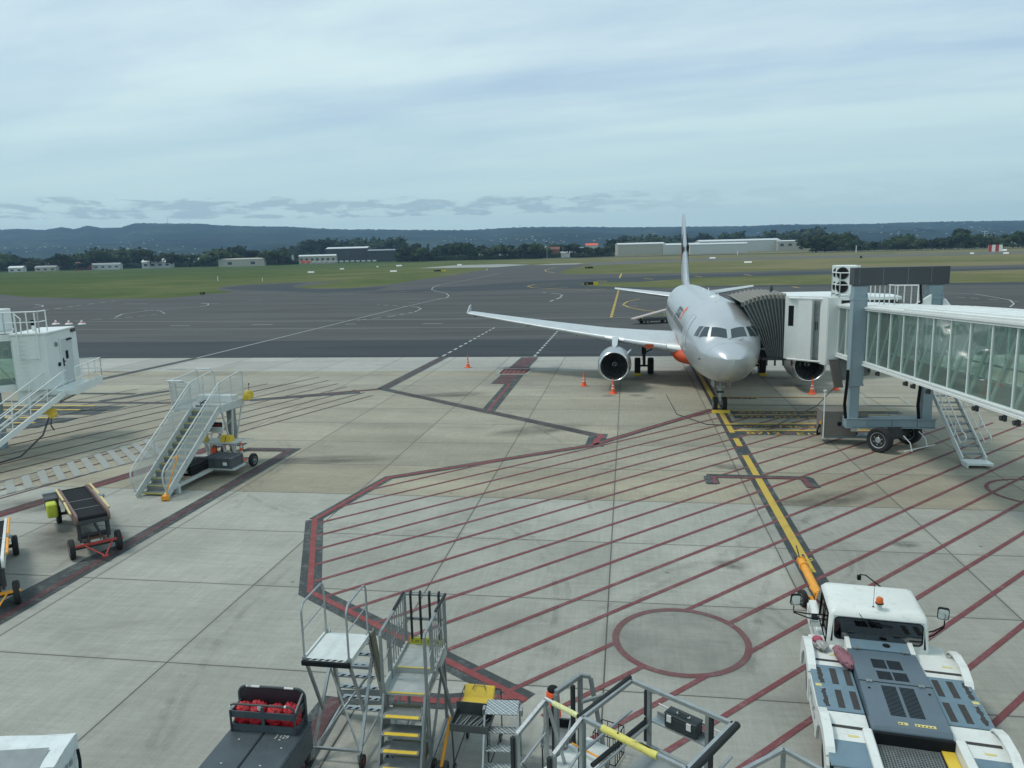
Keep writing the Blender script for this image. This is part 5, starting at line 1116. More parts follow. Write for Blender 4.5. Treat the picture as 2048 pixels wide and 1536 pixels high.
for px, py, lab in ((1168, 772, 'orange striped cone standing well left of the open engine'), (936, 735, 'orange striped cone standing alone beyond the wing tip on the concrete edge'), (1226, 787, 'orange striped cone directly in front of the open engine'),
                    (1624, 788, 'orange striped cone left of the bridge column under the port engine'), (1672, 780, 'orange striped cone just left of the bridge lift column')):
    p = G(px, py); cone(p.x, p.y, lab)

# ---- passenger stairs
MGS = paint('stair_white', (.52, .56, .55), .45, var=.1, dirt=.3, scale=3)
MWIR = paint('mesh_wire', (.55, .59, .58), .5, .2, var=.05)
ps = thing('passenger_stairs', 'white towable aircraft stairs with wire mesh side panels and a yellow reel on top', 'aircraft stairs', (-13.408, 26.71, 0), 11.6)
sw_, run, pz, pe = .61, 3.71, 2.62, 5.48
g = MB()
for s in (-1, 1): g.beam((s*sw_, -.12, .06), (s*sw_, run, pz), .06, .26)
g.box(-sw_-.9, sw_+.03, run, pe, pz-.10, pz); 
g.box(-sw_-.9, -sw_-.85, run, pe, pz-.2, pz+.12); g.box(sw_+.0, sw_+.06, run, pe, pz-.2, pz+.12)
g.build('stair_frame', MGS, ps)
tr, ns = MB(), MB()
for k in range(13):
    t = (k+.6)/13; y, z = run*t, pz*t; tr.box(-sw_+.03, sw_-.03, y-.02, y+.25, z-.03, z); tr.box(-sw_+.03, sw_-.03, y+.235, y+.25, z, z+.17)
    ns.box(-sw_+.03, sw_-.03, y-.035, y-.021, z-.05, z+.006); 
tr.build('tread', MALD, ps); ns.build('tread_nosing', paint('nosing_yellow', (.5, .45, .12), .6, var=.2, dirt=.3), ps)
def meshpanel(mb, quad, pitch=.075, r=.006):
    a, b, c, d = [V(p) for p in quad]; W_ = ((b-a).length+(c-d).length)/2; H_ = ((d-a).length+(c-b).length)/2; nu = W_/pitch; nv = H_/pitch
    f = lambda u, v: a.lerp(b, u).lerp(d.lerp(c, u), v)
    k = -nv
    while k < nu:
        u0, v0, u1, v1 = k/nu, 0, (k+nv)/nu, 1
        if u0 < 0: v0 = -u0*nu/nv; u0 = 0
        if u1 > 1: v1 = 1-(u1-1)*nu/nv; u1 = 1
        if u1 > u0: mb.tube([f(u0, v0), f(u1, v1)], r, 3, False); mb.tube([f(u0, 1-v0), f(u1, 1-v1)], r, 3, False)
        k += 1
for s in (-1, 1):
    x = s*(sw_+.05); b0_, t0_ = V((x, -.08, .12)), V((x, run, pz)); up = V((0, -.10, 1.02)); upt = V((0, 0, 1.05)); E_ = V((x, pe, pz)); Eu = E_+V((0, .12, 1.2))
    g = MB(); g.tube([b0_, b0_+V((0, -.18, .55)), b0_+V((0, -.18, .85)), b0_+V((0, -.05, 1.05)), t0_+upt, t0_+upt+(E_-t0_)*.62+V((0, 0, .18)), E_+V((0, -.18, 1.30)), E_+V((0, .0, 1.2)), E_], .03, 8)
    g.tube([b0_+V((0, .06, .92)), t0_+V((0, .02, .93))], .018, 6)
    for t in (.33, .66, 1): p = b0_.lerp(t0_, t); g.tube([p, p+V((0, 0, 1.0))], .02, 6)
    p = t0_.lerp(E_, .5); g.tube([p, p+V((0, 0, 1.2))], .02, 6); g.tube([t0_+V((0, 0, .06)), E_+V((0, 0, .06))], .02, 6)
    hr_ = g.build('handrail', MGS, ps)
    g = MB(); meshpanel(g, [b0_+V((0, -.1, .10)), t0_+V((0, 0, .08)), t0_+V((0, 0, .93)), b0_+V((0, -.02, .95))]); meshpanel(g, [t0_+V((0, 0, .06)), E_+V((0, 0, .06)), E_+V((0, 0, 1.15)), t0_+V((0, 0, 1.02))]); g.build('wire_mesh', MWIR, hr_)
# left platform wing with its own guard
g = MB(); xl = -sw_-.88; g.tube([(xl, run-.1, pz), (xl, run-.15, pz+1.15), (xl, pe, pz+1.3), (xl, pe+.1, pz)], .028, 8); g.tube([(xl, run-.15, pz+1.15), (-sw_-.05, run, pz+1.05)], .026, 6); g.tube([(xl, run-.13, pz+.9), (-sw_-.05, run, pz+.85)], .02, 6)
g.tube([(xl-.35, run+.1, pz-.3), (xl, run+.3, pz-.05), (xl, run+.2, pz+1.15)], .025, 6); g.box(xl-.1, xl+.6, run-.25, run-.05, pz+1.12, pz+1.17); g.box(xl+.1, xl+.8, pe-.3, pe-.15, pz+1.38, pz+1.42)
gw = g.build('platform_guard', MGS, ps)
g = MB(); meshpanel(g, [(xl, run-.1, pz+.05), (xl, pe, pz+.05), (xl, pe, pz+1.25), (xl, run-.15, pz+1.1)]); meshpanel(g, [(xl, run-.1, pz+.02), (-sw_-.06, run, pz+.05), (-sw_-.06, run, pz+1.0), (xl, run-.1, pz+1.05)]); g.build('wire_mesh', MWIR, gw)
g = MB(); g.box(-sw_-.6, sw_-.1, pe-.6, pe-.2, pz+.02, pz+.30); g.build('platform_box', MW, ps); g = MB(); g.tube([(-.6, run+.5, pz+.03), (-.4, run+.45, pz+.2), (-.25, run+.6, pz+.25), (-.5, run+.7, pz+.05), (-.7, run+.6, pz+.1)], .02, 6); g.build('loose_cable', MBLK, ps)
g = MB()
for x in (-sw_, sw_):
    g.beam((x, 4.4, .35), (x, 4.6, pz-.1), .07, .07); g.beam((x, 4.4, .6), (x, run+.1, pz-.1), .06, .06); g.beam((x, 4.5, .5), (x, pe-.1, pz-.1), .05, .05)
    g.beam((x, .3, .28), (x, 4.6, .30), .10, .12)
g.beam((-sw_, 2.2, .28), (sw_, 2.2, .28), .08, .08); g.beam((-sw_, 4.45, .3), (sw_, 4.45, .3), .12, .12); g.beam((-sw_, 1.0, .28), (sw_, 1.0, .28), .08, .08)
g.beam((-1.35, 4.4, .35), (1.45, 4.4, .35), .09, .09); g.beam((-sw_, 4.5, .6), (sw_, 4.5, 2.0), .05, .05); g.beam((sw_, 4.5, .6), (-sw_, 4.5, 2.0), .05, .05)
g.box(.52, .72, .5, .62, 0, .3); g.build('undercarriage', MGS, ps)
g = MB(); g.beam((.45, 4.75, .8), (.45, 4.75, pz-.05), .32, .2); g.build('lift_ram_cover', MALD, ps)
MB().box(sw_-.02, sw_+.05, 3.0, 3.4, .2, .30).build('yellow_tape', MYEL, ps)
for s in (-1, 1): wheelobj(ps, (1.52*s, 4.4, .27), (1, 0, 0), .28, .16)
g = MB(); g.beam((sw_+.1, -.30, .12), (sw_+.45, .15, 1.55), .035, .035); g.tube([(sw_+.25, .05, 1.5), (sw_+.62, .12, 1.62)], .018, 6); g.box(sw_-.0, sw_+.2, -.4, -.2, .05, .2); g.cyl((sw_-.02, -.3, .08), (sw_+.06, -.3, .08), .08, 12); g.cyl((sw_+.16, -.3, .08), (sw_+.24, -.3, .08), .08, 12); g.build('tow_handle', MORG, ps)
rl = thing('cable_reel', 'yellow rounded reel clamped to the top right end of the aircraft stairs', 'cable reel', frame_at(-13.408, 26.71, 11.6) @ V((sw_+.2, pe+.0, pz+.22)), 11.6)
g = MB(); g.lathe([(-.10, .0), (-.10, .16), (-.07, .2), (.07, .2), (.10, .16), (.10, .0)], (0.1, 0, .02), (1, -.5, 0), 20); g.bbox(-.06, .2, -.2, .06, -.18, .06, .02); g.build('reel_housing', MYEL, rl); g = MB(); g.tube([(.12, 0, .2), (.14, 0, .48)], .012, 6); g.sphere((.14, 0, .5), .035, 8, 6); g.build('reel_handle', MDRK, rl)
PM = frame_at(-13.408, 26.71, 11.6)
# bracket holding spare chocks and the warning board
g = MB(); g.box(-.55, 1.25, 3.55, 4.3, 1.16, 1.20); g.tube([(.4, 4.3, 1.2), (1.7, 4.4, 1.2), (1.9, 4.1, 1.2), (1.75, 3.7, 1.2), (.9, 3.6, 1.2)], .015, 6); g.beam((0, 3.6, .4), (0, 3.8, 1.16), .05, .05); g.beam((.9, 3.6, .4), (.5, 3.8, 1.16), .05, .05); g.build('shelf', MGS, ps)
sg_ = MB().box(.22, .88, 3.42, 3.45, 1.68, 2.12).build('warning_board', MW, ps)
MB().box(.25, .85, 3.41, 3.419, 1.90, 2.09).build('board_band', MBLK, sg_)
g = MB(); g.text('DANGER', .12, T(.31, 3.405, 1.95, rx=math.pi/2)); g.build('board_title', MRED, sg_)
g = MB()
for k in range(3): g.box(.29, .81, 3.41, 3.419, 1.72+k*.055, 1.735+k*.055)
g.build('board_text_lines', MGREY, sg_)
for i, (x, y, lab) in enumerate(((.62, 3.85, 'yellow chock on the stairs shelf, left one of the touching pair'), (.88, 3.85, 'yellow chock on the stairs shelf, right one of the touching pair'), (-.25, 3.75, 'yellow chock on the stairs shelf behind the mesh panel'))):
    g = MB(); g.prism([(-.2, 0), (.2, 0), (.14, .2), (.02, .26), (-.12, .22)], 'x', -.10, .10); o = g.build('wheel_chock', MYEL); o.location = PM @ V((x, y, 1.205)); o.rotation_euler = (0, 0, -rad(11.6)); tag(o, lab, 'wheel chock', 'spare chocks on the stairs shelf')
def case(x, y, sx, sy, sz, lab, mat, z=.36):
    c = thing('equipment_case', lab, 'case', PM @ V((x, y, z)), 11.6); MB().bbox(-sx/2, sx/2, -sy/2, sy/2, 0, sz, .03).build('case_body', mat, c)
    g = MB(); 
    for k in range(4): g.box(-sx/2+sx*(k+.5)/4-.012, -sx/2+sx*(k+.5)/4+.012, -sy/2-.006, sy/2+.006, sz*.08, sz+.008)
    g.box(-sx/2-.005, sx/2+.005, -sy/2-.005, sy/2+.005, sz*.68, sz*.71); g.build('case_rib', MDRK, c); MB().box(sx*.2, sx*.34, -sy/2-.012, -sy/2-.007, sz*.3, sz*.6).build('case_tag', MW, c)
MCS = paint('case_grey', (.075, .09, .10), .55, var=.12); case(.05, 2.3, 1.0, 1.5, .36, 'long low black case on the frame under the stairs', MBLK); case(.95, 3.15, 1.25, .9, .44, 'dark grey ribbed case on the frame under the stairs beside the wheel', MCS)
MB().box(.0, 1.65, 2.75, 3.6, .28, .355).build('case_carrier', MGS, ps)
ex = thing('fire_extinguisher', 'red extinguisher canister hanging behind the stairs cases', 'fire extinguisher', PM @ V((.15, 3.75, .45)), 11.6)
g = MB(); g.lathe([(0, .0), (0, .12), (.42, .12), (.5, .06), (.52, 0)], (0, 0, 0), (0, 0, 1), 16); g.build('cylinder', MCONE, ex); g = MB(); g.tube([(0, 0, .5), (0, 0, .6), (.12, 0, .55), (.16, 0, .2)], .015, 6); g.build('hose', MBLK, ex)
for x, y, lab in ((.35, 4.2, 'orange and white bollard leaning behind the red extinguisher'), (1.15, 4.15, 'orange and white bollard behind the dark grey case')):
    c = thing('safety_bollard', lab, 'bollard', PM @ V((x, y, .3)), 0, 'bollards stowed under the stairs'); g = MB(); g.tube([(0, 0, 0), (0, 0, .8)], .06, 10); g.box(-.15, .15, -.15, .15, 0, .05); g.build('post', MCONE, c)
    g = MB(); g.tube([(0, 0, .3), (0, 0, .42)], .063, 10); g.tube([(0, 0, .55), (0, 0, .67)], .063, 10); g.build('reflective_band', MREFL, c)
for i, (px, py, lab) in enumerate(((436, 905, 'left dolly wheel set behind the passenger stairs'), (474, 903, 'right dolly wheel set behind the passenger stairs'))):
    p = G(px, py); c = thing('wheel_dolly', lab, 'dolly', (p.x, p.y, 0), 11.6, 'dollies behind the stairs'); 
    for s in (-.25, .25): wheelobj(c, (s, 0, .17), (1, .3, 0), .17, .08)
    MB().box(-.3, .3, -.1, .4, .28, .33).build('plate', MDRK, c)

# ---- belt loaders
def belt_loader(lab, loc, hdg, body, bar, guard, grp='towable belt loaders parked on the left'):
    b = thing('belt_loader', lab, 'belt loader', loc, hdg, grp); h0, h1, Ln = 1.22, .88, 4.7; hw = .42
    dirn = V((0, Ln, h1-h0)); z = lambda y: h0+(h1-h0)*y/Ln
    g = MB(); g.rings([[V((x, y, z(y)-.03+dz)) for x, dz in ((-hw+.05, -.08), (hw-.05, -.08), (hw-.05, .03), (-hw+.05, .03))] for y in (-.05, Ln*.33, Ln*.66, Ln)]); g.cyl((-hw+.05, -.05, z(0)-.06), (hw-.05, -.05, z(0)-.06), .09, 14); g.cyl((-hw+.05, Ln, z(Ln)-.06), (hw-.05, Ln, z(Ln)-.06), .09, 14)
    be = g.build('conveyor_belt', MBLK, b)
    g = MB()
    for y in (.02, 1.2, 2.5): g.box(-hw+.06, hw-.06, y-.01, y+.012, z(y), z(y)+.008)
    g.build('belt_joint', MGREY, be)
    g = MB(); g.bbox(-hw+.02, hw-.02, -.14, -.09, z(0)-.22, z(0)-.07, .01); g.build('nose_bumper', MDRK, b)
    for s in (-1, 1):
        g = MB(); g.rings([[V((s*hw, y, z(y)+dz)) if False else V((s*hw+dx, y, z(y)+dz)) for dx, dz in ((-.035, -.20), (.035, -.20), (.035, .10), (-.035, .10))] for y in (-.02, Ln)])
        g.lathe([(-.035, 0), (-.035, .16), (.035, .16), (.035, 0)], (s*hw, -.03, z(0)-.05), (1, 0, 0), 16); g.build('side_frame', body, b)
        g = MB(); g.tube([(s*(hw+.09), .35, z(.35)+.06), (s*(hw+.09), Ln*.42, z(2)+.12)], .035, 8); g.tube([(s*(hw+.09), Ln*.48, z(2)+.12), (s*(hw+.09), Ln*.95, z(Ln)+.14)], .035, 8); g.build('guard_rail', bar if bar is MORG else paint('rail_cream', (.62, .50, .22), .5, dirt=.2), b)
    g = MB(); g.sphere((hw+.13, 1.9, z(1.9)+.15), .07, 10, 6); g.build('work_lamp', MGREY, b)
    g = MB()
    for s in (-1, 1): g.beam((s*.36, .12, 1.05), (s*.36, .05, .42), .07, .07); g.beam((s*.34, .5, 1.0), (s*.34, 3.9, .40), .08, .10); g.beam((s*.40, -.02, 1.0), (s*.40, .02, .52), .06, .10)
    g.beam((-.42, .1, .62), (.42, .1, .62), .07, .07); g.beam((-.42, .3, .5), (.42, .3, .5), .09, .09); g.beam((-.58, 0, .30), (.58, 0, .30), .09, .09)
    g.beam((-.55, 3.96, .30), (.55, 3.96, .30), .09, .09); g.beam((-.25, 0, .32), (-.25, 3.96, .34), .07, .07); g.beam((.25, 0, .32), (.25, 3.96, .34), .07, .07)
    g.tube([(-.15, .0, .62), (-.16, -.1, .4), (-.12, -.14, .3)], .02, 6); g.tube([(.15, .0, .7), (.14, -.1, .45)], .02, 6)
    g.build('chassis', MDRK, b)
    g = MB(); g.bbox(-.20, .28, -.02, .26, .36, .50, .01); pl = g.build('winch_box', paint('rust_box', (.16, .085, .05), .7, var=.25), b)
    MB().box(-.12, .2, -.035, -.021, .39, .47).build('number_plate', MREFL, pl)
    for s in (-1, 1):
        wheelobj(b, (s*.62, 0, .30), (1, 0, 0), .30, .15); wheelobj(b, (s*.58, 3.96, .30), (1, 0, 0), .30, .15)
    g = MB(); g.beam((-.70, -.22, .42), (.72, -.22, .42), .07, .06); g.tube([(-.30, -.25, .40), (.10, -.75, .18)], .02, 6); g.tube([(.42, -.25, .40), (.16, -.75, .18)], .02, 6); g.lathe([(-.02, .03), (-.02, .08), (.02, .08), (.02, .03)], (.13, -.82, .17), (0, .2, 1), 14); g.build('tow_bar', bar, b)
    g = MB(); g.bbox(-.94, -.64, 3.0, 3.45, .48, .94, .04); g.build('engine_cover', guard, b)
    g = MB(); g.bbox(-.92, -.55, 3.5, 4.2, .5, 1.0, .02); g.build('engine', MDRK, b); g = MB(); g.box(-.95, -.5, 4.1, 4.3, .95, 1.05); g.build('control_box', MGREY, b)
    return b
MRST = paint('brown_frame', (.16, .10, .085), .6, var=.25, dirt=.4, dirtc=(.3, .28, .25))
belt_loader('towable belt loader with brown frame, lime engine cover and red tow bar', (-12.6, 21.33, 0), -36.3, MRST, MRED, MLIME)
p = G(33, 1204)-G(236, 1097)
belt_loader('white sided belt loader with orange rails and yellow tow bar at the left edge', (-12.6+p.x, 21.33+p.y, 0), -33, MTW, MORG, MORG)
# ================================================================ maintenance stands and carts in the foreground
def plate_mat():
    m, t, b, o = newmat('diamond_plate'); v = geo(t)
    wv = t.nodes.new('ShaderNodeTexWave'); wv.inputs['Scale'].default_value = 9; wv.bands_direction = 'DIAGONAL'; t.links.new(v, wv.inputs['Vector'])
    w2 = t.nodes.new('ShaderNodeTexChecker'); w2.inputs['Scale'].default_value = 18; t.links.new(v, w2.inputs['Vector'])
    k = mth(t, 'MULTIPLY', wv.outputs['Fac'], mth(t, 'ADD', mth(t, 'MULTIPLY', w2.outputs['Fac'], .5), .5))
    t.links.new(ramp(t, k, [(.15, (.22, .25, .25)), (.7, (.58, .62, .62))]), b.inputs['Base Color']); b.inputs['Metallic'].default_value = .6; b.inputs['Roughness'].default_value = .45
    bump(t, b, k, .5, .006); return m
MDIA = plate_mat(); MDECK = paint('platform_white', (.56, .60, .58), .5, var=.1, dirt=.3, scale=4, dirtc=(.33, .34, .32)); MPLANK = paint('brown_plank', (.16, .155, .11), .6, var=.15, dirt=.2)
# ---- cantilever stand with looped rails
s1 = thing('maintenance_steps', 'aluminium steps with a white cantilevered platform and two looped handrails', 'maintenance steps', (-3.191, 11.447, 0), 9.646)
hw, zp, dp_, lf, lb_ = .39, 1.98, .94, .093, 1.517
g = MB(); g.bbox(-hw, hw, .0, dp_, zp-.05, zp, .01); g.box(-hw-.03, -hw, 0, dp_, zp-.07, zp+.03); g.box(hw, hw+.03, 0, dp_, zp-.07, zp+.03); pf = g.build('platform', MDECK, s1)
MB().bbox(-hw-.04, hw+.04, -.05, -.002, zp-.09, zp+.005, .015).build('front_bumper', MBLK, pf)
g = MB(); 
for k in range(7): x = -hw+k*.115; g.add([(x, .005, zp+.003), (x+.07, .005, zp+.003), (x+.12, .05, zp+.003), (x+.05, .05, zp+.003)], [(0, 1, 2, 3)])
g.build('edge_stripes', MBLK, pf)
for s in (-1, 1):
    x = s*(hw+.0); h = .97; pts = [(x, .02, zp-.06)]
    for cy, a0, a1 in ((.18, 180, 90), (dp_-.14, 90, 0)):
        for i in range(7): a = rad(a0+(a1-a0)*i/6); pts.append((x, cy+(.16 if a0 == 180 else .12)*math.cos(a), zp+h-.16+.16*math.sin(a)))
    pts.append((x, dp_-.02, zp-.06)); g = MB(); g.tube(pts, .019, 8); g.tube([(x, .03, zp+.52), (x, dp_-.03, zp+.55)], .012, 6)
    g.box(x-.03, x+.03, -.01, .05, zp-.06, zp+.06); g.box(x-.03, x+.03, dp_-.05, dp_+.01, zp-.06, zp+.06); g.build('looped_handrail', MALU, s1)
g = MB()
for s in (-1, 1):
    x = s*(hw-.01); g.beam((s*(hw+.04), lf, .12), (x, 1.06, 1.48), .05, .05); g.beam((x, .05, zp-.07), (x, .55, .72), .045, .045)
    g.beam((s*(hw+.06), lb_, .02), (x, .98, zp), .05, .10)
g.beam((-hw, 1.0, 1.30), (hw, 1.0, 1.30), .05, .05); g.beam((-hw-.03, .17, .24), (hw+.03, .17, .24), .04, .04)
g.beam((-hw, .98, 1.26), (hw, .19, .26), .03, .03); g.beam((hw, .98, 1.26), (-hw, .19, .26), .03, .03); g.beam((hw, .2, .2), (hw+.02, lb_-.1, .3), .03, .03); g.beam((-hw, .2, .2), (-hw, lb_-.1, .3), .03, .03)
fr1 = g.build('stand_frame', MALU, s1)
MB().beam((hw+.07, 1.25, .95), (hw+.06, .97, zp+.05), .03, .16, (0, 1, 0)).build('side_plank', MPLANK, fr1)
for k in range(7):
    t = (k+.7)/7.4; y = lb_+(.98-lb_)*t; z = zp*t; g = MB(); g.box(-hw+.03, hw-.03, y-.08, y+.05, z-.02, z); tr_ = g.build('tread', MALU, s1)
    g = MB(); 
    for j in range(5): x = -hw+.08+j*.14; g.add([(x, y-.07, z+.002), (x+.06, y-.07, z+.002), (x+.10, y-.01, z+.002), (x+.04, y-.01, z+.002)], [(0, 1, 2, 3)])
    g.build('tread_stripes', MBLK, tr_)
for s in (-1, 1):
    o = wheelobj(s1, (s*(hw+.10), lf-.02, .12), (1, 0, 0), .12, .05, hub=MRED)
    MB().box(s*(hw+.05)-.02, s*(hw+.05)+.02, lf-.06, lf+.06, .08, .26).build('wheel_fork', MALD, s1)
# ---- stand with barred end and load sign
s2 = thing('maintenance_steps', 'grey steps with yellow tread edges, black barred end rail and yellow load sign', 'maintenance steps', (-1.893, 11.348, 0), 8.192)
hw, zp, dp_, rh = .341, 1.424, 1.414, 1.07
g = MB(); g.box(-hw, hw, 0, .62, zp-.04, zp); g.box(-hw, hw, .62, dp_, zp+.06, zp+.10); g.box(-hw, hw, .61, .62, zp-.04, zp+.10); g.box(-hw-.04, -hw, 0, dp_, zp-.08, zp+.16); g.box(hw, hw+.04, 0, dp_, zp-.08, zp+.16); pf = g.build('platform', paint('deck_grey', (.36, .39, .38), .5, var=.12, dirt=.3, scale=4), s2)
g = MB(); g.box(-hw+.05, hw-.02, -.012, .025, zp-.0, zp+.006); g.box(-hw+.03, hw-.02, .60, .63, zp+.10, zp+.106); g.build('yellow_edge', MYEL, pf)
sg2 = MB().box(-hw+.03, hw, dp_-.015, dp_+.015, zp+.10, zp+.23).build('load_sign', paint('sign_lime', (.55, .52, .06), .5, var=.1), s2)
g = MB(); g.text('S.W.L 150KG', .092, T(-hw+.06, dp_-.018, zp+.13, rx=math.pi/2)); g.build('sign_lettering', MBLK, sg2)
rz_ = zp+rh
g = MB()
for s in (-1, 1):
    x = s*(hw+.03)
    g.tube([(x, -.02, zp-.7), (x, -.02, rz_-.04), (x, .03, rz_)], .030, 8); g.beam((x, .03, rz_), (x, dp_, rz_), .045, .03); g.beam((x, .40, zp), (x, .40, rz_), .06, .06); g.beam((x, .02, zp+.45), (x, .42, zp+.60), .015, .015); g.beam((x, dp_, zp), (x, dp_, rz_), .04, .04)
    for k in range(7): g.tube([(x, .5+k*.13, zp+.1), (x, .5+k*.13, rz_)], .010, 5)
    g.tube([(x, .5, zp+.2), (x, 1.0, zp+.75)], .009, 5); g.tube([(x, .4, zp+.58), (x, dp_, zp+.62)], .012, 5)
g.beam((-hw-.03, dp_, rz_), (hw+.03, dp_, rz_), .045, .03); g.beam((-hw, dp_, zp+.60), (hw, dp_, zp+.60), .03, .05)
rl2 = g.build('guard_rail', MALD, s2)
for k in range(4):
    x = -hw+.09+k*.175; MB().tube([(x, dp_-.03, zp+.22), (x, dp_-.03, rz_+.02), (x, dp_+.02, rz_+.06)], .024, 8).build('black_bar', MFOAM, rl2)
g = MB(); 
for s in (-1, 1): g.beam((s*(hw+.03), .75, rz_+.02), (s*(hw+.05), dp_+.02, rz_+.02), .04, .04)
g.build('rail_padding', MFOAM, rl2)
for k in range(6):
    z = zp-.245*(k+1); y = -.40*(k+1)*.245/1.018-.06
    if z < .1: break
    g = MB(); g.bbox(-hw+.02, hw-.02, y-.16, y+.14, z-.03, z, .005); tr_ = g.build('tread', MALD, s2); MB().box(-hw+.07, hw-.05, y-.165, y-.09, z+.001, z+.006).build('tread_nosing', MYEL, tr_)
g = MB()
for s in (-1, 1):
    x = s*(hw+.01); g.beam((x, .0, zp), (x, -.62, .0), .035, .16); g.beam((x, .1, zp-.06), (x, .1, .08), .05, .05); g.beam((x, dp_-.1, zp-.05), (x, dp_-.1, .12), .05, .05); g.beam((x, dp_-.2, zp-.1), (x, .1, .2), .04, .04); g.beam((x, -.5, .1), (x, dp_, .12), .05, .07)
g.beam((hw+.07, .75, zp+.05), (hw+.22, 1.15, .05), .05, .05); g.beam((hw+.02, .1, zp+.02), (hw+.08, .95, zp+.28), .05, .07); g.beam((-hw, .1, .5), (hw, .1, .5), .04, .04)
g.build('stand_frame', MALD, s2)
g = MB(); g.box(-hw+.05, hw-.05, .05, .35, .2, .5); g.box(-hw+.1, hw-.1, .04, .045, .9, 1.2); g.build('ballast_box', MPLANK, s2)
for s in (-1, 1): wheelobj(s2, (s*(hw+.07), .1, .09), (1, 0, 0), .09, .05)
# ---- small diamond plate steps
s3 = thing('small_steps', 'short bright diamond plate steps with a square top between the taller stands', 'steps', (-.318, 11.245, 0), 6.11)
hw, zp = .271, 1.075
g = MB(); g.bbox(-hw, hw, 0, .404, zp-.03, zp, .008); g.build('top_plate', MDIA, s3)
for k in range(1, 5): z = zp-.25*k; y = -.123*k; MB().bbox(-hw+.02, hw-.02, y, y+.16, z-.03, z, .005).build('tread', MDIA, s3)
g = MB()
for s in (-1, 1):
    x = s*hw; g.beam((x, 0, zp-.03), (x, -.55, 0), .03, .05); g.beam((x, .38, zp-.03), (x, .45, 0), .03, .04); g.beam((x, -.3, .4), (x, .4, .4), .02, .03)
    g.bbox(s*(hw+.04)-.03, s*(hw+.04)+.03, .18, .30, zp-.16, zp-.04, .01)
g.build('side_frame', MALU, s3)
# ---- tray trolley with yellow case
tc_ = thing('tool_trolley', 'dark tray trolley behind the small diamond plate steps', 'trolley', (-.844, 11.198, 0), 11.384)
MTRAY = paint('tray_grey', (.07, .08, .08), .45, .3, var=.2, dirt=.4, dirtc=(.2, .22, .22))
g = MB(); g.box(-.32, .32, -.02, .95, .80, .83)
for a in ((-.33, -.31, -.02, .42), (.31, .33, -.02, .42)): g.box(*a, .83, .93)
g.box(-.33, .33, -.035, -.02, .80, .93); g.box(-.33, .33, .42, .435, .83, 1.05); g.build('tray', MTRAY, tc_)
g = MB(); g.tube([(-.32, .43, .95), (-.33, .97, 1.0), (.33, .97, 1.0), (.32, .43, .95)], .012, 6); g.tube([(-.33, .97, 1.0), (-.33, .97, .1)], .012, 6); g.tube([(.33, .97, 1.0), (.33, .97, .1)], .012, 6); g.tube([(-.3, 0, .8), (-.3, .05, .1)], .015, 6); g.tube([(.3, 0, .8), (.3, .05, .1)], .015, 6); g.tube([(-.3, .05, .15), (-.33, .97, .15)], .012, 6); g.tube([(.3, .05, .15), (.33, .97, .15)], .012, 6); g.build('trolley_frame', MDRK, tc_)
g = MB(); 
for k in range(7): g.beam((-.28+k*.07, .02, .845), (-.2+k*.08+random.uniform(-.05, .05), .35, .85), .02, .015)
g.build('loose_tools', MALD, tc_)
for s in (-1, 1):
    for y in (.06, .95): wheelobj(tc_, (s*.3, y, .07), (1, 0, 0), .07, .04)
yc_ = thing('yellow_case', 'open yellow plastic case lying on the tray trolley', 'case', frame_at(-.844, 11.198, 11.384) @ V((-.02, .52, .835)), 11.4)
g = MB(); g.bbox(-.27, .27, 0, .24, 0, .12, .015); g.build('case_base', MYEL, yc_); g = MB(); g.M = T(0, .24, .06, rx=rad(50)); g.bbox(-.27, .27, 0, .24, 0, .06, .015); g.build('case_lid', MYEL, yc_)
g = MB(); g.tube([(-.12, .27, .23), (-.08, .33, .30), (.08, .33, .30), (.12, .27, .23)], .008, 6); g.box(-.18, .2, -.012, -.002, .03, .08); g.build('case_trim', MRST, yc_)
g = MB(); g.tube([(-.5, -.1, .1), (-.42, .35, .8)], .03, 8)
jk = thing('jack_handle', 'orange jack handle leaning between the barred stand and the tray trolley', 'jack', frame_at(-.844, 11.198, 11.384) @ V((0, 0, 0)), 11.4); g.build('handle', MORG, jk); MB().bbox(-.6, -.4, -.25, .1, .02, .16, .02).build('jack_body', MDRK, jk)
# ---- large aluminium guard frame
FX, FY, FH = .858, 9.408, 42.78
gf = thing('docking_platform', 'tall aluminium docking platform with black foam padding and a torn yellow padded bar', 'docking platform', (FX, FY, 0), FH)
zt, ww, LL, rh = 2.2, 1.214, 1.624, .994; zf = zt-rh
def sq(mb, a, b, w_=.055): mb.beam(a, b, w_, w_); return mb
g = MB(); sq(g, (0, 0, zt), (0, ww, zt)); sq(g, (-.02, ww, zt), (LL, ww, zt)); sq(g, (LL, ww+.02, zt), (LL, 0, zt)); sq(g, (LL, 0, zt), (1.20, 0, zt)); sq(g, (0, 0, zt), (.34, 0, zt)); g.build('top_rail', MALU, gf)
for a, b in (((0, .02), (0, zt)), ((LL, .0), (LL, zt)), ((.315, ww), (.315, zt)), ((1.26, ww), (1.26, zt))):
    g = MB(); sq(g, (a[0], a[1], zf-.1), (a[0], a[1], zt-.03)); po = g.build('post', MALD, gf)
    g = MB(); dx, dy = (-.05, 0) if a[0] < 1 else (.055, 0); g.beam((a[0]+dx, a[1], zf+.12), (a[0]+dx, a[1], zf+.50), .05, .06); g.beam((a[0]+dx, a[1], zf+.54), (a[0]+dx, a[1], zt-.05), .05, .06); g.build('foam_padding', MFOAM, po)
g = MB(); g.tube([(-.045, -.02, zt+.01), (-.045, ww+.03, zt+.03)], .035, 10); g.build('foam_padding', MFOAM, gf)
g = MB(); g.tube([(LL+.05, -.05, zt-.01), (LL+.05, ww+.04, zt-.01)], .05, 10); g.build('foam_padding', MFOAM, gf)
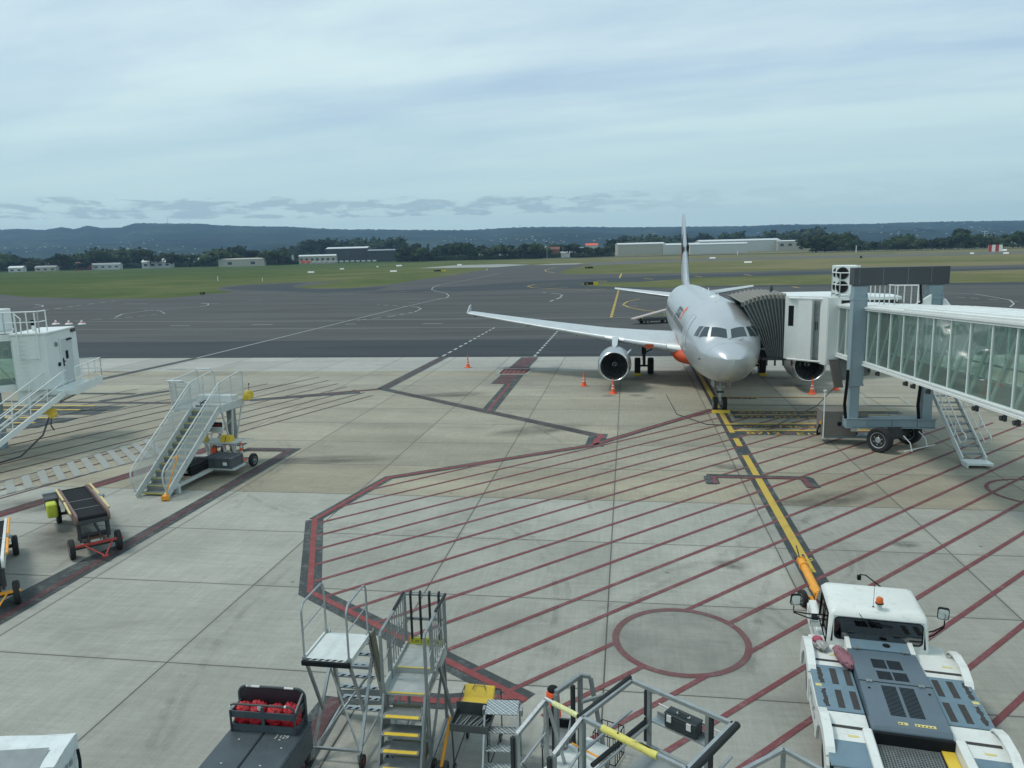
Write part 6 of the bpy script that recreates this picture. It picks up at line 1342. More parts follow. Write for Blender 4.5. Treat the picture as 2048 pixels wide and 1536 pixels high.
yb = MB(); yb.tube([(.34, 0, zt), (.45, 0, zt), (.8, 0, zt-.005), (1.12, 0, zt-.01), (1.2, 0, zt-.01)], .05, 12); ybp = yb.build('yellow_padding', paint('yellow_foam', (.62, .56, .14), .75, var=.15, dirt=.3, scale=8, bmp=.4), gf)
g = MB(); g.add([(.80, -.035, zt+.045), (.92, -.005, zt+.058), (1.06, .0, zt+.052), (1.16, .02, zt+.045), (1.05, .045, zt+.03), (.95, .02, zt+.055)], [(0, 1, 2, 3, 4, 5)]); g.sphere((.60, -.01, zt+.048), .014, 8, 5); g.build('torn_patch', MBLK, ybp)
g = MB(); g.tube([(0, .02, zf+.48), (0, ww, zf+.50)], .022, 8); g.tube([(LL, .02, zf+.5), (LL, ww, zf+.5)], .022, 8); g.tube([(.315, ww, zf+.42), (.32, -.3, zf+.42)], .022, 8); g.build('mid_rail', MALU, gf)
g = MB(); g.tube([(.26, ww-.02, zf+.44), (.24, -.1, zf+.44)], .035, 8); g.build('foam_padding', MFOAM, gf)
g = MB(); g.box(.30, LL, .0, ww, zf-.05, zf-.01); g.box(.30, LL, ww-.04, ww+.02, zf-.01, zf+.08); g.build('floor', MGREY, gf)
g = MB(); 
for x, y in ((.34, .04), (.34, ww-.04), (LL-.04, .04), (LL-.04, ww-.04)): sq(g, (x, y, 0), (x, y, zf-.05), .06)
sq(g, (.34, .04, .15), (.34, ww-.04, .15), .05); sq(g, (LL-.04, .04, .15), (LL-.04, ww-.04, .15), .05); sq(g, (.34, .04, .15), (LL-.04, .04, .15), .05); sq(g, (.34, ww-.04, .15), (LL-.04, ww-.04, .15), .05); g.build('underframe', MALD, gf)
g = MB(); g.box(.32, 1.34, ww+.03, ww+.22, zf+.44, zf+.46); g.box(.32, 1.34, ww+.215, ww+.225, zf+.46, zf+.52); g.tube([(.32, ww+.26, zf+.62), (1.5, ww+.26, zf+.60)], .012, 6); g.build('tool_shelf', MALU, gf)
tbx = thing('toolbox', 'black plastic toolbox with grey latches on the docking platform shelf', 'toolbox', frame_at(FX, FY, FH) @ V((.80, ww+.14, zf+.465)), FH)
MTBX = paint('toolbox_plastic', (.022, .032, .034), .55, var=.12)
g = MB(); g.bbox(-.26, .26, -.10, .10, 0, .19, .015); g.build('box_body', MTBX, tbx); g = MB(); g.bbox(-.265, .265, -.105, .105, .195, .225, .01); g.box(-.24, -.10, -.07, .07, .226, .23); g.tube([(-.09, 0, .22), (-.08, 0, .26), (.08, 0, .26), (.09, 0, .22)], .012, 6); ld_ = g.build('box_lid', MTBX, tbx)
for x in (-.17, .15): MB().box(x-.035, x+.035, -.125, -.105, .11, .21).build('latch', MREFL, ld_)
g = MB(); 
for x in (-.09, .09): g.box(x-.015, x+.015, -.02, .02, .226, .24)
g.build('handle_clip', MREFL, ld_)
# stair side of the docking platform
g = MB(); sq(g, (0, 0, zt), (0, -.62, zt-.22)); sq(g, (-.66, .0, zt), (-.66, -.62, zt-.22)); sq(g, (0, -.62, zt-.22), (0, -.64, zf-.6)); sq(g, (-.66, -.62, zt-.22), (-.66, -.64, zf-.6)); sq(g, (-.66, 0, zt), (-.66, 0, zf)); sq(g, (0, -.02, zt), (-.0, -.02, 0)); 
g.tube([(-.66, .05, zf+.5), (-.66, -.60, zf+.25)], .02, 8); g.tube([(0, -.05, zf+.5), (0, -.62, zf+.25)], .02, 8); g.beam((-.60, -.02, zt-.05), (-.3, .35, .2), .05, .05); g.build('stair_rail', MALU, gf)
for x in (-.66, 0): MB().beam((x-.045, -.66, zf-.6), (x-.045, -.66, zt-.26), .055, .06).build('foam_padding', MFOAM, gf)
g = MB(); g.tube([(-.52, .0, zt+.01), (-.08, .0, zt)], .038, 10); g.build('yellow_padding', paint('yellow_net_foam', (.60, .60, .30), .8, var=.3, scale=30), gf); g = MB(); g.tube([(-.68, 0, zt+.02), (-.5, 0, zt+.01)], .03, 8); g.build('bar_end', MALU, gf)
g = MB(); g.box(-.62, -.03, -.55, .5, zf-.05, zf-.01); g.box(-.62, -.03, .45, .5, zf-.01, zf+.05); g.build('stair_landing', MDECK, gf); g = MB(); g.box(-.60, -.03, .50, .53, zf-.02, zf+.06); g.build('orange_edge', MORG, gf)
for k in range(4): MB().box(-.62, -.03, -.78-k*.22, -.56-k*.22, zf-.27-k*.25, zf-.24-k*.25).build('stair_tread', MALD, gf)
g = MB(); g.tube([(-.6, -.6, zf+.35), (-.4, -.5, zf+.1), (-.2, -.45, zf+.2), (-.05, -.6, zf+.3)], .008, 5); g.build('safety_chain', MDRK, gf)
# ---- smaller stand behind with padded posts
sb = thing('access_stand', 'narrow aluminium stand with a sloping top rail and black padded posts', 'access stand', frame_at(FX, FY, FH) @ V((-.72, .55, 0)), FH)
g = MB(); sq(g, (0, -.25, 2.15), (0, .35, 2.15), .06); sq(g, (0, .35, 2.15), (.14, .42, 2.15), .05); sq(g, (0, -.24, .1), (0, -.24, 2.12), .06); sq(g, (0, .34, .1), (0, .34, 2.12), .06); sq(g, (.14, .42, 2.12), (.42, .62, .05), .05); sq(g, (.30, .0, 2.0), (.38, .55, 1.9), .04); sq(g, (.05, -.24, .5), (.05, .34, .5), .04); g.build('stand_frame', MALD, sb)
for y in (-.24, .22): MB().beam((-.05, y, .8), (-.05, y, 2.02), .05, .06).build('foam_padding', MFOAM, sb)
g = MB(); g.box(.02, .5, -.2, .5, 1.0, 1.04); g.build('stand_shelf', MDECK, sb)
bl_ = G(1106, 1408, .75); bb = thing('safety_bollard', 'bright orange red bollard with a white foot and black rounded cap', 'bollard', (bl_.x, bl_.y, .35), 20)
g = MB(); g.lathe([(.08, 0), (.08, .15), (.62, .115), (.66, .09)], (0, 0, 0), (0, 0, 1), 18, True); by = g.build('bollard_body', MCONE, bb); g = MB(); g.lathe([(0, .17), (.10, .16), (.14, .15)], (0, 0, 0), (0, 0, 1), 18, True); g.build('bollard_foot', MW, bb); g = MB(); g.lathe([(.655, .09), (.69, .10), (.72, .08), (.73, .03)], (0, 0, 0), (0, 0, 1), 18, True); g.build('bollard_cap', MBLK, bb); g = MB(); g.tube([(0, -.13, .32), (.03, -.14, .36), (.05, -.13, .32), (.03, -.14, .28), (0, -.13, .32)], .01, 5); g.build('ring_mark', MREFL, bb)
t2 = G(1112, 1462, .7); t2o = thing('tool_trolley', 'grey tray trolley below the orange red bollard', 'trolley', (t2.x, t2.y, 0), 11)
g = MB(); g.box(-.22, .22, -.25, .3, .55, .58); g.box(-.22, -.20, -.25, .3, .58, .75); g.box(.20, .22, -.25, .3, .58, .75); g.box(-.22, .22, .28, .3, .58, .76); g.box(-.22, .22, -.27, -.25, .55, .62); g.build('tray', MALD, t2o); g = MB(); g.box(-.2, .2, .262, .278, .6, .74); g.build('tray_lining', MBLK, t2o)
g = MB(); 
for x in (-.2, .2):
    for y in (-.22, .26): g.tube([(x, y, .56), (x, y, .03)], .014, 6)
g.build('trolley_leg_frame', MDRK, t2o)
wb = G(1330, 1500, .35); wc_ = thing('wire_basket', 'black wire basket cage standing on the concrete under the docking platform', 'basket', (wb.x-.9, wb.y+.3, 0), 30)
g = MB()
for x0, x1, y0, y1 in ((-.2, .2, -.2, -.2), (-.2, .2, .2, .2), (-.2, -.2, -.2, .2), (.2, .2, -.2, .2)):
    for z in (.05, .3, .55): g.tube([(x0, y0, z), (x1, y1, z)], .009, 5)
    for k in range(5): t = k/4; g.tube([(x0+(x1-x0)*t, y0+(y1-y0)*t, .05), (x0+(x1-x0)*t, y0+(y1-y0)*t, .55)], .007, 5)
g.build('cage', MBLK, wc_)
# ---- frame peak at the bottom edge
pk = G(1567, 1499, 2.2); p1_, p2_ = G(1480, 1545, 2.2), G(1650, 1545, 2.2)
o_ = thing('guard_frame', 'aluminium guard frame corner poking in at the bottom edge beside the tractor', 'guard frame', (pk.x, pk.y, 0), 0)
q1, q2 = p1_-pk, p2_-pk; q1.z = q2.z = 0; A_, B_, C_ = V((0, 0, 2.2)), q1*1.2+V((0, 0, 2.2)), q2*1.2+V((0, 0, 2.2))
g = MB(); sq(g, A_, B_, .05); sq(g, A_, C_, .05); g.build('top_rail', MALU, o_)
g = MB(); 
for q in (A_, B_, C_): sq(g, q, V((q.x, q.y, 0)), .05)
sq(g, A_-V((0, 0, .6)), B_-V((0, 0, .6)), .04); sq(g, A_-V((0, 0, .6)), C_-V((0, 0, .6)), .04); g.build('post_frame', MALD, o_)
# ---- dark flatbed cart with basket of red bags
ct = thing('flatbed_cart', 'dark slate flatbed tug deck with a rounded basket frame at its far end', 'flatbed cart', (-4.232, 11.209, 0), 8.649)
MSLT = paint('slate_deck', (.052, .070, .080), .45, var=.18, scale=2.5, dirt=.25, dirtc=(.10, .12, .13)); zc_ = .869
g = MB(); g.bbox(-.63, -.006, -1.6, .42, zc_-.06, zc_, .02); g.bbox(.006, .66, -1.6, .42, zc_-.06, zc_, .02); g.bbox(-.62, .66, -1.6, .40, .35, zc_-.062, .03); dk_ = g.build('deck', MSLT, ct)
g = MB(); g.box(-.006, .006, -1.6, .42, zc_-.06, zc_-.01); g.build('deck_seam', MBLK, dk_)
g = MB()
for i in range(5): x, y = random.uniform(-.5, .5), random.uniform(-.9, -.15); g.box(x, x+.03, y, y+.015, zc_+.001, zc_+.004)
g.text('J 129', .11, T(.24, -.11, zc_+.002)); g.build('deck_chips', MREFL, dk_)
bw_, bd, bh = .56, .35, .50
g = MB()
for z0, z1 in ((0.005, .13), (.25, .36)): g.box(-bw_, bw_, -.012, .012, zc_+z0, zc_+z1); g.box(bw_-.012, bw_+.012, .012, bd, zc_+z0, zc_+z1); g.box(-bw_-.012, -bw_+.012, .012, bd, zc_+z0, zc_+z1)
g.box(-.025, .025, -.014, .014, zc_+.13, zc_+.25); g.box(-.025, .025, -.014, .014, zc_+.36, zc_+.45)
bk = g.build('basket_slats', MSLT, ct)
g = MB(); r_ = .08
g.tube([(-bw_, -.02, zc_), (-bw_, -.02, zc_+bh-r_), (-bw_+r_*.3, -.02, zc_+bh-r_*.3), (-bw_+r_, -.02, zc_+bh), (bw_-r_, -.02, zc_+bh), (bw_-r_*.3, -.02, zc_+bh-r_*.3), (bw_, -.02, zc_+bh-r_), (bw_, -.02, zc_)], .018, 8)
g.build('front_hoop', MDRK, bk)
g = MB(); pr = []
for cx_, a0 in ((bw_-.12, 0), (-bw_+.12, 90)):
    for i in range(7): a = rad(a0+i*15); pr.append((cx_+.15*math.cos(a), zc_+bh+.03+.15*math.sin(a)-.08))
pr = [(bw_+.03, zc_)]+pr+[(-bw_-.03, zc_)]
g.prism(pr, 'y', bd, bd+.03); bp = g.build('back_plate', paint('plum_dark', (.028, .026, .034), .5, var=.15), ct)
g = MB(); g.tube([(x, bd+.0, z) for x, z in pr], .022, 8); g.build('back_hoop', MSLT, bp)
g = MB()
for x0, x1 in ((-.44, -.20), (-.42, -.35), (.24, .4)): g.tube([(x0, bd-.01, zc_+bh+.105), (x1, bd-.01, zc_+bh+.105)], .02, 6)
g.tube([(-bw_+.01, -.03, zc_+bh-.1), (-bw_+.02, -.03, zc_+bh-.03)], .022, 6); g.tube([(bw_-.16, -.02, zc_+bh+.003), (bw_-.13, -.02, zc_+bh+.003)], .022, 6); g.build('white_tape', MREFL, bk)
g = MB(); g.beam((bw_, .0, zc_+.36), (bw_, bd, zc_+.52), .03, .05); g.build('side_brace', MSLT, bk)
CM = frame_at(-4.232, 11.209, 8.649); MBAG = paint('red_bag_fabric', (.42, .012, .022), .42, var=.35, scale=12, bmp=.8)
labs = ['crumpled red fabric heap at the left end of the cart basket', 'crumpled red fabric heap left of the basket centre bar with a white tag', 'crumpled red fabric heap right of the basket centre bar', 'crumpled red fabric heap at the right end of the cart basket']
for i, x in enumerate((-.41, -.17, .15, .41)):
    b_ = thing('red_bag', labs[i], 'bag', CM @ V((x, .17, zc_)), 8.6, 'red bags in the cart basket')
    g = MB(); lump(g, (0, 0, .20), 1, (.17, .15, .20+.03*(i % 2)), 30, 24, .16, 5.5, 3+i*7); lump(g, (.05, -.03, .30), 1, (.11, .11, .12), 22, 16, .22, 7, 30+i*5); g.build('bag_cloth', MBAG, b_, 85)
    if i == 1: MB().box(.06, .13, -.13, -.12, .36, .43).build('white_tag', MREFL, b_)
for s in (-1, 1): wheelobj(ct, (s*.55, -.5, .22), (1, 0, 0), .22, .16)
g = MB(); g.box(.661, .668, -1.0, -.75, .45, .72); g.build('side_marking', MYEL, ct)
# ---- covered baggage cart, bottom left corner
c0 = G(153, 1465, 1.8); u_ = G(0, 1474, 1.8)-c0; hdg_c = -math.degrees(math.atan2(-u_.y, -u_.x))
bc = thing('covered_cart', 'white covered baggage cart with a grey curtain in the bottom left corner', 'baggage cart', (c0.x, c0.y, 0), hdg_c)
MTARP = paint('white_tarp', (.60, .66, .66), .55, var=.10, scale=3, dirt=.3, bmp=.3); MCUR = paint('grey_curtain', (.20, .235, .245), .6, var=.15, scale=6, bmp=.4)
g = MB()
def tarp(u, v): return V((-2.4+2.4*u, -.62+.62*v, 1.80+.05*math.sin(u*9)*math.sin(v*5)*.3-(.10*(1-v)**2)))
g.grid(tarp, 24, 10); g.box(-2.4, 0, -.02, .0, 1.55, 1.79); rf_ = g.build('tarp_roof', MTARP, bc, 80)
g = MB(); g.grid(lambda u, v: V((-2.5+2.3*u, -.80-.05*math.sin(u*26), .5+1.15*v)), 60, 3); g.grid(lambda u, v: V((-2.5+2.3*u, -.34-.46*(1-v)-.03*math.sin(u*30)*(1-v), 1.64+.175*v)), 60, 4); g.build('front_curtain', MCUR, bc, 80)
g = MB(); g.grid(lambda u, v: V((.0+.012*math.sin(u*9+v*4), -.78+.78*u, .5+(1.30-.14*(1-u)**2)*v)), 14, 8); sd_ = g.build('side_panel', MTARP, bc, 80)
g = MB(); g.text('AIRPORT', .13, T(.02, -.80, 1.45, rx=math.pi/2, rz=math.pi/2)) if False else None
for k in range(5): g.box(.016, .02, -.78+k*.12, -.70+k*.12, 1.50-.01*k, 1.58-.01*k)
g.build('faded_mark', MGREY, sd_)
MB().box(-2.4, -.02, -.93, -.03, .35, .5).build('cart_bed', MDRK, bc); g = MB(); g.tube([(.04, -.1, 1.6), (.08, -.15, 1.45), (.10, -.2, 1.35), (.13, -.28, 1.2)], .022, 6); g.build('side_latch', MBLK, bc)
for x in (-2.0, -.4):
    for y in (-.9, -.1): wheelobj(bc, (x, y, .2), (0, 1, 0), .2, .12)
# ================================================================ beyond the apron
def GF(px, py, cap=1500):   # ground point, or for things seen over nearer ones a spot on the rising ground behind
    d = ray(px, py); t = -CAMH/d.z if d.z < 0 else 1e9; y = d.y*t
    return V((0, 0, CAMH))+d*t if y < cap else at(px, py, cap)
for i, (px, lab) in enumerate(((112, 'white rubber marker with red band, leftmost of the row on the taxiway'), (138, 'white rubber marker with red band, middle of the row on the taxiway'), (164, 'white rubber marker with red band, rightmost of the row on the taxiway'))):
    p = G(px, 648.5); o = thing('taxiway_marker', lab, 'marker', (p.x, p.y, 0), 0, 'white markers on the taxiway')
    g = MB(); g.lathe([(0, .55), (.10, .50), (.35, .18), (.36, .01)], (0, 0, 0), (0, 0, 1), 16); g.build('marker_base', MWC, o); g = MB(); g.lathe([(.2, .385), (.33, .22)], (0, 0, .0), (0, 0, 1), 16); g.build('red_band', MRED, o); g = MB(); g.lathe([(.35, .16), (.6, .12), (.62, .01)], (0, 0, 0), (0, 0, 1), 12); g.build('marker_top', MWC, o)
# belt loader and chairs behind the starboard wing
p = G(1310, 646); b2 = thing('luggage_loader', 'low loader with a raised pale ramp parked behind the starboard wing', 'belt loader', (p.x, p.y, 0), 75)
g = MB(); g.bbox(-.9, .9, -2.0, 2.0, .35, .75, .05); g.build('loader_bed', MDRK, b2)
g = MB(); g.beam((0, -3.0, .6), (0, 3.2, 1.9), 1.0, .16); rp_ = g.build('ramp', paint('ramp_pale', (.42, .36, .34), .6, var=.2), b2)
g = MB(); 
for k in range(9): g.beam((-.95, -1.7+k*.42, .80), (-.95, -1.45+k*.42, .80), .03, .10)
for k in range(6): g.beam((-.9+k*.32, -2.02, .78), (-.75+k*.32, -2.02, .78), .03, .12)
g.build('yellow_blocks', MLIME, b2)
g = MB(); g.tube([(-.4, 1.6, .7), (-.4, 1.9, 1.7)], .05, 6); g.build('control_stalk', MLIME, b2)
for s in (-1, 1):
    for y in (-1.4, 1.4): wheelobj(b2, (s*.85, y, .3), (1, 0, 0), .3, .2)
# taxiway signs and boards
MSB = paint('sign_black', (.012, .012, .012), .5); MSY = paint('sign_yellow', (.72, .55, .02), .5); MWB = paint('board_white', (.75, .75, .73), .5)
def sign(px, py, wpx, hpx, lab, cols, sy=True):
    p = G(px, py); d = p.length; k = d/F; w_, h_ = wpx*k, hpx*k
    o = thing('taxiway_sign', lab, 'taxiway sign', (p.x, p.y, 0), math.degrees(math.atan2(p.x, p.y))); n = len(cols); x = -w_/2
    for i, (c, fr) in enumerate(cols):
        q = MB().bbox(x+.02, x+w_*fr-.02, -.12, .12, h_*.18, h_, .01).build('sign_panel', {'k': MSB, 'y': MSY, 'w': MWB}[c], o)
        if c != 'w':
            g = MB(); g.text({'k': 'F6', 'y': 'A5'}[c], h_*.55, T(x+w_*fr*.2, -.125, h_*.38, rx=math.pi/2)); g.build('sign_letters', MSY if c == 'k' else MSB, q)
        x += w_*fr
    g = MB(); 
    for i in range(4): xx = -w_/2+w_*(i+.5)/4; g.cyl((xx, 0, 0), (xx, 0, h_*.2), .03, 6)
    g.build('sign_legs', MGREY, o)
sign(880, 543.5, 24, 3.6, 'black and yellow taxiway sign in the left grass near the curving taxiway', [('k', .6), ('y', .4)])
sign(1182, 571, 27, 7, 'black taxiway sign with a yellow right panel at the near grass tip', [('k', .68), ('y', .32)])
sign(1178, 537.5, 16, 4, 'small black taxiway sign in the far right grass', [('k', 1)])
sign(405, 590, 9, 5, 'small dark taxiway sign at the edge of the left grass', [('k', 1)])
cbz = [(622, 545.5, 12, 'white gable marker board in the left grass, nearest to the taxiway inlet'), (684, 539, 8, 'small white gable marker beside the left grass boards'), (787, 543.5, 13, 'white gable marker board left of the black and yellow sign'), (798, 532.5, 11, 'white gable marker board above the near one in the left grass'), (919, 530.8, 9, 'white gable marker board beside the pale shoulder'), (1425, 517, 11, 'white gable marker board just right of the tail fin'), (1496, 525.5, 14, 'white gable marker board in the right grass below the runway'), (2005, 501.5, 12, 'white gable marker board right of the red and white hut'), (2012, 507.5, 8, 'small white gable marker at the right runway edge'), (1944, 508, 6, 'small white gable marker left of the red and white hut'), (755, 534.5, 4, 'tiny white gable marker in the left grass')]
for px, py, wp_, lab in cbz:
    p = G(px, py); k = p.length/F; w_ = wp_*k; o = MB().prism([(-w_*.12, 0), (w_*.12, 0), (0, 2.6*k)], 'x', -w_/2, w_/2).build('gable_marker', MWB); o.location = p; o.rotation_euler = (0, 0, -math.atan2(p.x, p.y)); tag(o, lab, 'marker board', 'white gable markers in the grass')
p = G(1990, 503); k = p.length/F; h_ = thing('checkered_hut', 'red and white striped equipment hut in the far right grass', 'hut', (p.x, p.y, 0), 30)
g = MB(); g.box(-10*k, 10*k, -4*k, 4*k, 0, 11*k); hb = g.build('hut_wall', MWB, h_); g = MB(); 
for i in range(2): g.box(-10*k+i*10*k, -5*k+i*10*k, -4*k-.05, -4*k+.01, .05, 11*k)
g.build('red_stripe', MRED, hb)
def mast(px, py, top, lab, wpx=1.0, head=True, lattice=False):
    p = GF(px, py); k = p.length/F; hh = (py-top)*k; o = thing('light_mast', lab, 'mast', (p.x, p.y, 0), 0)
    g = MB(); g.tube([(0, 0, 0), (0, 0, hh)], wpx*k*.5, 6, True, wpx*k*.3); g.build('mast_pole', MGALV, o)
    if head: MB().bbox(-3.2*k, 3.2*k, -k, k, hh-1.2*k, hh+1.8*k, .1*k).build('lamp_head', MDRK, o)
    if lattice:
        g = MB(); 
        for i in range(6): z = hh*i/6; g.beam((-2*k+.25*k*i, 0, z), (2*k-.3*k*i, 0, z+hh/6), .6*k, .4*k); g.beam((2*k-.25*k*i, 0, z), (-2*k+.3*k*i, 0, z+hh/6), .6*k, .4*k)
        g.box(-6*k, 6*k, -k*.4, k*.4, hh*.93, hh*.95); g.build('lattice', MWB, o)
mast(1094, 500, 470, 'tall lamp mast rising over the middle warehouses with a wide head'); mast(1126, 500, 476, 'thin bare pole right of the tall lamp mast', .8, False)
mast(1968, 487, 458, 'white lattice radio mast in the far right grass', 1.2, False, True); mast(336, 452, 440, 'faint radio tower on the ridge left of centre', .7, False) if False else None
for i, (px, py, h_, lab) in enumerate(((436, 562, 9, 'short white post in the left grass, left one'), (525, 563, 7, 'short white post beside the inlet taxiway'), (1475, 510, 8, 'short white post in the right grass'), (1712, 505, 12, 'pale post in the right grass below the dark trees'), (974, 541, 4, 'short white post at the grass finger tip'))):
    p = G(px, py); k = p.length/F; o = MB().cyl((0, 0, 0), (0, 0, h_*k), .7*k, 6).build('marker_post', MWB); o.location = p; tag(o, lab, 'post', 'posts in the grass')
p = G(1722, 516.5); k = p.length/F; o = thing('windsock_base', 'small dark round sign on the runway edge in the right grass', 'sign', (p.x, p.y, 0), 0); MB().cyl((0, -.1, 2.2*k), (0, .1, 2.2*k), 2.2*k, 10).build('disc', MSB, o); MB().cyl((0, 0, 0), (0, 0, k), .4*k, 6).build('stem', MDRK, o)
# ---- trees
def leafmat(name, a, b_):
    m, t, b, o = newmat(name); v = geo(t); n = noise(t, v, .35, 3, .6); oi = t.nodes.new('ShaderNodeObjectInfo')
    k = mth(t, 'ADD', mth(t, 'MULTIPLY', n, .7), mth(t, 'MULTIPLY', oi.outputs['Random'], .3))
    t.links.new(ramp(t, k, [(.25, a), (.8, b_)]), b.inputs['Base Color']); b.inputs['Roughness'].default_value = .9; b.inputs['Specular IOR Level'].default_value = .1; return m
ML1 = leafmat('foliage_dark', (.018, .030, .014), (.042, .058, .026)); ML2 = leafmat('foliage_mid', (.03, .05, .018), (.065, .085, .035)); MTK = paint('bark', (.06, .05, .04), .9)
TH = 12.0
def tree(seed, wd, ht, mat, cypress=False):
    rnd = random.Random(seed); cr = MB()
    lob = [(rnd.uniform(-.5, .5)*wd*.75, rnd.uniform(-.5, .5)*wd*.75, ht*rnd.uniform(.38, .86), rnd.uniform(.14, .27)*wd) for _ in range(9)]+[(0, 0, ht*.72, wd*.28)]
    if cypress: lob = [(rnd.uniform(-.1, .1)*wd, 0, ht*(.2+.75*i/8), wd*.35*(1-.08*i)) for i in range(9)]
    for (x, y, z, r) in lob:
        for _ in range(42):
            d = V((rnd.gauss(0, 1), rnd.gauss(0, 1), rnd.gauss(0, .8))).normalized()*r*rnd.uniform(.7, 1.12); c = V((x, y, z))+d; s = wd*rnd.uniform(.035, .08)
            a = V((rnd.gauss(0, 1), rnd.gauss(0, 1), rnd.gauss(0, 1))).normalized(); e1 = a.orthogonal().normalized()*s; e2 = a.cross(e1).normalized()*s*rnd.uniform(.6, 1)
            cr.add([c+e1, c+e2, c-e1*rnd.uniform(.6, 1), c-e2], [(0, 1, 2, 3)])
        cr.sphere((x, y, z), r*.72, 7, 5)
    tk = MB(); tk.tube([(0, 0, 0), (wd*.02, 0, ht*.3), (0, wd*.02, ht*.6)], wd*.035, 6, True, wd*.015)
    for (x, y, z, r) in lob[:4]: tk.tube([(0, 0, ht*.3), (x*.6, y*.6, z*.8), (x, y, z)], wd*.018, 5, True, wd*.006)
    return cr, tk
protos = []
for i in range(7):
    wd, ht = ((13, 12), (10, 13), (15, 11), (9, 10), (12, 14), (5, 13), (14, 9))[i]; mat = ML1 if i % 3 else ML2
    cr, tk = tree(40+i, wd, ht, mat, i == 5); r = thing('tree', 'x', 'tree', (0, 0, 0), 0, 'trees beyond the airfield'); cr.build('crown', mat, r); tk.build('trunk', MTK, r); protos.append((r, wd, ht))
used = set(); rt = random.Random(5)
SZ = ['squat', 'low', 'middling', 'tall', 'very tall']
def place_tree(px, py, hpx, kind=None, near=''):
    i = rt.randrange(7) if kind is None else kind
    if kind is None and i == 5 and rt.random() < .7: i = 0
    hpx *= 1.25 if 590 < px < 800 or 1225 < px < 1622 else .86
    r, wd, ht = protos[i]; p = GF(px, py, (2250 if 590 < px < 800 or 1225 < px < 1622 else 1500)+rt.uniform(0, 250)); k = p.length/F; sc = hpx*k/ht
    zones = ((60, 'at the far left edge of the field'), (150, 'behind the low grey house'), (245, 'behind the long low white house'), (345, 'around the hipped white roof'), (430, 'just left of the beige shed'), (530, 'behind the beige shed'), (600, 'right of the beige shed'), (735, 'showing over the dark hangar'), (800, 'beside the dark hangar end'), (860, 'in the left half of the dark clump'), (960, 'in the right half of the dark clump'), (1040, 'beside the middle white shed'), (1130, 'near the lamp mast foot'), (1230, 'beside the red roof sign'), (1330, 'before the long pale warehouse'), (1400, 'right behind the tail fin'), (1500, 'over the plain white warehouse'), (1625, 'over the right warehouse end'), (1700, 'at the left end of the right hand belt'), (1800, 'in the right hand belt above the air conditioners'), (1900, 'in the right hand belt above the dark crosshead box'), (1975, 'beside the red and white hut'), (9999, 'at the far right edge'))
    where = [z[1] for z in zones if px < z[0]][0]
    lab = '%s %s tree %s' % (SZ[min(4, int(hpx/9))], 'narrow' if i == 5 else 'broad' if i in (0, 2, 6) else 'rounded', where)
    if i not in used: o = r; used.add(i); o.location = p; o.rotation_euler = (0, 0, rt.uniform(0, 6)); o.scale = (sc*rt.uniform(1.1, 1.5),)*2+(sc,)
    else: o = dup(r, p, rt.uniform(0, 360), None, (sc*rt.uniform(1.1, 1.6), sc*rt.uniform(1.1, 1.6), sc))
    o['label'] = lab; o['group'] = 'trees '+where
base = lambda x: 544.5-x*.0262 if x < 800 else 523.5-(x-800)*.0200 if x < 1300 else 513.5-(x-1300)*.0215
for x in range(-40, 470, 13): place_tree(x+rt.uniform(-6, 6), base(x)-4.6+rt.uniform(0, 1.2), rt.uniform(16, 30)*(1.25 if 200 < x < 350 else 1))
for x in range(-30, 460, 24): place_tree(x+rt.uniform(-8, 8), base(x)-2.0+rt.uniform(0, 1), rt.uniform(8, 14))
for x in range(470, 640, 14): place_tree(x, base(x)-4+rt.uniform(0, 1.5), rt.uniform(22, 38))
for x in range(640, 800, 22): place_tree(x, base(x)-5.2, rt.uniform(26, 36))
for x in range(798, 955, 10): place_tree(x+rt.uniform(-4, 4), base(x)-3+rt.uniform(0, 2), rt.uniform(26, 40) if x < 930 else 20)
for x in range(960, 1330, 16): place_tree(x+rt.uniform(-6, 6), base(x)-6.0+rt.uniform(0, 2), rt.uniform(18, 30))
for x in (1032, 1045, 1060, 1075, 1086, 1165, 1180, 1200, 1215, 1228, 1240, 1262, 1275, 1290, 1300): place_tree(x, base(x)-2, rt.uniform(16, 26))
for x in range(1330, 1620, 26): place_tree(x, base(x)-7.0, rt.uniform(20, 32))
for x in (1625, 1632, 1650): place_tree(x, base(x)-1, rt.uniform(28, 38))
for x in range(1650, 2090, 12): place_tree(x+rt.uniform(-5, 5), base(x)-3.2+rt.uniform(0, 1.5), rt.uniform(20, 36)*(1.15 if x < 1720 or 1890 < x < 1940 else .85))
for i, (r, wd, ht) in enumerate(protos):
    if i not in used: place_tree(400+i*9, base(400)-4, 22, i)
# undergrowth that fills the foot of the tree belts
g = MB(); ru = random.Random(3)
for x in range(-50, 2110, 5):
    if 590 < x < 800 or 1225 < x < 1622: continue
    p = GF(x+ru.uniform(-2, 2), base(x)-4.2+ru.uniform(-1.5, 1.5), 1620); k = p.length/F; r_ = k*ru.uniform(3.0, 6.5)
    for _ in range(26):
        d = V((ru.gauss(0, 1), ru.gauss(0, 1), abs(ru.gauss(0, 1)))).normalized()*r_*ru.uniform(.6, 1.1); c = p+V((d.x*1.6, d.y, d.z*1.5)); s_ = k*ru.uniform(.6, 1.4); a = V((ru.gauss(0, 1), ru.gauss(0, 1), ru.gauss(0, 1))).normalized(); e1 = a.orthogonal().normalized()*s_; e2 = a.cross(e1).normalized()*s_
        g.add([c+e1, c+e2, c-e1, c-e2], [(0, 1, 2, 3)])
    g.sphere((p.x, p.y, p.z), r_*.9, 7, 5, (1.6, 1, 1.3))
struct(g.build('undergrowth', ML1), 'stuff')
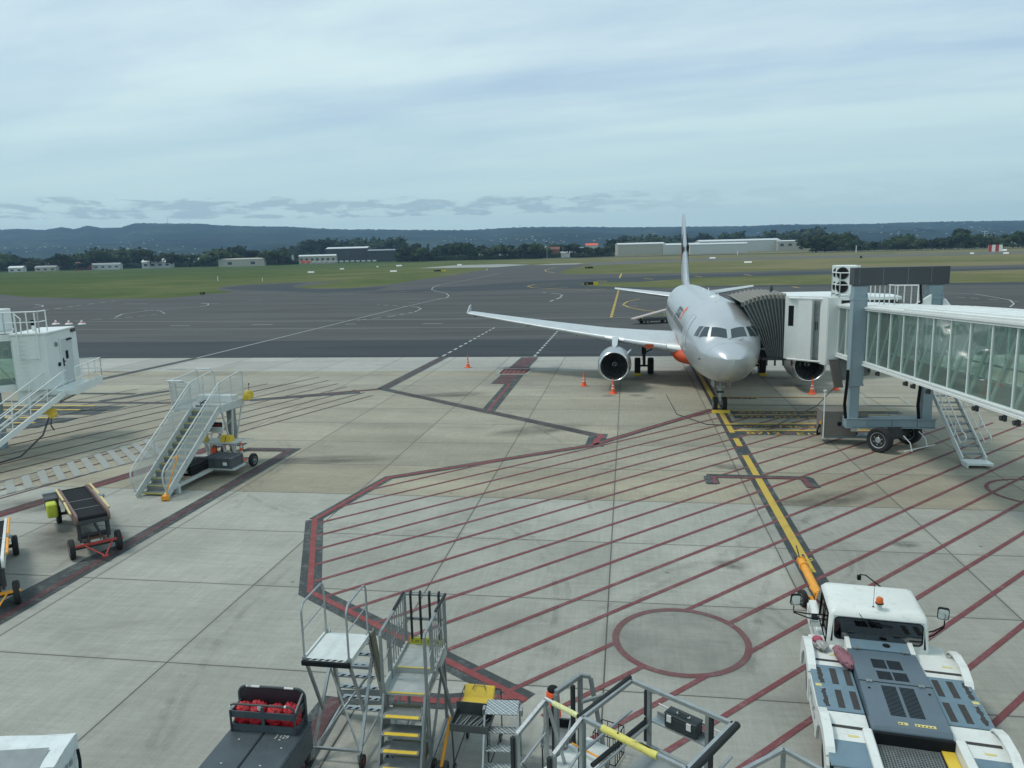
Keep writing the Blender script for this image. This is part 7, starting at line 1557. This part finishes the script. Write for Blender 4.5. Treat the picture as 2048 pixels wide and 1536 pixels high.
# ---- buildings
MROOF = paint('roof_pale', (.55, .58, .58), .5, var=.05); MWALW = paint('wall_white', (.50, .52, .50), .6, var=.06); MWALB = paint('wall_beige', (.40, .39, .33), .6, var=.06); MWALD = paint('wall_dark', (.045, .05, .05), .6); MTILE = paint('tile_red', (.20, .08, .055), .8, var=.2); MWN = paint('window_dark', (.05, .06, .07), .2); MROFG = paint('roof_grey', (.22, .24, .25), .6)
def shed(x0, x1, yb, hpx, lab, wall, roof, cat='building', dep=30, pitch=.12, doors=0, name='warehouse', rot=None, off=0):
    a = GF(x0, yb, 1480+max(0, base((x0+x1)/2)-yb)*22+x0*.013); b = at(x1, yb-(x1-x0)*.022, a.y); w_ = (b-a).length; k = a.length/F; h_ = hpx*k; dp_ = dep*k
    a.z = b.z = min(a.z, b.z); o = thing(name, lab, cat, a, 0); o.rotation_euler = (0, 0, math.atan2(b.y-a.y, b.x-a.x))
    wl = MB().box(0, w_, 0, dp_, -max(0, a.z)-1, h_*.85).build('wall', wall, o)
    e = k*.6; MB().prism([(-e, h_*.85), (-e, h_*.88), (dp_/2, h_*(1+pitch)), (dp_+e, h_*.88), (dp_+e, h_*.85), (dp_/2, h_*(1+pitch)-k*.5)], 'x', -e, w_+e).build('roof', roof, o)
    MB().prism([(0, h_*.85), (dp_, h_*.85), (dp_/2, h_*(1+pitch)-k*.6)], 'x', e*.1, w_-e*.1).build('gable_wall', wall, o)
    for i in range(doors):
        x = w_*(i+.5)/doors; MB().box(x-min(w_/doors*.22, 4*k), x+min(w_/doors*.22, 4*k), -k*.12, k*.1, h_*.12, h_*.5).build('door' if i % 2 == 0 else 'window', MWN, o)
    return o
shed(437, 529, 531.5, 12.5, 'long beige shed at the edge of the left grass', MWALB, MWALB, dep=10, doors=2, pitch=.05)
shed(653, 735, 517, 21, 'big dark hangar block with a pale roof line', MWALD, MROOF, dep=40, pitch=.02, doors=1)
shed(736, 799, 516, 16, 'dark hangar with a pale slanting roof edge beside the tree clump', MWALD, MROFG, dep=30, pitch=.02)
shed(598, 672, 523, 11, 'row of small sawtooth units with a white roof in front of the dark hangar', MWALB, MROOF, dep=12, doors=7)
shed(17, 46, 543.5, 7, 'small white roofed house at the far left by the field edge', MWALW, MROOF, 'house', 10, .3, 2, 'house'); shed(70, 112, 541.5, 6, 'low grey house left of the red roofed one', MWALB, MROFG, 'house', 10, .35, 3, 'house')
shed(150, 178, 538.5, 9, 'red roofed house behind the left grass', MTILE, MTILE, 'house', 10, .35, 2, 'house'); shed(172, 240, 537, 6.5, 'low white house right of the red roofed one', MWALW, MROFG, 'house', 10, .35, 5, 'house')
shed(284, 342, 533.5, 9, 'pale house with a broad hipped white roof', MWALW, MROOF, 'house', 14, .5, 4, 'house'); shed(360, 420, 528, 9, 'white roofed block among the trees left of the beige shed', MWALB, MROOF, dep=14, doors=4, pitch=.2)
shed(545, 585, 523, 9, 'pale house on the tree line right of the beige shed', MWALW, MROFG, 'house', 12, .4, 2, 'house'); shed(90, 130, 534, 8, 'grey roofed house deep in the left trees', MWALB, MROFG, 'house', 12, .35, 2, 'house')
shed(992, 1024, 511.5, 13, 'white shed in the middle trees', MWALW, MROOF, dep=20, doors=1, pitch=.05); shed(1096, 1120, 510, 12, 'brick building with a red roof near the lamp mast', MTILE, MTILE, dep=10, pitch=.3)
shed(1122, 1140, 511.5, 7, 'tiny white shed under the middle trees', MWALW, MROOF, dep=8); shed(1136, 1168, 510.5, 11, 'white curved roof shed beside the middle trees', MWALW, MROOF, dep=14, pitch=.4, doors=2); shed(1090, 1130, 504, 11, 'pale flat warehouse behind the lamp mast', MWALB, MROOF, dep=20, pitch=.02)
shed(1172, 1196, 503, 14, 'building with a bright red roof sign in the middle', MWALW, MCONE, dep=12, pitch=.1); shed(1236, 1330, 504.5, 17, 'long pale warehouse with a flat white roof left of the tail fin', MWALB, MROOF, dep=40, pitch=.05)
shed(1326, 1400, 503, 14, 'white warehouse hidden partly by the tail fin', MWALW, MROOF, dep=20, pitch=.1); shed(1380, 1495, 503.5, 15.5, 'long plain white warehouse right of the tail fin', MWALW, MROOF, dep=20, pitch=.04)
shed(1400, 1560, 495.5, 13.5, 'wide white warehouse roof behind the plain one', MWALW, MROOF, dep=40, pitch=.12); shed(1556, 1620, 494, 12, 'pale warehouse with dark openings at the right end of the row', MWALB, MROOF, dep=30, pitch=.04, doors=4)
shed(1700, 1735, 494.5, 5, 'row of low pale pallets in front of the right tree belt', MWALB, MWALB, dep=4, doors=5)
# parked vans in front of the sawtooth units
for i in range(14):
    x = 606+i*11; p = GF(x, 527-(x-600)*.022); k = p.length/F; o = thing('parked_van', ['white', 'red', 'silver'][0 if i not in (0, 1) else 1]+' van, number %s from the left before the dark hangar' % ['one', 'two', 'three', 'four', 'five', 'six', 'seven', 'eight', 'nine', 'ten', 'eleven', 'twelve', 'thirteen', 'fourteen'][i], 'van', p, 90, 'vans parked before the dark hangar')
    g = MB(); g.bbox(-2*k, 2*k, -3.4*k, 3.4*k, .5*k, (3.6 if i > 1 else 5)*k, .4*k); g.build('van_body', MCONE if i in (0, 1) else MWALW, o)
    MB().box(-2.03*k, -1.9*k, -2.8*k, -1.2*k, 2*k, 3*k).build('window', MWN, o)
    MB().box(-2.02*k, 2.02*k, -2.6*k, 2.6*k, 0, .6*k).build('wheel', MRUB, o)
# airfield fence line
fe = thing('perimeter_fence', 'grey perimeter fence along the far edge of the airfield grass', 'fence', (0, 0, 0)); g, g2 = MB(), MB()
xs = list(range(-60, 2120, 20))
for x in xs:
    if True:
        a, b = G(x, base(x)-.2), G(x+20, base(x+20)-.2); k = a.length/F; g.beam(a+V((0, 0, .9*k)), b+V((0, 0, .9*k)), .1, 1.3*k); g2.cyl(a, a+V((0, 0, 2.2*k)), .25*k, 5)
g.build('fence_mesh', paint('fence_grey', (.16, .17, .16), .7, var=.2), fe); g2.build('fence_post', MGREY, fe)
g = MB(); g.grid(lambda u, v: V((-3200+6400*u, 1540+v*2400, .02+22*v**.8)), 20, 8); struct(g.build('rising_ground', MGR))
# ---- hills
ridge = [(-400, 470), (0, 459), (40, 457.5), (90, 460), (120, 454), (150, 458), (175, 451), (205, 456), (240, 455), (272, 446), (330, 447), (400, 447), (430, 450), (500, 452.5), (570, 453), (640, 457), (700, 459), (740, 458.5), (800, 459.5), (880, 460), (940, 460), (1010, 456), (1060, 454), (1150, 453.5), (1260, 454.5), (1400, 453), (1500, 452), (1560, 449), (1640, 448.5), (1750, 447.5), (1800, 445), (1900, 443), (2048, 441), (2500, 438)]
def rdg(x):
    for (a, b), (c, d) in zip(ridge, ridge[1:]):
        if x <= c: return b+(d-b)*(x-a)/(c-a)
    return ridge[-1][1]
from mathutils import noise as nz
D0, D1 = 3600, 8200; g = MB(); nu, nv = 900, 48
def hill(u, v):
    px = -380+u*2860; top = at(px, rdg(px), D1); y = D0+(D1-D0)*v; x = top.x*y/D1
    e = v**1.25*.93+.07*v; n1_ = nz.noise(V((x/900, y/900, 3)))+.5*nz.noise(V((x/350, y/350, 1)))+.25*nz.noise(V((x/120, y/120, 9)))
    z = top.z*e*(y/D1)**.3 + n1_*110*v*(1-v)*2.2 + (9*nz.noise(V((x/40, 0, 4)))+5*nz.noise(V((x/13, 0, 2))) if v > .975 else 0)
    return V((x, y, max(-1, z-2 if v < .02 else z)))
g.grid(hill, nu, nv)
def hillmat():
    m, t, b, o = newmat('wooded_hill'); v = geo(t); a = noise(t, v, .0016, 7, .7, .6); c = noise(t, v, .012, 5, .7)
    k = mth(t, 'ADD', mth(t, 'MULTIPLY', a, .6), mth(t, 'MULTIPLY', c, .4)); col = ramp(t, k, [(.40, (.014, .024, .020)), (.52, (.026, .040, .030)), (.62, (.06, .078, .05)), (.70, (.11, .118, .08))])
    t.links.new(col, b.inputs['Base Color']); b.inputs['Roughness'].default_value = .95; b.inputs['Specular IOR Level'].default_value = 0; return m
struct(g.build('hills', hillmat(), None, 180))
rh_ = random.Random(11); hs = None
clus = [(240, 500, 60), (100, 500, 70), (290, 488, 25), (300, 495, 30), (40, 497, 40), (500, 500, 60), (920, 480, 30), (960, 483, 50), (1050, 478, 60), (1090, 487, 30), (1200, 480, 80), (1450, 472, 60), (1600, 470, 60), (1740, 462, 40), (1820, 463, 30), (1950, 455, 22), (1955, 458, 20), (1780, 470, 50), (2010, 468, 30), (1330, 476, 40)]
def hill_at(px, py):
    for i in range(60):
        v = i/59; u = (px+380)/2860; q = hill(u, v); d = q-V((0, 0, CAMH)); yy = 768-F*d.dot(CU)/d.dot(_fw)
        if yy <= py: return q
    return None
for i in range(150):
    cx_, cy_, sp_ = clus[rh_.randrange(len(clus))]; px, py = rh_.gauss(cx_, sp_), rh_.gauss(cy_, 5); px = min(2040, max(4, px))
    q = hill_at(px, py)
    if q is None or py < rdg(px)+4: continue
    side = 'left' if px < 700 else 'middle' if px < 1350 else 'right'; lev = 'high' if py < rdg(px)+18 else 'low'
    if hs is None:
        hs = thing('hill_house', 'x', 'house', q, 0); MB().box(-4.5, 4.5, -4, 4, -2, 3.2).build('wall', MWALB, hs); MB().prism([(-4.6, 3.2), (4.6, 3.2), (0, 5)], 'x', -5, 5).build('roof', MROFG, hs); o = hs
    else: o = dup(hs, q, rh_.uniform(-40, 40), None, rh_.uniform(.7, 1.5))
    o['label'] = 'tiny pale house %s on the %s part of the far hillside' % (lev, side); o['group'] = 'houses %s on the %s hillside' % (lev, side)
for px, h_, lab in ((336, 12, 'faint radio tower on the left ridge'), (1040, 10, 'faint radio tower on the middle ridge'), (165, 4, 'short relay tower on the leftmost hump')):
    q = at(px, rdg(px)+1, D1); k = q.length/F; o = thing('radio_tower', lab, 'tower', q, 0); MB().tube([(0, 0, -k), (0, 0, h_*k)], .45*k, 5, True, .2*k).build('lattice_mast', MGALV, o); MB().box(-.8*k, .8*k, -.4*k, .4*k, h_*k*.7, h_*k*.75).build('antenna_ring', MWB, o)
# ---- air
hz_ = MB().box(-9500, 9500, -60, 9000, -2, 460).build('haze', newmat('tmp')[0]); struct(hz_, 'stuff')
m = bpy.data.materials.new('air'); m.use_nodes = True; t = m.node_tree; t.nodes.clear(); o = t.nodes.new('ShaderNodeOutputMaterial'); pv = t.nodes.new('ShaderNodeVolumePrincipled')
pv.inputs['Color'].default_value = (.42, .68, 1, 1); pv.inputs['Density'].default_value = .00006; pv.inputs['Anisotropy'].default_value = .2
t.links.new(pv.outputs[0], o.inputs['Volume']); hz_.data.materials[0] = m
